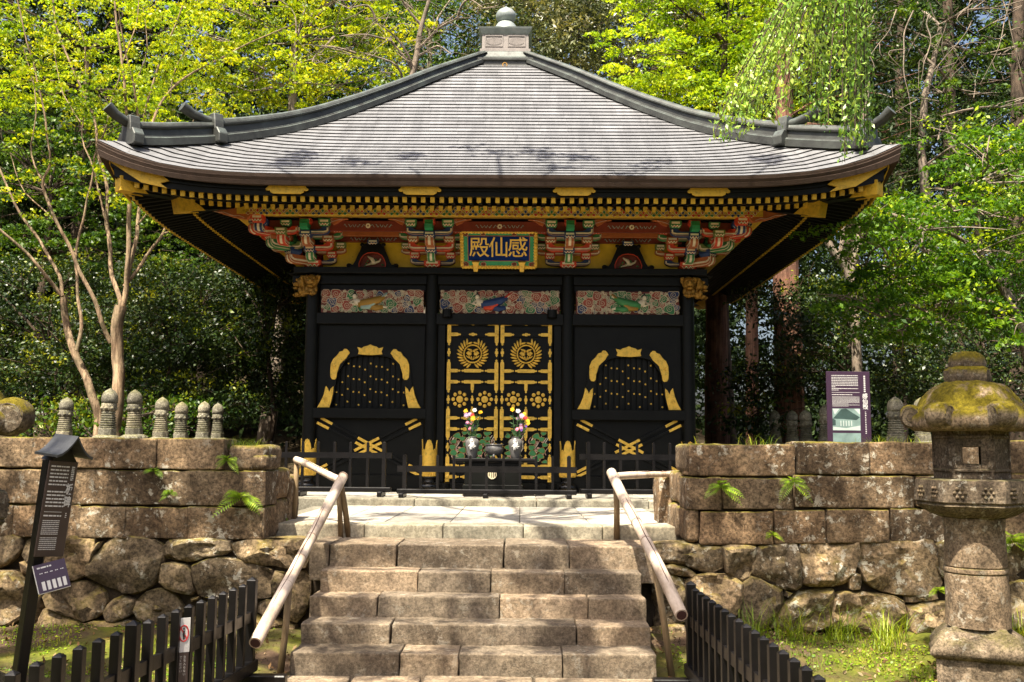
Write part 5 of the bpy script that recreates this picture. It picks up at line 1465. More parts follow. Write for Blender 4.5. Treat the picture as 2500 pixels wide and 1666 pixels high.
def pbox(mb, fn, x0, x1, d0, d1, z0, z1):
    vs = [fn(x, d, z) for z in (z0, z1) for x, d in ((x0, d0), (x1, d0), (x1, d1), (x0, d1))]
    mb.add(vs, [(0, 1, 2, 3), (7, 6, 5, 4), (0, 4, 5, 1), (1, 5, 6, 2), (2, 6, 7, 3), (3, 7, 4, 0)])

# ------------------------------------------------------------------ name plaque under the eaves
pb = atY(1218, 656, 14.62); pt = atY(1218, 561, 14.28)
W_ = (atY(1313, 610, 14.45).x - atY(1124, 610, 14.45).x) / 2; H_ = (pt - pb).length
pq = thing('name_plaque', 'blue plaque with three gold characters in a wavy gilt frame under the eaves', 'plaque', tuple(pb))
pf = plane_fn(pb, (1, 0, 0), pt - pb)
mb = MB(); pbox(mb, pf, -W_ + .02, W_ - .02, .0, .02, .02, H_ - .02); mb.build('green_border', M['green2'], pq)
bx0, bx1, bz0, bz1 = -W_ * .785, W_ * .785, H_ * .225, H_ * .845
mb = MB(); pbox(mb, pf, bx0, bx1, .0, .032, bz0, bz1); mb.build('blue_panel', M['plaque_blue'], pq)
mb = MB(); w = .010
for a, b, c_, d_ in ((bx0 - w, bx1 + w, bz1, bz1 + w), (bx0 - w, bx1 + w, bz0 - w, bz0), (bx0 - w, bx0, bz0, bz1), (bx1, bx1 + w, bz0, bz1)): pbox(mb, pf, a, b, .005, .028, c_, d_)
mb.build('panel_edge', M['rust'], pq)
def wavy(a, b, n, vertical):
    mb = MB(); vs = []; fs = []; m = 9
    for i in range(n * 8 + 1):
        t = i / (n * 8); c = 1 + .0 * t; wv = .5 + .5 * math.cos(t * n * 2 * math.pi)
        wd = .030 + .005 * wv; ht = .028 + .018 * wv
        p = a.lerp(b, t)
        for q in range(m):
            an = math.pi * q / (m - 1); off = math.cos(an) * wd; d = math.sin(an) * ht
            vs.append(pf(p.x + (off if vertical else 0), d, p.y + (0 if vertical else off)))
    for i in range(n * 8):
        for q in range(m - 1): k = i * m + q; fs.append((k, k + 1, k + m + 1, k + m))
    mb.add(vs, fs); return mb.build('wavy_frame', M['gold_letter'], pq, True)
wavy(Vector((-W_ + .03, .03)), Vector((W_ - .03, .03)), 22, False); wavy(Vector((-W_ + .03, H_ - .03)), Vector((W_ - .03, H_ - .03)), 22, False)
wavy(Vector((-W_ + .03, .03)), Vector((-W_ + .03, H_ - .03)), 12, True); wavy(Vector((W_ - .03, .03)), Vector((W_ - .03, H_ - .03)), 12, True)
for i, ch in enumerate('殿仙感'):
    letter(ch, .30, lambda x, d, z, i=i: pf(-W_ * .50 + i * W_ * .495 + x, .034 + d, (bz0 + bz1) / 2 + z), 'gold_letter', pq, 'gold_character', .006, .0015, 1.04, 1.14)
for sx in (-1, 1):
    for (x, z, r) in ((.86, .90, .05), (.40, .91, .042), (.86, .13, .05), (.40, .13, .042)):
        mb = MB()
        for q in range(5):
            a = q * 2 * math.pi / 5 + .3; mb.ball(pf(sx * W_ * x + math.cos(a) * r * .55, .02, H_ * z + math.sin(a) * r * .4), r * .42, .01, r * .34, 8, 4)
        mb.build('red_flower', M['darkred'], pq, True)
        mb = MB(); mb.tube([pf(sx * W_ * x + math.cos(a) * r * .95, .026, H_ * z + math.sin(a) * r * .72 * (1 + .12 * math.cos(5 * a))) for a in [i * math.pi / 10 for i in range(21)]], .0045, 4); mb.build('flower_outline', M['pink'], pq)
    mb = MB(); x = sx * W_ * .60
    P = [(x - .032, -.03), (x + .032, -.03), (x + .045, .10), (x + .06, .135), (x - .06, .135), (x - .045, .10)]
    mb.prism(P, .02, .075, fn=lambda u, d, z: pf(u, d, z)); bevel(mb.build('gold_hook', M['gold'], pq), .008)

# ------------------------------------------------------------------ altar, vases, incense burner, flowers
AY = 13.35
def axp(px, py=1130, Y=AY): return atY(px, py, Y).x
zt_, zt0 = zpx(1120, AY), zpx(1132, AY)
al = thing('altar_table', 'black offering table with a round white crest standing before the doors', 'table', (axp(1205), AY + .3, 1.05))
mb = MB(); mb.box(axp(1104), axp(1311), AY - .02, AY + .5, zt_ - .035, zt_); mb.box(axp(1108), axp(1307), AY + .0, AY + .48, zt_ - .055, zt_ - .035); bevel(mb.build('table_top', M['fence_black'], al), .006)
mb = MB(); mb.box(axp(1134), axp(1272), AY + .03, AY + .45, 1.20, zt_ - .055); bevel(mb.build('cabinet', M['black'], al), .006)
mb = MB(); mb.box(axp(1130), axp(1277), AY, AY + .48, 1.135, 1.20); bevel(mb.build('plinth', M['black'], al), .006)
mb = MB(); mb.box(axp(1133), axp(1274), AY - .12, AY + .46, 1.046, 1.13); bevel(mb.build('base_box', M['black_wood'], al), .006)
c0 = Vector((axp(1202), AY + .026, zpx(1160, AY))); mb = MB()
mb.tube([c0 + Vector((math.cos(a) * .055, 0, math.sin(a) * .055)) for a in [i * math.pi / 14 for i in range(29)]], .008, 6)
for xx in (-.027, 0, .027): mb.box(c0.x + xx - .008, c0.x + xx + .008, AY + .018, AY + .029, c0.z - .045, c0.z + .045)
mb.build('round_crest', M['crest_white'], al)
def place(px): return (axp(px, 1118, AY + .2), AY + .2, zt_)
def vase(px, label):
    o = place(px); v = thing('flower_vase', label, 'vase', o, 'altar vases')
    mb = MB(); mb.lathe([(.055, 0), (.062, .01), (.07, .06), (.088, .14), (.098, .20), (.094, .235), (.072, .262), (.052, .275), (.052, .285), (.060, .293), (.056, .296), (.045, .29), (.04, .25)], o, 24, closed=False)
    mb.lathe([(.055, 0.0), (.0, 0.001)], o, 24, closed=False)
    mb.build('vase_body', M['bronze'], v, True)
    mb = MB()
    for q in range(11):
        a = R(-60 + 30 * q) + .2; L = .055 if q % 2 else .042
        c = Vector(o) + Vector((0, -.0975, .165)); pts = []
        for i in range(4):
            x = math.cos(a + i * .12) * L * i / 3; z = math.sin(a + i * .12) * L * 1.35 * i / 3
            rr = .092 + .006 * (1 - abs(z) / .08); pts.append(Vector((o[0] + x, o[1] - math.sqrt(max(0, rr ** 2 - x ** 2)) - .003 + (0.016 if z < -.05 else 0), o[2] + .165 + z)))
        mb.tube(pts, [.013, .011, .009, .003], 5)
    mb.build('chrysanthemum_emblem', M['white_print'], v)
    return o
vo = [vase(1152.7, 'dark bronze vase with a pale flower emblem, nearer the plain-topped wooden rail post'), vase(1258.5, 'dark bronze vase with a pale flower emblem, on the incense burner\'s right')]
tag(bpy.data.objects['flower_vase'], 'dark bronze flower vase left of the incense burner on the altar')
tag(bpy.data.objects['flower_vase.001'], 'dark bronze flower vase right of the incense burner on the altar')
o = place(1206); bu = thing('incense_burner', 'low round bronze incense burner between the two vases', 'incense burner', o)
mb = MB(); mb.lathe([(.06, .04), (.10, .06), (.125, .10), (.128, .14), (.118, .165), (.112, .175), (.13, .185), (.132, .195), (.11, .192), (.10, .15)], o, 24, closed=False); mb.lathe([(.06, .04), (0, .04)], o, 24, closed=False); mb.build('bowl', M['bronze'], bu, True)
for q in range(3):
    a = q * 2.094 + .5; mb = MB(); mb.tube([(o[0] + math.cos(a) * .08, o[1] + math.sin(a) * .08, o[2] + .06), (o[0] + math.cos(a) * .095, o[1] + math.sin(a) * .095, o[2] + .03), (o[0] + math.cos(a) * .085, o[1] + math.sin(a) * .085, o[2])], [.022, .016, .02], 8); mb.build('foot', M['bronze'], bu, True)
def bouquet(o, spec, label, seed):
    b = thing('flower_bouquet', label, 'flowers', (o[0], o[1], o[2] + .28), 'altar flowers'); rr = random.Random(seed)
    st = MB(); lf = MB()
    for (dx, dz, col, sz) in spec:
        top_ = Vector((o[0] + dx, o[1] + rr.uniform(-.06, .02), o[2] + .29 + dz)); base = Vector((o[0] + dx * .12, o[1], o[2] + .24))
        st.tube([base, base.lerp(top_, .5) + Vector((dx * .1, 0, .02)), top_], .0035, 5)
        for q in range(5):
            p = base.lerp(top_, rr.uniform(.3, .85)); a = rr.uniform(0, 6.28); L = rr.uniform(.04, .08)
            e = p + Vector((math.cos(a) * L, math.sin(a) * L * .6, L * .5)); sd = Vector((0, 0, .012)); lf.add([p, p.lerp(e, .5) + sd, e, p.lerp(e, .5) - sd], [(0, 1, 2, 3)])
        bl = MB(); fc = Vector((rr.uniform(-.4, .4), -1, rr.uniform(.1, .7))).normalized(); e1 = fc.cross(Vector((0, 0, 1))).normalized(); e2 = e1.cross(fc)
        for ring, (np_, ln_, lift_) in enumerate(((12, 1.0, .0), (9, .68, .3), (5, .36, .5))):
            for q in range(np_):
                a = 2 * math.pi * (q + ring * .4) / np_ + rr.uniform(-.12, .12); dv = (e1 * math.cos(a) + e2 * math.sin(a)); tn = fc.cross(dv); L_ = sz * ln_ * rr.uniform(.85, 1.15)
                b0 = top_ + fc * (sz * lift_ * .5); tip = b0 + dv * L_ + fc * (sz * .25 * (1 - ring * .2)); md = b0 + dv * (L_ * .6) + fc * (sz * .05)
                bl.add([b0, md + tn * (sz * .17), tip, md - tn * (sz * .17)], [(0, 1, 2, 3)])
        bl.build('bloom', M['petal_' + col], b)
    for q in range(40):
        p = Vector((o[0] + rr.gauss(0, .045), o[1] + rr.gauss(0, .03), o[2] + .28 + abs(rr.gauss(.09, .08)))); a = rr.uniform(0, 6.28); L = rr.uniform(.03, .07)
        e = p + Vector((math.cos(a) * L, -.02, L * rr.uniform(-.2, 1))); sd = Vector((.008, 0, .009)); lf.add([p, p.lerp(e, .5) + sd, e, p.lerp(e, .5) - sd], [(0, 1, 2, 3)])
    st.build('stems', M['stem_green'], b); lf.build('leaves', M['stem_green'], b)
bouquet(vo[0], [(-.095, .36, 'yellow', .036), (.03, .37, 'white', .036), (.11, .34, 'yellow', .034), (-.085, .30, 'lilac', .040), (-.04, .315, 'lilac', .032), (-.005, .30, 'red', .036), (.01, .255, 'yellow', .045), (.06, .265, 'yellow', .035), (-.07, .20, 'pink', .026), (-.02, .195, 'pink', .028), (-.08, .18, 'purple', .026), (-.02, .145, 'pink', .03), (.02, .15, 'purple', .028), (-.035, .115, 'pink', .026), (.0, .10, 'purple', .028)], 'bouquet with a low cluster of purple flowers in the vase left of the incense burner', 5)
bouquet(vo[1], [(-.045, .385, 'yellow', .036), (.03, .36, 'white', .038), (.115, .325, 'yellow', .03), (.08, .295, 'lilac', .042), (.03, .26, 'lilac', .034), (.13, .265, 'red', .036), (.165, .225, 'yellow', .036), (.175, .19, 'yellow', .03), (.065, .175, 'lilac', .024), (.10, .17, 'pink', .026), (.075, .135, 'pink', .032), (.02, .11, 'pink', .03), (.145, .15, 'purple', .024), (.08, .10, 'purple', .024), (.075, .06, 'pink', .033)], 'bouquet trailing a yellow flower to one side in the vase right of the incense burner', 6)

# ------------------------------------------------------------------ low fences before the hall
def post(mb, x, y, z0, z1, w):
    h = w / 2
    vs = [(x + a * h, y + b * h, z) for z in (z0, z1) for a, b in ((-1, -1), (1, -1), (1, 1), (-1, 1))] + [(x, y, z1 + w * .35)]
    mb.add(vs, [(0, 3, 2, 1), (0, 1, 5, 4), (1, 2, 6, 5), (2, 3, 7, 6), (3, 0, 4, 7), (4, 5, 8), (5, 6, 8), (6, 7, 8), (7, 4, 8)])
def low_fence(label, pxs, thick, Y, ytop, yr0, yr1, yb0, yb1, feet, ext):
    ym = ytop; X = [atY(p, 1150, Y).x for p in pxs]
    fz = lambda py: atY(sum(pxs) / len(pxs), py, Y).z
    f = thing('low_fence', label, 'fence', (X[0], Y, 1.05), 'low fences before the hall')
    z1 = fz(ytop)
    for p, x in zip(pxs, X):
        mb = MB(); post(mb, x, Y, fz(yb0) - .01, z1, .05 if p in thick else .034); mb.build('post', M['fence_black'], f)
    mb = MB(); mb.box(atY(ext[0], 1150, Y).x, atY(ext[1], 1150, Y).x, Y - .019, Y + .019, fz(yr1), fz(yr0)); mb.build('rail', M['fence_black'], f)
    mb = MB(); mb.box(atY(ext[0], 1150, Y).x, atY(ext[1], 1150, Y).x, Y - .04, Y + .04, fz(yb1), fz(yb0)); bevel(mb.build('base_beam', M['fence_black'], f), .012, 2)
    for p in feet:
        x = atY(p, 1200, Y).x; mb = MB(); mb.box(x - .032, x + .032, Y - .21, Y + .21, 1.046, fz(yb1) + .012); bevel(mb.build('foot', M['fence_black'], f), .012, 2)
low_fence('low black post fence in front of the altar table', [988, 1027, 1068, 1108, 1148, 1188, 1229, 1270, 1309, 1349, 1389], (988, 1389), 12.92, 1114, 1139, 1154, 1195, 1207, (983, 1186, 1388), (970, 1408))
low_fence('taller black post fence before the hall, nearest the bamboo rail with the cross-piece', [541, 580, 621, 660, 698, 738, 776, 816, 855, 897, 937], (937,), 13.1, 1080, 1104, 1118, 1188, 1200, (736, 931), (530, 956))
low_fence('taller black post fence reaching behind the wall under the purple sign', [1436, 1475, 1515, 1555.6, 1596, 1636, 1675, 1715, 1755], (1436,), 13.1, 1083, 1110, 1124, 1195, 1207, (1437, 1636), (1415, 1775))
tag(bpy.data.objects['low_fence.001'], 'taller black post fence before the hall, on the side of the brown sign')

# ------------------------------------------------------------------ the two fences along the path
def path_fence(label, a, b, n, wide, footx, tops=None):
    f = thing('post_fence', label, 'fence', (a[0], a[1], 0), 'black fences along the path')
    a = Vector((a[0], a[1], 0)); b = Vector((b[0], b[1], 0)); d = (b - a).normalized()
    for i in range(n):
        p = Vector((*tops[i], 0)) if tops else a.lerp(b, i / (n - 1)); w = .05 if i not in wide else .066
        mb = MB(); post(mb, p.x, p.y, .12, .70 + (.02 if i in wide else 0), w); bevel(mb.build('post', M['fence_black'], f), .003)
    mb = MB(); mb.bar(a - d * .12 + Vector((0, 0, .46)), b + d * .05 + Vector((0, 0, .46)), .035, .075); mb.build('rail', M['fence_black'], f)
    mb = MB(); mb.bar(a - d * .12 + Vector((0, 0, .105)), b + d * .07 + Vector((0, 0, .105)), .085, .085); bevel(mb.build('base_beam', M['fence_black'], f), .006)
    for t in (.98, .45, .05):
        p = a.lerp(b, t); mb = MB(); mb.cbox((p.x + footx * .06, p.y, .032), .46, .09, .064); bevel(mb.build('foot', M['fence_black'], f), .008)
    return f
path_fence('black post fence beside the path, carrying the no-entry sign', (-2.185, 4.33), (-1.945, 7.25), 17, (6, 16), 1)
path_fence('black post fence beside the path on the mossy lantern side', (1.31, 4.40), (1.25, 7.25), 17, (16,), -1)

# no entry sign
Ys = 6.04; sx_ = -2.185 + (Ys - 4.33) / (7.25 - 4.33) * .24
ns = thing('no_entry_sign', 'white no-entry plate with red circle over a brown text strip on the fence', 'sign', (sx_, Ys - .06, .2))
fa_ = plane_fn((sx_ + .035, Ys - .045, 0), (1, .55, 0), (0, 0, 1))
zA0, zA1 = atY(482, 1589, Ys).z, atY(482, 1506, Ys).z
mb = MB(); pbox(mb, fa_, -.036, .036, 0, .006, zA0, zA1); mb.build('white_plate', M['white_print'], ns)
mb = MB(); pbox(mb, fa_, -.033, .033, 0, .005, zA0 - .32, zA0 - .001); mb.build('text_strip', M['sign_brown'], ns)
zc = (zA0 + zA1) / 2 + .01; mb = MB(); mb.tube([fa_(math.cos(a) * .026, .007, zc + math.sin(a) * .046) for a in [i * math.pi / 14 for i in range(29)]], .0042, 5); mb.tube([fa_(-.018, .0075, zc + .032), fa_(.018, .0075, zc - .032)], .0038, 5); mb.build('red_circle', M['sign_red'], ns)
mb = MB(); mb.ball(fa_(0, .0065, zc + .027), .006, .003, .007, 8, 5); mb.tube([fa_(0, .0065, zc + .016), fa_(0, .0065, zc - .006), fa_(.002, .0065, zc - .036)], [.006, .007, .004], 6); mb.build('figure_symbol', M['ink'], ns)
for i, col_ in enumerate(('立ち入らない', 'でください')):
    for j, ch in enumerate(col_): letter(ch, .017, lambda x, d, z, i=i, j=j: fa_(.011 - i * .022 + x, .0055 + d, zA0 - .03 - j * .02 + z), 'white_print', ns, 'lettering', .0003)

# ------------------------------------------------------------------ bamboo handrails
def bamboo(pts, r, par, node=.37, name='bamboo_rail', open_end=True):
    pts = [Vector(p) for p in pts]; a, b = pts[0], pts[-1]; Ln = (b - a).length; n = 24; mb = MB()
    P = []; rad = []
    for i in range(n + 1):
        t = i / n; p = a.lerp(b, t); p = p + Vector((math.sin(t * 5) * .006, 0, math.sin(t * 4 + 1) * .008)); P.append(p); rad.append(r * (1 + .05 * math.sin(t * 9)))
    mb.tube(P, rad, 14, caps=True); o = mb.build(name, M['bamboo'], par, False); smooth_angle(o, 50)
    k = 1; mbn = MB()
    while k * node < Ln:
        t = (k * node + .03 * math.sin(k * 3)) / Ln; i = min(n - 1, int(t * n)); p = P[i].lerp(P[i + 1], t * n - i); d = (P[i + 1] - P[i]).normalized()
        mbn.tube([p - d * .006, p - d * .002, p + d * .002, p + d * .006], [r * 1.0, r * 1.035, r * 1.035, r * 1.0], 14); k += 1
    tag(mbn.build('bamboo_nodes', M['bamboo_joint'], par, True), kind='stuff')
    if open_end:
        d = (P[0] - P[1]).normalized(); mb = MB(); mb.tube([P[0] + d * .001, P[0] + d * .002], r * .78, 14); mb.build('bamboo_bore', M['bamboo_inside'], par)
    # a drying crack along the cane
    ck = MB(); 
    up = Vector((0, -.55, .83)).normalized()
    ck.tube([P[i] + (up - (P[-1] - P[0]).normalized() * up.dot((P[-1] - P[0]).normalized())).normalized() * (r * 1.0) + Vector((.004 * math.sin(i), 0, 0)) for i in range(3, 19)], [.0005] + [.0035] * 14 + [.0005], 5); ck.build('drying_crack', M['bamboo_inside'], par)
def rail(label, lo, hi, far, posts, foot2):
    h = thing('bamboo_handrail', label, 'handrail', (lo[0], lo[1], 0), 'bamboo handrails')
    bamboo([lo, hi], .046, h)
    if far: bamboo([far[0], far[1]], .034, h, .22, open_end=False)
    for (p, q, r_) in posts:
        mb = MB(); p = Vector(p); q = Vector(q); mb.tube([p, p.lerp(q, .5) + Vector((.006, 0, 0)), q], [r_ * 1.05, r_, r_ * .95], 8); mb.build('rail_post', M['rail_post'], h, True)
L0, L1 = atY(623, 1573, 7.02), atY(838, 1164, 9.36)
R0, R1 = atY(1664, 1505, 7.02), atY(1494, 1152, 9.36)
def on(a, b, Y): t = (Y - a.y) / (b.y - a.y); return a.lerp(b, t)
rail('bamboo handrail at the no-entry fence side of the steps, with a short sloping cross rail', L0, L1, (atY(722, 1124, 10.0), L1 + Vector((-.03, .06, -.03))),
     [((-1.81, 7.63, -.05), on(L0, L1, 7.72) + Vector((.015, 0, -.02)), .026), (tuple(atZ(851, 1311, .84)), L1 + Vector((-.02, -.05, -.02)), .028), (tuple(atZ(832, 1312, .84)), L1 + Vector((-.045, -.05, -.03)), .024), (tuple(atZ(716, 1270, .95)), atY(724, 1128, 10.0), .026)], None)
rail('bamboo handrail beside the mossy lantern, with a level cross rail running to the wall', R0, R1, (R1 + Vector((.05, .03, -.05)), atY(1690, 1153, 10.15)),
     [((1.176, 7.70, -.05), on(R0, R1, 7.78) + Vector((-.0, 0, -.02)), .026), (tuple(atZ(1506, 1317, .84)), R1 + Vector((.03, -.03, -.02)), .028)], None)

# ------------------------------------------------------------------ stone lanterns
def rough_lathe(prof_, c, n, amp, seed, sides=None, rot=0.0, fr=7.0):
    """lathe with many segments; sides gives a polygonal plan"""
    mb = MB(); vs = []; fs = []
    for r, z in prof_:
        for i in range(n):
            a = 2 * math.pi * i / n + rot
            k = 1.0
            if sides:
                q = (a - rot) % (2 * math.pi / sides) - math.pi / sides; k = math.cos(math.pi / sides) / math.cos(q)
            p = Vector((c[0] + r * k * math.cos(a), c[1] + r * k * math.sin(a), c[2] + z))
            e = nz(p, fr, seed) * amp + nz(p, fr * 2.7, seed + 4) * amp * .5
            vs.append(p + Vector((math.cos(a), math.sin(a), .4)) * e)
    m = len(prof_)
    for k in range(m - 1):
        for i in range(n): j = (i + 1) % n; fs.append((k * n + i, k * n + j, (k + 1) * n + j, (k + 1) * n + i))
    fs.append(tuple(range(n - 1, -1, -1))); fs.append(tuple(range((m - 1) * n, m * n)))
    mb.add(vs, fs); return mb
def stone_lantern(c, label, seed, dz=0.0, sr=1.0):
    t = thing('stone_lantern', label, 'stone lantern', c, 'stone lanterns'); x, y, z = c; z -= dz
    C_ = (x, y, z)
    o = rough_lathe([(.30, -.15), (.30, .20), (.285, .215), (.285, .235)], C_, 48, .012, seed, 4, math.pi / 4); 
    for i_, v in enumerate(o.v): pass
    ob = rough_lathe([(.42, -.2), (.42, .19), (.40, .205)], C_, 64, .014, seed, 4, math.pi / 4).build('pedestal', M['lantern_stone'], t); smooth_angle(ob, 45)
    ob = rough_lathe([(.43, .17), (.475, .205), (.475, .24), (.42, .295), (.34, .34), (.27, .37), (.25, .39)], C_, 64, .026, seed + 1, 4, math.pi / 4).build('lotus_mound', M['lantern_stone'], t); smooth_angle(ob, 50)
    ob = rough_lathe([(.228, .385), (.226, .60), (.222, .77), (.212, .778), (.225, .786), (.228, .80), (.225, .815), (.212, .823), (.22, .832), (.216, 1.0), (.214, 1.12), (.22, 1.135), (.22, 1.19)], C_, 40, .004, seed + 2).build('shaft', M['lantern_stone'], t); smooth_angle(ob, 40)
    ob = rough_lathe([(.22, 1.185), (.30, 1.215), (.37, 1.255), (.405, 1.285), (.395, 1.30), (.415, 1.315), (.418, 1.45), (.41, 1.475), (.36, 1.485)], C_, 72, .010, seed + 3, 6).build('middle_platform', M['lantern_stone'], t); smooth_angle(ob, 35)
    for f_ in range(6):      # carved roundels on the faces
        a = math.pi / 6 + f_ * math.pi / 3; n_ = Vector((math.cos(a), math.sin(a), 0)); sd = Vector((-n_.y, n_.x, 0)); rad = .418 * math.cos(math.pi / 6) + .002
        for s_ in (-.095, .095):
            mb = MB(); o_ = Vector((x, y, z + 1.385)) + n_ * rad + sd * s_
            for q in range(7):
                b_ = q * math.pi / 3; dd = 0 if q == 6 else .036; mb.ball(o_ + sd * math.cos(b_) * dd + Vector((0, 0, math.sin(b_) * dd)), .013, .013, .013, 8, 5)
            mb.build('carved_roundel', M['lantern_stone'], t, True)
    # fire box: hexagonal, pierced front and back
    ri, ro = .155, .272; zb, ztp = 1.482, 1.85; mb = MB()
    for f_ in range(6):
        a0 = f_ * math.pi / 3; a1 = a0 + math.pi / 3
        am = (a0 + a1) / 2; n_ = Vector((math.cos(am), math.sin(am), 0)); sd = Vector((-n_.y, n_.x, 0))
        d_o = ro * math.cos(math.pi / 6); hw = ro * .5; d_i = d_o - .075
        def pt_(u, v, d): return Vector((x, y, 0)) + n_ * d + sd * u + Vector((0, 0, z + v))
        opn = f_ in (1, 4)   # faces towards and away from the viewer
        hwi = hw - .0433
        if opn:
            for (u0, u1, v0, v1) in ((-hw, -.062, zb, ztp), (.062, hw, zb, ztp), (-.062, .062, zb, zb + .115), (-.062, .062, zb + .245, ztp)):
                ui0 = max(-hwi, u0) if u0 < -.07 else u0; ui1 = min(hwi, u1) if u1 > .07 else u1
                vs = [pt_(u0, v0, d_o), pt_(u1, v0, d_o), pt_(u1, v1, d_o), pt_(u0, v1, d_o), pt_(ui0, v0, d_i), pt_(ui1, v0, d_i), pt_(ui1, v1, d_i), pt_(ui0, v1, d_i)]
                mb.add(vs, [(0, 1, 2, 3), (7, 6, 5, 4), (0, 4, 5, 1), (1, 5, 6, 2), (2, 6, 7, 3), (3, 7, 4, 0)])
        else:
            vs = [pt_(-hw, zb, d_o), pt_(hw, zb, d_o), pt_(hw, ztp, d_o), pt_(-hw, ztp, d_o), pt_(-hwi, zb, d_i), pt_(hwi, zb, d_i), pt_(hwi, ztp, d_i), pt_(-hwi, ztp, d_i)]
            mb.add(vs, [(0, 1, 2, 3), (7, 6, 5, 4), (0, 4, 5, 1), (1, 5, 6, 2), (2, 6, 7, 3), (3, 7, 4, 0)])
        # raised frame on each face
        for (u0, u1, v0, v1) in ((-hw + .012, hw - .012, zb + .055, zb + .078), (-hw + .012, hw - .012, ztp - .06, ztp - .035), (-hw + .012, -hw + .032, zb + .078, ztp - .06), (hw - .032, hw - .012, zb + .078, ztp - .06)):
            vs = [pt_(u0, v0, d_o + .012), pt_(u1, v0, d_o + .012), pt_(u1, v1, d_o + .012), pt_(u0, v1, d_o + .012), pt_(u0, v0, d_o - .01), pt_(u1, v0, d_o - .01), pt_(u1, v1, d_o - .01), pt_(u0, v1, d_o - .01)]
            mb.add(vs, [(0, 1, 2, 3), (7, 6, 5, 4), (0, 4, 5, 1), (1, 5, 6, 2), (2, 6, 7, 3), (3, 7, 4, 0)])
    fb = mb.build('fire_box', M['lantern_stone'], t); bevel(fb, .006)
    # roof cap with six curled corners
    ob = rough_lathe([(.25, 1.845), (.40, 1.85), (.44, 1.875), (.455, 1.905), (.45, 1.955), (.42, 1.995), (.38, 2.04), (.345, 2.10), (.295, 2.165), (.25, 2.205), (.19, 2.228), (.16, 2.232)], C_, 90, .020, seed + 5, 6, fr=9).build('roof_cap', M['lantern_moss'], t); smooth_angle(ob, 60)
    for f_ in range(6):
        a = f_ * math.pi / 3; n_ = Vector((math.cos(a), math.sin(a), 0)); sd = Vector((-n_.y, n_.x, 0)); o_ = Vector((x, y, z + 1.965)) + n_ * .415
        mb = MB(); vs = []; fs = []; nn = 20; ws = [-.085, -.078, -.045, 0, .045, .078, .085]; rs_ = [q_ * sr for q_ in (.05, .082, .094, .096, .094, .082, .05)]
        for wv, rr in zip(ws, rs_):
            for i in range(nn):
                b_ = 2 * math.pi * i / nn; p = o_ + sd * wv + n_ * (math.cos(b_) * rr * .92) + Vector((0, 0, math.sin(b_) * rr))
                vs.append(p + (p - o_).normalized() * (nz(p, 12, seed + 7) * .012))
        for k in range(len(ws) - 1):
            for i in range(nn): j = (i + 1) % nn; fs.append((k * nn + i, k * nn + j, (k + 1) * nn + j, (k + 1) * nn + i))
        fs.append(tuple(range(nn - 1, -1, -1))); fs.append(tuple(range((len(ws) - 1) * nn, len(ws) * nn))); mb.add(vs, fs)
        for sg in (-1, 1):
            mb.tube([o_ + sd * (sg * .080) + n_ * (math.cos(b_) * (.072 - .006 * b_) * sr) + Vector((0, 0, math.sin(b_) * (.072 - .006 * b_) * sr)) for b_ in [i * .5 for i in range(22)]], .007, 5)
        smooth_angle(mb.build('corner_scroll', M['lantern_moss'], t), 50)
    ob = rough_lathe([(.165, 2.222), (.178, 2.25), (.176, 2.315), (.16, 2.332), (.143, 2.345), (.15, 2.37), (.135, 2.415), (.105, 2.45), (.085, 2.46)], C_, 48, .012, seed + 6, 6, .3, 10).build('jewel', M['lantern_moss'], t); smooth_angle(ob, 45)
lx = atY(2370, 1105, 7.6).x
stone_lantern((lx, 7.6, .02), 'stone lantern with a moss-covered cap standing on the grass by the wall', 20, .02)
bpy.data.objects['stone_lantern'].rotation_euler = (0, 0, R(-23))
stone_lantern((atY(80, 1020, 6.6).x - .60, 6.6, .0), 'stone lantern at the picture edge, mostly cut off, its curled cap corner showing', 40, .16, 1.3)
bpy.data.objects['stone_lantern.001'].scale = (1.12, 1.12, 1.04)

# ------------------------------------------------------------------ stupas
st_me = None
def stupa_parts(c, t):
    x, y, z = c
    mb = MB(); mb.lathe([(.25, 0), (.25, .34), (.24, .355), (.24, .36)], c, sq=4, rot=math.pi / 4); mb.lathe([(.215, .36), (.215, .72), (.205, .74)], c, sq=4, rot=math.pi / 4); a = mb.build('plinth', M['stupa_stone'], t); bevel(a, .012)
    mb = MB(); mb.lathe([(.13, .735), (.155, .76), (.165, .80), (.155, .835), (.12, .85)], c, 24)
    for q in range(10):
        b = q * .628; mb.ball((x + math.cos(b) * .15, y + math.sin(b) * .15, z + .795), .035, .035, .04, 7, 5)
    mb.build('lotus_base', M['stupa_stone'], t, True)
    mb = MB(); mb.lathe([(.115, .845), (.115, .93), (.108, .94)], c, 8); bevel(mb.build('drum', M['stupa_stone'], t), .006)
    pr = []
    for q in range(7):
        z0 = .94 + q * .030; r = .105 - q * .003; pr += [(r - .014, z0), (r, z0 + .006), (r, z0 + .019), (r - .014, z0 + .025)]
    mb = MB(); mb.lathe(pr, c, 24); smooth_angle(mb.build('ring_stack', M['stupa_stone'], t), 40)
    mb = MB(); mb.lathe([(.078, 1.145), (.088, 1.16), (.094, 1.20), (.093, 1.245), (.085, 1.252)], c, 24)
    for q in range(8):
        b = q * .785; mb.ball((x + math.cos(b) * .088, y + math.sin(b) * .088, z + 1.185), .024, .024, .024, 7, 5)
    mb.build('lotus_band', M['stupa_stone'], t, True)
    mb = MB(); mb.lathe([(.085, 1.25), (.098, 1.262), (.101, 1.30), (.096, 1.34), (.082, 1.375), (.058, 1.405), (.028, 1.425), (.004, 1.44)], c, 24); mb.build('jewel', M['stupa_stone'], t, True)
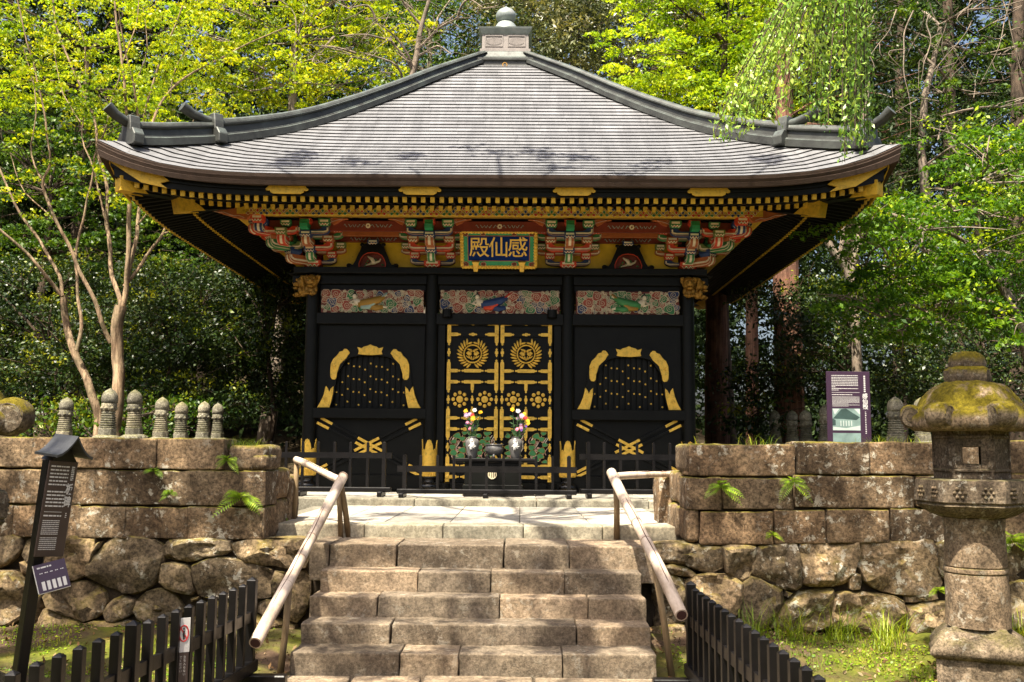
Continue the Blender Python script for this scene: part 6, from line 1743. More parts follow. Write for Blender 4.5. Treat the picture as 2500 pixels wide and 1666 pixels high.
proto = thing('stone_stupa', '', 'stupa', (0, 0, 0), 'stone stupas behind the walls'); stupa_parts((0, 0, 0), proto)
st_l = []
XL = -5.2
for k, px in enumerate((264, 337, 395, 449, 498, 540)): st_l.append((XL, XL / ((px - 1269) / 2380) * .995, ['tallest-looking stone stupa, standing before the forked tree trunk', 'stone stupa second in the row from the forked tree trunk', 'stone stupa third in the row from the forked tree trunk', 'stone stupa fourth in the row from the forked tree trunk', 'stone stupa fifth in the row from the forked tree trunk', 'farthest, smallest stone stupa of the row by the forked tree'][k]))
st_l.append((atY(155, 1020, 14.0).x, 14.0, 'stone stupa standing alone beyond the forked tree, nearest the cut-off lantern'))
XR = 4.75
for px, lb in ((2178, 'near stone stupa between the purple sign and the mossy lantern'), (2225, 'stone stupa half hidden behind the mossy lantern cap'), (2007, 'stone stupa just beside the dark edge of the purple sign'), (1966, 'stone stupa second out from the purple sign toward the hall'), (1927, 'stone stupa third out from the purple sign toward the hall'), (1892, 'dimmest stone stupa of the row by the purple sign, closest to the hall')):
    Y = XR / ((px - 1269) / 2380)
    st_l.append((XR if px != 2225 else 5.6, Y if px != 2225 else 13.6, lb))
for k, (x, y, lb) in enumerate(st_l):
    o = proto if k == 0 else copy_tree(proto)
    o.location = (x, y, .97); o.rotation_euler = (math.sin(k * 2.3) * .022, math.cos(k * 3.1) * .022, .3 * k); o.scale = (1, 1, 1 + .028 * math.sin(k * 1.7)); o['label'] = lb
# carved border stones beside the stupa plinths
bs_me = None
for k in range(6):
    x, y, _ = st_l[k]
    mb = MB(); pr = [(-.09, 0), (.09, 0), (.09, .60), (.06, .70), (-.02, .76), (-.075, .72), (-.09, .6)]
    mb.prism([(x - .34 + a, .97 + b) for a, b in pr], y - .06, y + .06); o = mb.build('border_stone', M['stupa_stone'], origin=(x - .34, y, .97)); bevel(o, .015)
    tag(o, ('first', 'second', 'third', 'fourth', 'fifth', 'last')[k] + ' rounded border stone along the stupa row, counted from the forked tree', 'border stone', 'border stones among the stupas')

# ------------------------------------------------------------------ information boards
def greek(mb, fn, x0, x1, z, h, rr, d):
    x = x0
    while x < x1:
        w = rr.uniform(.4, 1.6) * h * 2.2; pbox(mb, fn, x, min(x + w, x1), d, d + .0006, z - h / 2, z + h / 2); x += w + h * .5
Yp = 9.75
a = atY(2017, 907, Yp); b = atY(2124, 907, Yp); pw = b.x - a.x
ps = thing('information_board', 'purple information board with a photograph of a hall, behind the wall', 'sign', (a.x + pw / 2, Yp, .97))
pfn = plane_fn((a.x, Yp, a.z), (1, 0.03, 0), (0.012, 0, 1)); ph = a.z - .97
mb = MB(); pbox(mb, pfn, 0, pw, -.02, 0, -ph, 0); bevel(mb.build('panel', M['sign_purple'], ps), .003)
U = pw / 650.0      # units of the zoomed photo (650 px wide board)
rr = random.Random(1); mb = MB()
for i, zz in enumerate((60, 88, 112, 137, 160, 185, 208, 230, 254, 277)): greek(mb, pfn, 75 * U, (470 if i not in (7, 9) else (130 if i == 7 else 180)) * U, -zz * U, 9 * U, rr, .0008)
pbox(mb, pfn, 72 * U, 490 * U, .0008, .0014, -314 * U, -310 * U)
greek(mb, pfn, 75 * U, 380 * U, -345 * U, 10 * U, rr, .0008)
for i in range(9): greek(mb, pfn, 78 * U, 485 * U if i not in (6, 8) else 320 * U, -(378 + i * 17) * U, 6 * U, rr, .0008)
for i in range(9): greek(mb, pfn, 555 * U, 580 * U, -(70 + i * 28) * U, 18 * U, rr, .0008)
for i in range(13): greek(mb, pfn, 562 * U, 580 * U, -(600 + i * 26) * U, 12 * U, rr, .0008)
tag(mb.build('printed_text', M['white_print'], ps), kind='stuff')
for i, ch in enumerate('感仙殿'): letter(ch, 82 * U, lambda x, d, z, i=i: pfn(570 * U + x, .0008 + d, -(368 + i * 80) * U + z), 'white_print', ps, 'lettering', .0004, .001)
mb = MB(); pbox(mb, pfn, 75 * U, 490 * U, .0006, .0012, -875 * U, -550 * U); pbox(mb, pfn, 75 * U, 490 * U, .0006, .0012, -1300 * U, -912 * U); mb.build('printed_photograph', M['photo_grey'], ps)
mb = MB(); mb.prism([(80 * U, -700 * U), (210 * U, -560 * U), (280 * U, -552 * U), (485 * U, -680 * U), (430 * U, -720 * U), (250 * U, -705 * U)], .0014, .0018, fn=lambda x, d, z: pfn(x, d, z)); mb.prism([(75 * U, -700 * U), (120 * U, -720 * U), (120 * U, -800 * U), (75 * U, -800 * U)], .0014, .0018, fn=lambda x, d, z: pfn(x, d, z)); mb.prism([(150 * U, -1060 * U), (420 * U, -1060 * U), (450 * U, -1160 * U), (120 * U, -1160 * U)], .0014, .0018, fn=lambda x, d, z: pfn(x, d, z)); tag(mb.build('photo_shadows', M['photo_dark'], ps), kind='stuff')
mb = MB(); mb.prism([(80 * U, -870 * U), (80 * U, -820 * U), (280 * U, -840 * U), (485 * U, -800 * U), (485 * U, -870 * U)], .0014, .0018, fn=lambda x, d, z: pfn(x, d, z)); mb.prism([(80 * U, -555 * U), (180 * U, -555 * U), (110 * U, -640 * U)], .0014, .0018, fn=lambda x, d, z: pfn(x, d, z)); mb.prism([(400 * U, -555 * U), (485 * U, -555 * U), (485 * U, -640 * U)], .0014, .0018, fn=lambda x, d, z: pfn(x, d, z))
for q in range(5): pbox(mb, pfn, (190 + q * 40) * U, (205 + q * 40) * U, .0014, .0018, -810 * U, -730 * U)
tag(mb.build('photo_highlights', M['photo_white'], ps), kind='stuff')
mb = MB(); mb.box(a.x + .05, a.x + .09, Yp + .02, Yp + .06, .9, a.z - .05); mb.box(a.x + pw - .09, a.x + pw - .05, Yp + .02, Yp + .06, .9, a.z - .05); mb.build('post', M['fence_black'], ps)

# roofed sign post on the mossy side
Yb = 4.9
tl = atY(60 + 232 / 3.733, 1060 + 240 / 3.733, Yb); bl_ = atY(60 + 105 / 3.733, 1060 + 1120 / 3.733, Yb); tr_ = atY(60 + 492 / 3.733, 1060 + 258 / 3.733, Yb + .12)
sp = thing('sign_post', 'brown roofed sign post with two large characters, leaning beside the fence', 'sign', (tl.x, Yb, 0))
sfn = plane_fn(tl, (tr_ - tl), (tl - bl_)); sw = (tr_ - tl).length; sh = (tl - bl_).length
mb = MB(); pbox(mb, sfn, 0, sw, -.012, 0, -sh, 0); bevel(mb.build('panel', M['sign_brown'], sp), .002)
upv = (tl - bl_).normalized(); 
bk = sfn(0, -.045, 0) - sfn(0, 0, 0); foot = bl_ + (tr_ - tl) * .16 - upv * ((bl_.z) / upv.z + .1) + bk
topp = tl + (tr_ - tl) * .16 + bk
mb = MB(); mb.bar(foot, topp, .055, .055, up=(tr_ - tl)); bevel(mb.build('post', M['fence_black'], sp), .004)
# little curved roof
mb = MB(); n = 9; vs = []; fs = []
cxm = sw * .50
for i in range(n):
    t = -1 + 2 * i / (n - 1); xx = cxm + t * sw * .62; hh = .015 + .10 * (1 - abs(t)) ** 1.7 + .006
    for d in (-.13, .10):
        for th in (0, .012): vs.append(sfn(xx, d, hh + th))
for i in range(n - 1):
    a_ = i * 4; b_ = a_ + 4
    fs += [(a_ + 1, a_ + 3, b_ + 3, b_ + 1), (a_, b_, b_ + 2, a_ + 2), (a_ + 2, b_ + 2, b_ + 3, a_ + 3), (a_, a_ + 1, b_ + 1, b_)]
fs += [(0, 2, 3, 1), ((n - 1) * 4, (n - 1) * 4 + 1, (n - 1) * 4 + 3, (n - 1) * 4 + 2)]
mb.add(vs, fs); mb.build('sign_roof', M['sign_roof_metal'], sp)
mb = MB(); mb.prism([(sw * .06, -.0), (sw * .94, -.0), (sw * .8, .03), (sw * .5, .10), (sw * .2, .03)], -.11, .0, fn=lambda x, d, z: sfn(x, d, z)); mb.build('roof_gable', M['fence_black'], sp)
rr = random.Random(2); mb = MB(); V = sh / 880.0; SW = sw / 250.0
for i, zz in enumerate((50, 84, 118, 150, 185, 218, 284, 316, 350, 382, 416)): greek(mb, sfn, 20 * SW, 178 * SW, -zz * V, 13 * V, rr, .0006)
pbox(mb, sfn, 20 * SW, 170 * SW, .0006, .0012, -472 * V, -468 * V)
greek(mb, sfn, 20 * SW, 172 * SW, -505 * V, 13 * V, rr, .0006)
for i in range(16):
    if i != 8: greek(mb, sfn, 20 * SW, 165 * SW, -(550 + i * 17.5) * V, 7 * V, rr, .0006)
for i in range(8): greek(mb, sfn, 200 * SW, 226 * SW, -(50 + i * 17) * V, 10 * V, rr, .0006)
for i in range(3): greek(mb, sfn, 205 * SW, 218 * SW, -(480 + i * 18) * V, 8 * V, rr, .0006)
tag(mb.build('printed_text', M['white_print'], sp), kind='stuff')
for i, ch in enumerate('板碑'): letter(ch, 108 * V, lambda x, d, z, i=i: sfn(205 * SW + x, .0006 + d, -(262 + i * 118) * V + z), 'white_print', sp, 'lettering', .0004, .0012, .62)
# small language board hung below it
def zs(p): return (60 + p[0] / 3.733, 1060 + p[1] / 3.733)
q0, q1, q3 = atY(*zs((75, 1205)), Yb - .03), atY(*zs((362, 1130)), Yb + .05), atY(*zs((140, 1460)), Yb - .05)
lfn = plane_fn(q0, q1 - q0, q0 - q3); lw_, lh_ = (q1 - q0).length, (q0 - q3).length
mb = MB(); pbox(mb, lfn, 0, lw_, -.012, 0, -lh_, 0); mb.build('language_board', M['sign_purple'], sp)
mb = MB(); pbox(mb, lfn, -.003, .0, -.013, .001, -lh_, 0); pbox(mb, lfn, 0, lw_, -.0125, -.001, -lh_ - .002, -lh_); 
for i in range(5): pbox(mb, lfn, lw_ * (.14 + i * .165), lw_ * (.14 + i * .165 + .105), .0003, .0009, -lh_ * .93, -lh_ * .62)
greek(mb, lfn, lw_ * .1, lw_ * .55, -lh_ * .13, lh_ * .05, rr, .0003)
for i in range(5): greek(mb, lfn, lw_ * (.14 + i * .165), lw_ * (.24 + i * .165), -lh_ * .33, lh_ * .03, rr, .0003)
tag(mb.build('printed_text', M['white_print'], sp), kind='stuff')
# ------------------------------------------------------------------ foliage
NR = np.random.default_rng(7)
def leaf_mesh(name, P, size, mat, parent=None, up=0.6, aspect=0.55, droop=None, kind=None, off=None, rng=None, vary=0.5):
    """one leaf-shaped face per point, turned mostly to the light"""
    rng = rng or NR
    P = np.asarray(P, dtype=np.float32); n = len(P)
    if n == 0: return None
    N = rng.normal(size=(n, 3)).astype(np.float32); N[:, 2] = N[:, 2] * .7 + up * 1.6
    N /= np.linalg.norm(N, axis=1, keepdims=True)
    T = rng.normal(size=(n, 3)).astype(np.float32)
    if droop is not None: T = T * .45 + np.array(droop, dtype=np.float32)
    T -= N * (T * N).sum(1, keepdims=True); T /= np.linalg.norm(T, axis=1, keepdims=True) + 1e-9
    B = np.cross(N, T)
    L = (size * (1 + vary * rng.uniform(-1, 1, (n, 1)))).astype(np.float32); Wd = L * aspect
    V = np.empty((n, 4, 3), dtype=np.float32)
    V[:, 0] = P - T * L * .5; V[:, 1] = P + B * Wd * .5 + N * L * .06; V[:, 2] = P + T * L * .5 - N * L * .10; V[:, 3] = P - B * Wd * .5 + N * L * .06
    o_ = rootloc(parent) if parent is not None else Vector((0, 0, 0))
    V -= np.array(o_, dtype=np.float32)
    me = bpy.data.meshes.new(name)
    me.vertices.add(n * 4); me.vertices.foreach_set('co', V.reshape(-1))
    me.loops.add(n * 4); me.loops.foreach_set('vertex_index', np.arange(n * 4, dtype=np.int32))
    me.polygons.add(n); me.polygons.foreach_set('loop_start', np.arange(0, n * 4, 4, dtype=np.int32)); me.polygons.foreach_set('loop_total', np.full(n, 4, dtype=np.int32))
    me.update(calc_edges=True)
    o = link_mesh(name, me, M[mat], parent)
    if kind: o['kind'] = kind
    return o
def clump_pts(c, rx, ry, rz, n, sub=28, spread=.17, flat=.4, rng=None, shell=.55):
    """leaf points gathered in sprays spread through an ellipsoid"""
    rng = rng or NR
    k = max(3, n // sub)
    D = rng.normal(size=(k, 3)); D /= np.linalg.norm(D, axis=1, keepdims=True)
    rad = rng.uniform(shell ** 3, 1, (k, 1)) ** (1 / 3)
    S = D * rad * np.array([rx, ry, rz]) + np.array(c)
    idx = rng.integers(0, k, n)
    return S[idx] + rng.normal(size=(n, 3)) * np.array([spread, spread, spread * flat])
def spray_pts(c, rx, ry, rz, n, per=70, L=.75, w=.13, rng=None, hub=None):
    """leaf points set along flat drooping sprays that reach outwards, with gaps between"""
    rng = rng or NR; k = max(3, n // per)
    D = rng.normal(size=(k, 3)); D /= np.linalg.norm(D, axis=1, keepdims=True)
    S = D * (rng.uniform(.05, 1, (k, 1)) ** (1 / 3)) * np.array([rx, ry, rz]) * .85 + np.array(c)
    A = rng.uniform(0, 2 * np.pi, k); out = np.stack([D[:, 0] + np.cos(A) * .7, D[:, 1] + np.sin(A) * .7 - .25, np.zeros(k)], 1); out /= np.linalg.norm(out, axis=1, keepdims=True)
    perp = np.stack([-out[:, 1], out[:, 0], np.zeros(k)], 1); LL = L * rng.uniform(.6, 1.3, (k, 1))
    i = rng.integers(0, k, n); t = rng.uniform(0, 1, (n, 1)); ww = w * (1.15 - .75 * t) * rng.normal(size=(n, 1))
    P = S[i] + out[i] * LL[i] * t + perp[i] * ww
    P[:, 2] += (.10 * t - .34 * t * t)[:, 0] * LL[i][:, 0] + rng.normal(size=n) * .022 - np.abs(ww[:, 0]) * .25
    return P
def fill(x0, x1, y0, y1, Ya, Yb, r, n, seed):
    """n clump centres over a window of the view between two depths"""
    rr = random.Random(seed); out = []
    nx = max(1, round(math.sqrt(n * (x1 - x0) / max(1, y1 - y0)))); ny = max(1, math.ceil(n / nx))
    for j in range(ny):
        for i in range(nx):
            px = x0 + (x1 - x0) * (i + rr.uniform(.1, .9)) / nx; py = y0 + (y1 - y0) * (j + rr.uniform(.1, .9)) / ny
            Y = rr.uniform(Ya, Yb); p = atY(px, py, Y); out.append((p, r * rr.uniform(.75, 1.25)))
    return out
def limb(mb, pts, r0, r1, n=7, wob=.03, seed=0):
    """a tapering limb through the points, smoothed"""
    pts = [Vector(p) for p in pts]; P = []
    m = len(pts)
    for i in range(m - 1):
        a = pts[max(i - 1, 0)]; b = pts[i]; c = pts[i + 1]; d = pts[min(i + 2, m - 1)]
        for k in range(4):
            t = k / 4; t2 = t * t; t3 = t2 * t
            P.append((b * 2 + (c - a) * t + (a * 2 - b * 5 + c * 4 - d) * t2 + (b * 3 - a - c * 3 + d) * t3) * .5)
    P.append(pts[-1])
    for i, p in enumerate(P): p += Vector((nz(p, 1.5, seed), nz(p, 1.5, seed + 1), 0)) * wob
    mb.tube(P, [r0 + (r1 - r0) * i / (len(P) - 1) for i in range(len(P))], n)
    return P
def tree(name, label, base, clumps, leafmat, size, per, cat='tree', group=None, trunk=None, trunk_r=.18, bark_='bark_dark', limbs=(), flat=.45, rzf=.6, up=.6, twigs=True, sub=28, spread=.18, second=None, seed=0, aspect=.55, crown='crown', stem='trunk', shell=.55, spray=False):
    t = thing(name, label, cat, tuple(base), group); rng = np.random.default_rng(seed + 100); rr = random.Random(seed)
    base = Vector(base); nodes = []
    if trunk is None:
        top_ = sum((c for c, r in clumps), Vector()) / len(clumps); trunk = [base, base.lerp(top_, .45) + Vector((rr.uniform(-.3, .3), 0, 0)), top_]
    mb = MB(); nodes += limb(mb, trunk, trunk_r, trunk_r * .35, 9, .06, seed); 
    for lm in limbs: nodes += limb(mb, lm[0], lm[1], lm[2], 7, .05, seed + 3)
    if twigs:
        for c, r in clumps:
            q = min(nodes, key=lambda p: (p - c).length + (2.0 if p.z > c.z + .5 else 0)); mid = q.lerp(c, .5) + Vector((rr.uniform(-.2, .2), rr.uniform(-.2, .2), rr.uniform(-.1, .25) * r))
            L_ = (c - q).length; limb(mb, [q, mid, c], min(.06, .012 + L_ * .012), .006, 5, .08, seed)
            for k in range(4):
                e = c + Vector((rr.gauss(0, .6), rr.gauss(0, .6), rr.gauss(.1, .35))) * r; limb(mb, [mid.lerp(c, rr.random()), (mid.lerp(c, .7) + e) / 2 + Vector((0, 0, .05)), e], .014, .004, 4, .05, seed + k)
    o = mb.build(stem, M[bark_], t); smooth_angle(o, 70)
    pts = [spray_pts(c, r, r, r * rzf, int(per * r * r), sub * 2, spread * 4.2, spread * .8, rng) if spray else clump_pts(c, r, r, r * rzf, int(per * r * r), sub, spread, flat, rng, shell) for c, r in clumps]
    leaf_mesh(crown, np.concatenate(pts), size, leafmat, t, up, aspect, rng=rng)
    if second:
        m2, frac, dz = second
        p2 = np.concatenate([clump_pts(c + Vector((0, 0, r * rzf * dz)), r * .95, r * .95, r * rzf * .6, max(8, int(per * r * r * frac)), 14, spread * .55, .7, rng, .7) for c, r in clumps])
        leaf_mesh('young_or_lit_leaves', p2, size * .95, m2, t, up * .7, aspect, rng=rng)  # young shoots on the bushes; sunlit tips put in by colour on the green maple
    return t
def gz(x, y): return hill_z(x, y)
def gp(px, Y): x = (px - 1269) / 2380 * Y; return Vector((x, Y, gz(x, Y) - .05))

# --- crape myrtle with pale smooth trunks
YT = 17.2
def q(p, Y=YT): return atY(p[0], p[1], Y)
def ln(lst, dy=0.0): return [atY(a, b, YT + dy * i / max(1, len(lst) - 1)) for i, (a, b) in enumerate(lst)]
mt = thing('crape_myrtle', 'many-stemmed crape myrtle with smooth tan trunks behind the stupas', 'tree', tuple(gp(265, YT)))
mb = MB()
LIMBS = [([(283, 1075), (283, 1026), (293, 922), (286, 872), (290, 800), (293, 748)], .17, .15, 0), ([(239, 1070), (239, 1016), (219, 947), (189, 872), (164, 807), (154, 723)], .13, .085, .3),
 ([(293, 748), (279, 678), (264, 549), (259, 464), (244, 375), (215, 250), (150, 100), (120, -60)], .075, .02, 1.0), ([(296, 760), (308, 673), (318, 549), (318, 449), (313, 330), (300, 150), (270, -20)], .085, .025, -.3),
 ([(300, 700), (348, 643), (393, 569), (398, 524), (410, 440)], .06, .02, .4), ([(300, 720), (330, 600), (338, 549), (343, 474), (347, 308), (379, 179), (414, 89), (450, 0)], .07, .015, .8), ([(318, 449), (334, 312), (329, 214), (307, 112), (289, 20)], .05, .012, -.6),
 ([(343, 474), (365, 317), (396, 250), (450, 192), (557, 134), (646, 89), (720, 60)], .05, .012, 1.2), ([(154, 723), (114, 673), (75, 633), (0, 564), (-80, 480)], .06, .025, -.5), ([(154, 723), (144, 673), (94, 588), (50, 519), (0, 414), (-60, 250)], .06, .02, .5),
 ([(189, 857), (199, 797), (194, 723), (184, 648), (189, 579), (209, 509), (229, 414), (260, 300), (290, 180)], .06, .015, .7), ([(271, 837), (249, 773), (219, 698), (179, 638), (144, 549), (104, 454), (124, 399), (119, 330), (80, 150), (40, 0)], .07, .015, -.4),
 ([(104, 454), (80, 380), (90, 250), (60, 120)], .03, .01, .3), ([(338, 549), (390, 470), (460, 330), (500, 230)], .03, .008, .3), ([(393, 569), (430, 560), (465, 565)], .02, .006, .1), ([(264, 549), (230, 420), (200, 300), (210, 150), (180, 20)], .03, .01, .6), ([(144, 549), (60, 470), (30, 380)], .025, .008, .2), ([(300, 150), (330, 80), (340, 0)], .025, .01, .2), ([(415, 240), (430, 150), (500, 60)], .02, .008, .2), ([(329, 214), (360, 120), (350, 20)], .02, .008, .2), ([(200, 300), (150, 230), (130, 120)], .02, .008, .2)]
for lst, r0, r1, dy in LIMBS: limb(mb, ln(lst, dy), r0 * .6, r1 * .7, 9, .07, 3)
smooth_angle(mb.build('trunk', M['bark_myrtle'], mt), 70)
cl = fill(-60, 560, -70, 250, YT - 1.2, YT + 1.6, .62, 44, 1) + fill(120, 520, 200, 330, YT - .3, YT + 1.5, .45, 9, 9)
pts = [spray_pts(c, r, r, r * .6, int(520 * r * r), 40, .5, .09) for c, r in cl]
for px, py in ((250, 480), (300, 500), (350, 490), (380, 520), (200, 400), (330, 470), (60, 430), (30, 480), (90, 520), (160, 400), (240, 430), (410, 555), (50, 350), (130, 340)): pts.append(clump_pts(atY(px, py, YT - .2), .3, .3, .1, 60, 12, .07, .3))
leaf_mesh('crown', np.concatenate(pts), .075, 'leaf_gold', mt, .5)

# --- bright trees behind the roof and to the sides
tree('golden_maple', 'sunlit yellow-green maple behind the far end of the roof ridge, beside the crape myrtle', gp(640, 22), fill(480, 940, -60, 270, 20.5, 23.5, 1.0, 22, 2), 'leaf_gold', .095, 620, spray=True, seed=2, bark_='bark_grey', trunk_r=.22, flat=.35, rzf=.5)
tree('golden_maple', 'paler lime maple filling the corner behind the crape myrtle', gp(180, 23.5), fill(-80, 520, -80, 330, 22.5, 25.0, 1.1, 24, 3), 'leaf_lime', .10, 470, spray=True, seed=3, trunk_r=.22, flat=.35, rzf=.5)
tree('lime_maple', 'brilliant lime-green maple rising behind the weeping branches', gp(1780, 23), fill(1560, 1990, -70, 280, 21.0, 24.0, 1.0, 26, 4), 'leaf_lime', .10, 950, spray=True, seed=4, trunk_r=.2, flat=.3, rzf=.5)
tree('green_maple', 'green maple with layered sprays beside the mossy lantern', gp(2420, 14.5), fill(2090, 2330, 470, 700, 13.4, 15.6, .62, 12, 5) + fill(2120, 2560, 640, 830, 13.2, 15.6, .62, 14, 6) + fill(2290, 2600, 330, 660, 13.5, 16.0, .7, 14, 7) + fill(2040, 2180, 700, 760, 13.5, 14.2, .42, 3, 16), 'leaf_maple', .070, 1350, spray=True, seed=5, trunk=[gp(2560, 14.6), atY(2480, 760, 14.6), atY(2400, 620, 14.6), atY(2380, 450, 14.6)], trunk_r=.10, bark_='bark_grey', flat=.25, rzf=.38, spread=.15, limbs=[([atY(2480, 760, 14.6), atY(2350, 730, 14.4), atY(2200, 800, 14.3)], .05, .012), ([atY(2400, 620, 14.6), atY(2280, 560, 14.2), atY(2150, 600, 14)], .04, .01)], second=('leaf_lime', .10, .9))  # second: lime leaves on the clump tops paint the sunlit spray tips
tree('green_maple', 'dim green maple high above the lantern, between dark cedars', gp(2330, 19), fill(2080, 2560, -60, 400, 18.5, 21, .85, 16, 8), 'leaf_mid', .085, 420, spray=True, seed=6, trunk=[gp(2330, 19.5), atY(2270, 560, 19.5), atY(2250, 300, 19.5), atY(2300, 60, 19.5)], bark_='bark_grey', trunk_r=.13, flat=.3, rzf=.45)
tree('broadleaf_tree', 'grey-olive broadleaf evergreen directly behind the roof finial', gp(1400, 27), fill(1190, 1640, -80, 260, 25.5, 28.5, 1.25, 20, 9), 'leaf_oak', .13, 620, seed=7, trunk_r=.25, flat=.7, rzf=.75, aspect=.4)
tree('cedar_tree', 'brownish cedar with bare branches behind the roof slope', gp(1050, 27), fill(840, 1260, -80, 250, 26.0, 29.0, 1.2, 18, 10), 'leaf_mid', .12, 520, seed=8, trunk_r=.2, flat=.8, rzf=.8, aspect=.25, bark_='bark_grey')
# bare branches above the ridge
bt = thing('bare_tree', 'leafless pale branches reaching over the roof ridge', 'tree', tuple(gp(920, 21))); mb = MB()
limb(mb, [gp(920, 21), atY(910, 500, 21), atY(1008, 180, 21), atY(1030, 60, 21), atY(1060, -40, 21)], .12, .03)
rb = random.Random(5)
for a, b in (((1008, 180), (930, 60)), ((1008, 180), (960, 100)), ((1020, 120), (1120, 40)), ((1030, 60), (980, -20)), ((930, 60), (850, 20)), ((960, 100), (820, 90)), ((1120, 40), (1180, 20)), ((985, 200), (870, 130)), ((870, 130), (760, 110)), ((1015, 140), (1100, 130)), ((850, 20), (800, -20)), ((820, 90), (760, 150))):
    p, q_ = atY(*a, 21), atY(*b, 20.5); m = p.lerp(q_, .5) + Vector((rb.uniform(-.2, .2), 0, rb.uniform(.0, .3))); limb(mb, [p, m, q_], .035, .008, 5, .15, 2)
    for k in range(4): s = p.lerp(q_, rb.uniform(.3, 1)); limb(mb, [s, s + Vector((rb.uniform(-.4, .4), 0, rb.uniform(-.1, .3))), s + Vector((rb.uniform(-.9, .9), rb.uniform(-.3, .3), rb.uniform(-.5, .5)))], .012, .003, 4, .1, k)
smooth_angle(mb.build('branches', M['bark_grey'], bt), 70)

# --- dark glossy evergreens
CAM_ = [('glossy dark camellia bush beneath the eave, its top freshly yellow-green', 640, fill(520, 770, 640, 1000, 19.0, 21.0, .85, 14, 11)), ('glossy dark camellia bush behind the nearer stupas', 430, fill(300, 560, 660, 1040, 18.8, 20.5, .85, 17, 12)), ('glossy dark camellia bush behind the solitary stupa', 120, fill(-60, 310, 640, 1050, 19.3, 21.5, .9, 18, 13))]
for k, (lb, px, cl) in enumerate(CAM_): tree('camellia_bush', lb, gp(px, 20), cl, 'leaf_camellia', .072, 1500, cat='bush', group='camellia bushes', seed=20 + k, trunk_r=.09, second=('leaf_shoot', .10, .75), flat=.35, rzf=.4, up=.55, shell=.2)
tree('camellia_bush', 'dark camellia bush behind the purple sign', gp(2060, 18), fill(1900, 2260, 690, 960, 17.0, 19.5, .75, 16, 14), 'leaf_camellia', .072, 1350, cat='bush', group='camellia bushes', seed=25, trunk_r=.08, second=('leaf_shoot', .03, .6), flat=.35, rzf=.4, up=.55, shell=.2)
tree('camellia_bush', 'dark camellia bush behind the mossy lantern', gp(2400, 18), fill(2230, 2580, 720, 1060, 17.0, 20, .8, 18, 15), 'leaf_camellia', .072, 1150, cat='bush', group='camellia bushes', seed=26, trunk_r=.08, second=('leaf_shoot', .02, .6), flat=.35, rzf=.4, up=.55, shell=.2)
tree('camellia_bush', 'low sunlit bush by the cedar trunk next to the hall', gp(1830, 19), fill(1790, 1900, 880, 1060, 18.3, 19.6, .5, 7, 17), 'leaf_camellia', .085, 900, cat='bush', group='camellia bushes', seed=27, trunk_r=.05, second=('leaf_shoot', .16, .5), up=.35)
tree('camellia_bush', 'low light-green bush seen behind the solitary stupa and the wall top', gp(150, 17.6), fill(70, 480, 985, 1065, 17.2, 18.2, .42, 9, 18), 'leaf_mid', .08, 900, cat='bush', group='camellia bushes', seed=28, trunk_r=.04, second=('leaf_shoot', .2, .5), up=.35)
tree('understory_tree', 'mid-green tree between the crape myrtle stems', gp(60, 22.5), fill(-60, 330, 290, 660, 21.5, 24, 1.0, 22, 19), 'leaf_mid', .10, 600, spray=True, seed=30, flat=.35, rzf=.5)
tree('understory_tree', 'shaded green tree under the drooping eave corner', gp(520, 23), fill(330, 740, 440, 720, 22, 25, 1.0, 20, 21), 'leaf_mid', .10, 660, spray=True, seed=31, flat=.35, rzf=.5)

# --- cedars on the far side, trunks told apart one by one
def cedar(px, Y, r, label, crown_rows, seed, lean=0, top=-150):
    b = gp(px, Y); t = [b, atY(px + lean * .4, 700, Y), atY(px + lean, max(300, top + 150), Y), atY(px + lean * 1.6, top, Y)]
    cl = []
    for (x0, x1, y0, y1, n) in crown_rows: cl += fill(x0, x1, y0, y1, Y - 1, Y + 1.5, .95, n, seed)
    return tree('cedar_tree', label, b, cl, 'leaf_cedar', .13, 420, trunk=t, trunk_r=r, bark_='bark_cedar' if px < 2000 else 'bark_dark', group='cedars beside the hall', seed=seed, flat=.6, rzf=.6, aspect=.3)
cedar(1925, 19.5, .33, 'thick reddish cedar trunk between the hall and the purple sign', [(1960, 2200, -60, 420, 12)], 40, -8)
cedar(1748, 21, .29, 'dark cedar trunk right beside the hall wall', [(1880, 2060, 250, 620, 8)], 41, 0, 330)
cedar(2070, 24, .25, 'slim cedar behind the camellia, showing between maple sprays', [(2000, 2260, 100, 560, 12)], 42, 20)
cedar(2330, 25, .28, 'cedar in the deep shade above the lantern', [(2180, 2560, -60, 520, 22)], 43, -10)
cedar(2480, 23, .3, 'cedar trunk at the picture edge behind the green maple', [(2380, 2620, 100, 700, 14)], 44, 5)
cedar(1835, 26, .2, 'thin far cedar trunk between the two thick ones', [(1780, 1960, 400, 720, 6)], 45, 0, 330)
cedar(2190, 27, .22, 'far cedar trunk behind the weeping branches', [(2040, 2300, 380, 760, 10)], 46, 6)
# grey leaning maple trunk under the eave
mg = thing('leaning_tree', 'grey forked trunk leaning out behind the eave corner', 'tree', tuple(gp(2095, 17.5))); mb = MB()
limb(mb, [gp(2095, 17.5), atY(2085, 760, 17.5), atY(2070, 660, 17.5), atY(2030, 610, 17.5), atY(2005, 530, 17.5), atY(1985, 420, 17.5)], .10, .05); limb(mb, [atY(2075, 680, 17.5), atY(2100, 560, 17.5), atY(2095, 400, 17.5), atY(2120, 200, 17.5)], .08, .04); limb(mb, [atY(2050, 630, 17.5), atY(2060, 520, 17.4), atY(2040, 380, 17.5)], .05, .025)
smooth_angle(mb.build('trunk', M['bark_grey'], mg), 70)
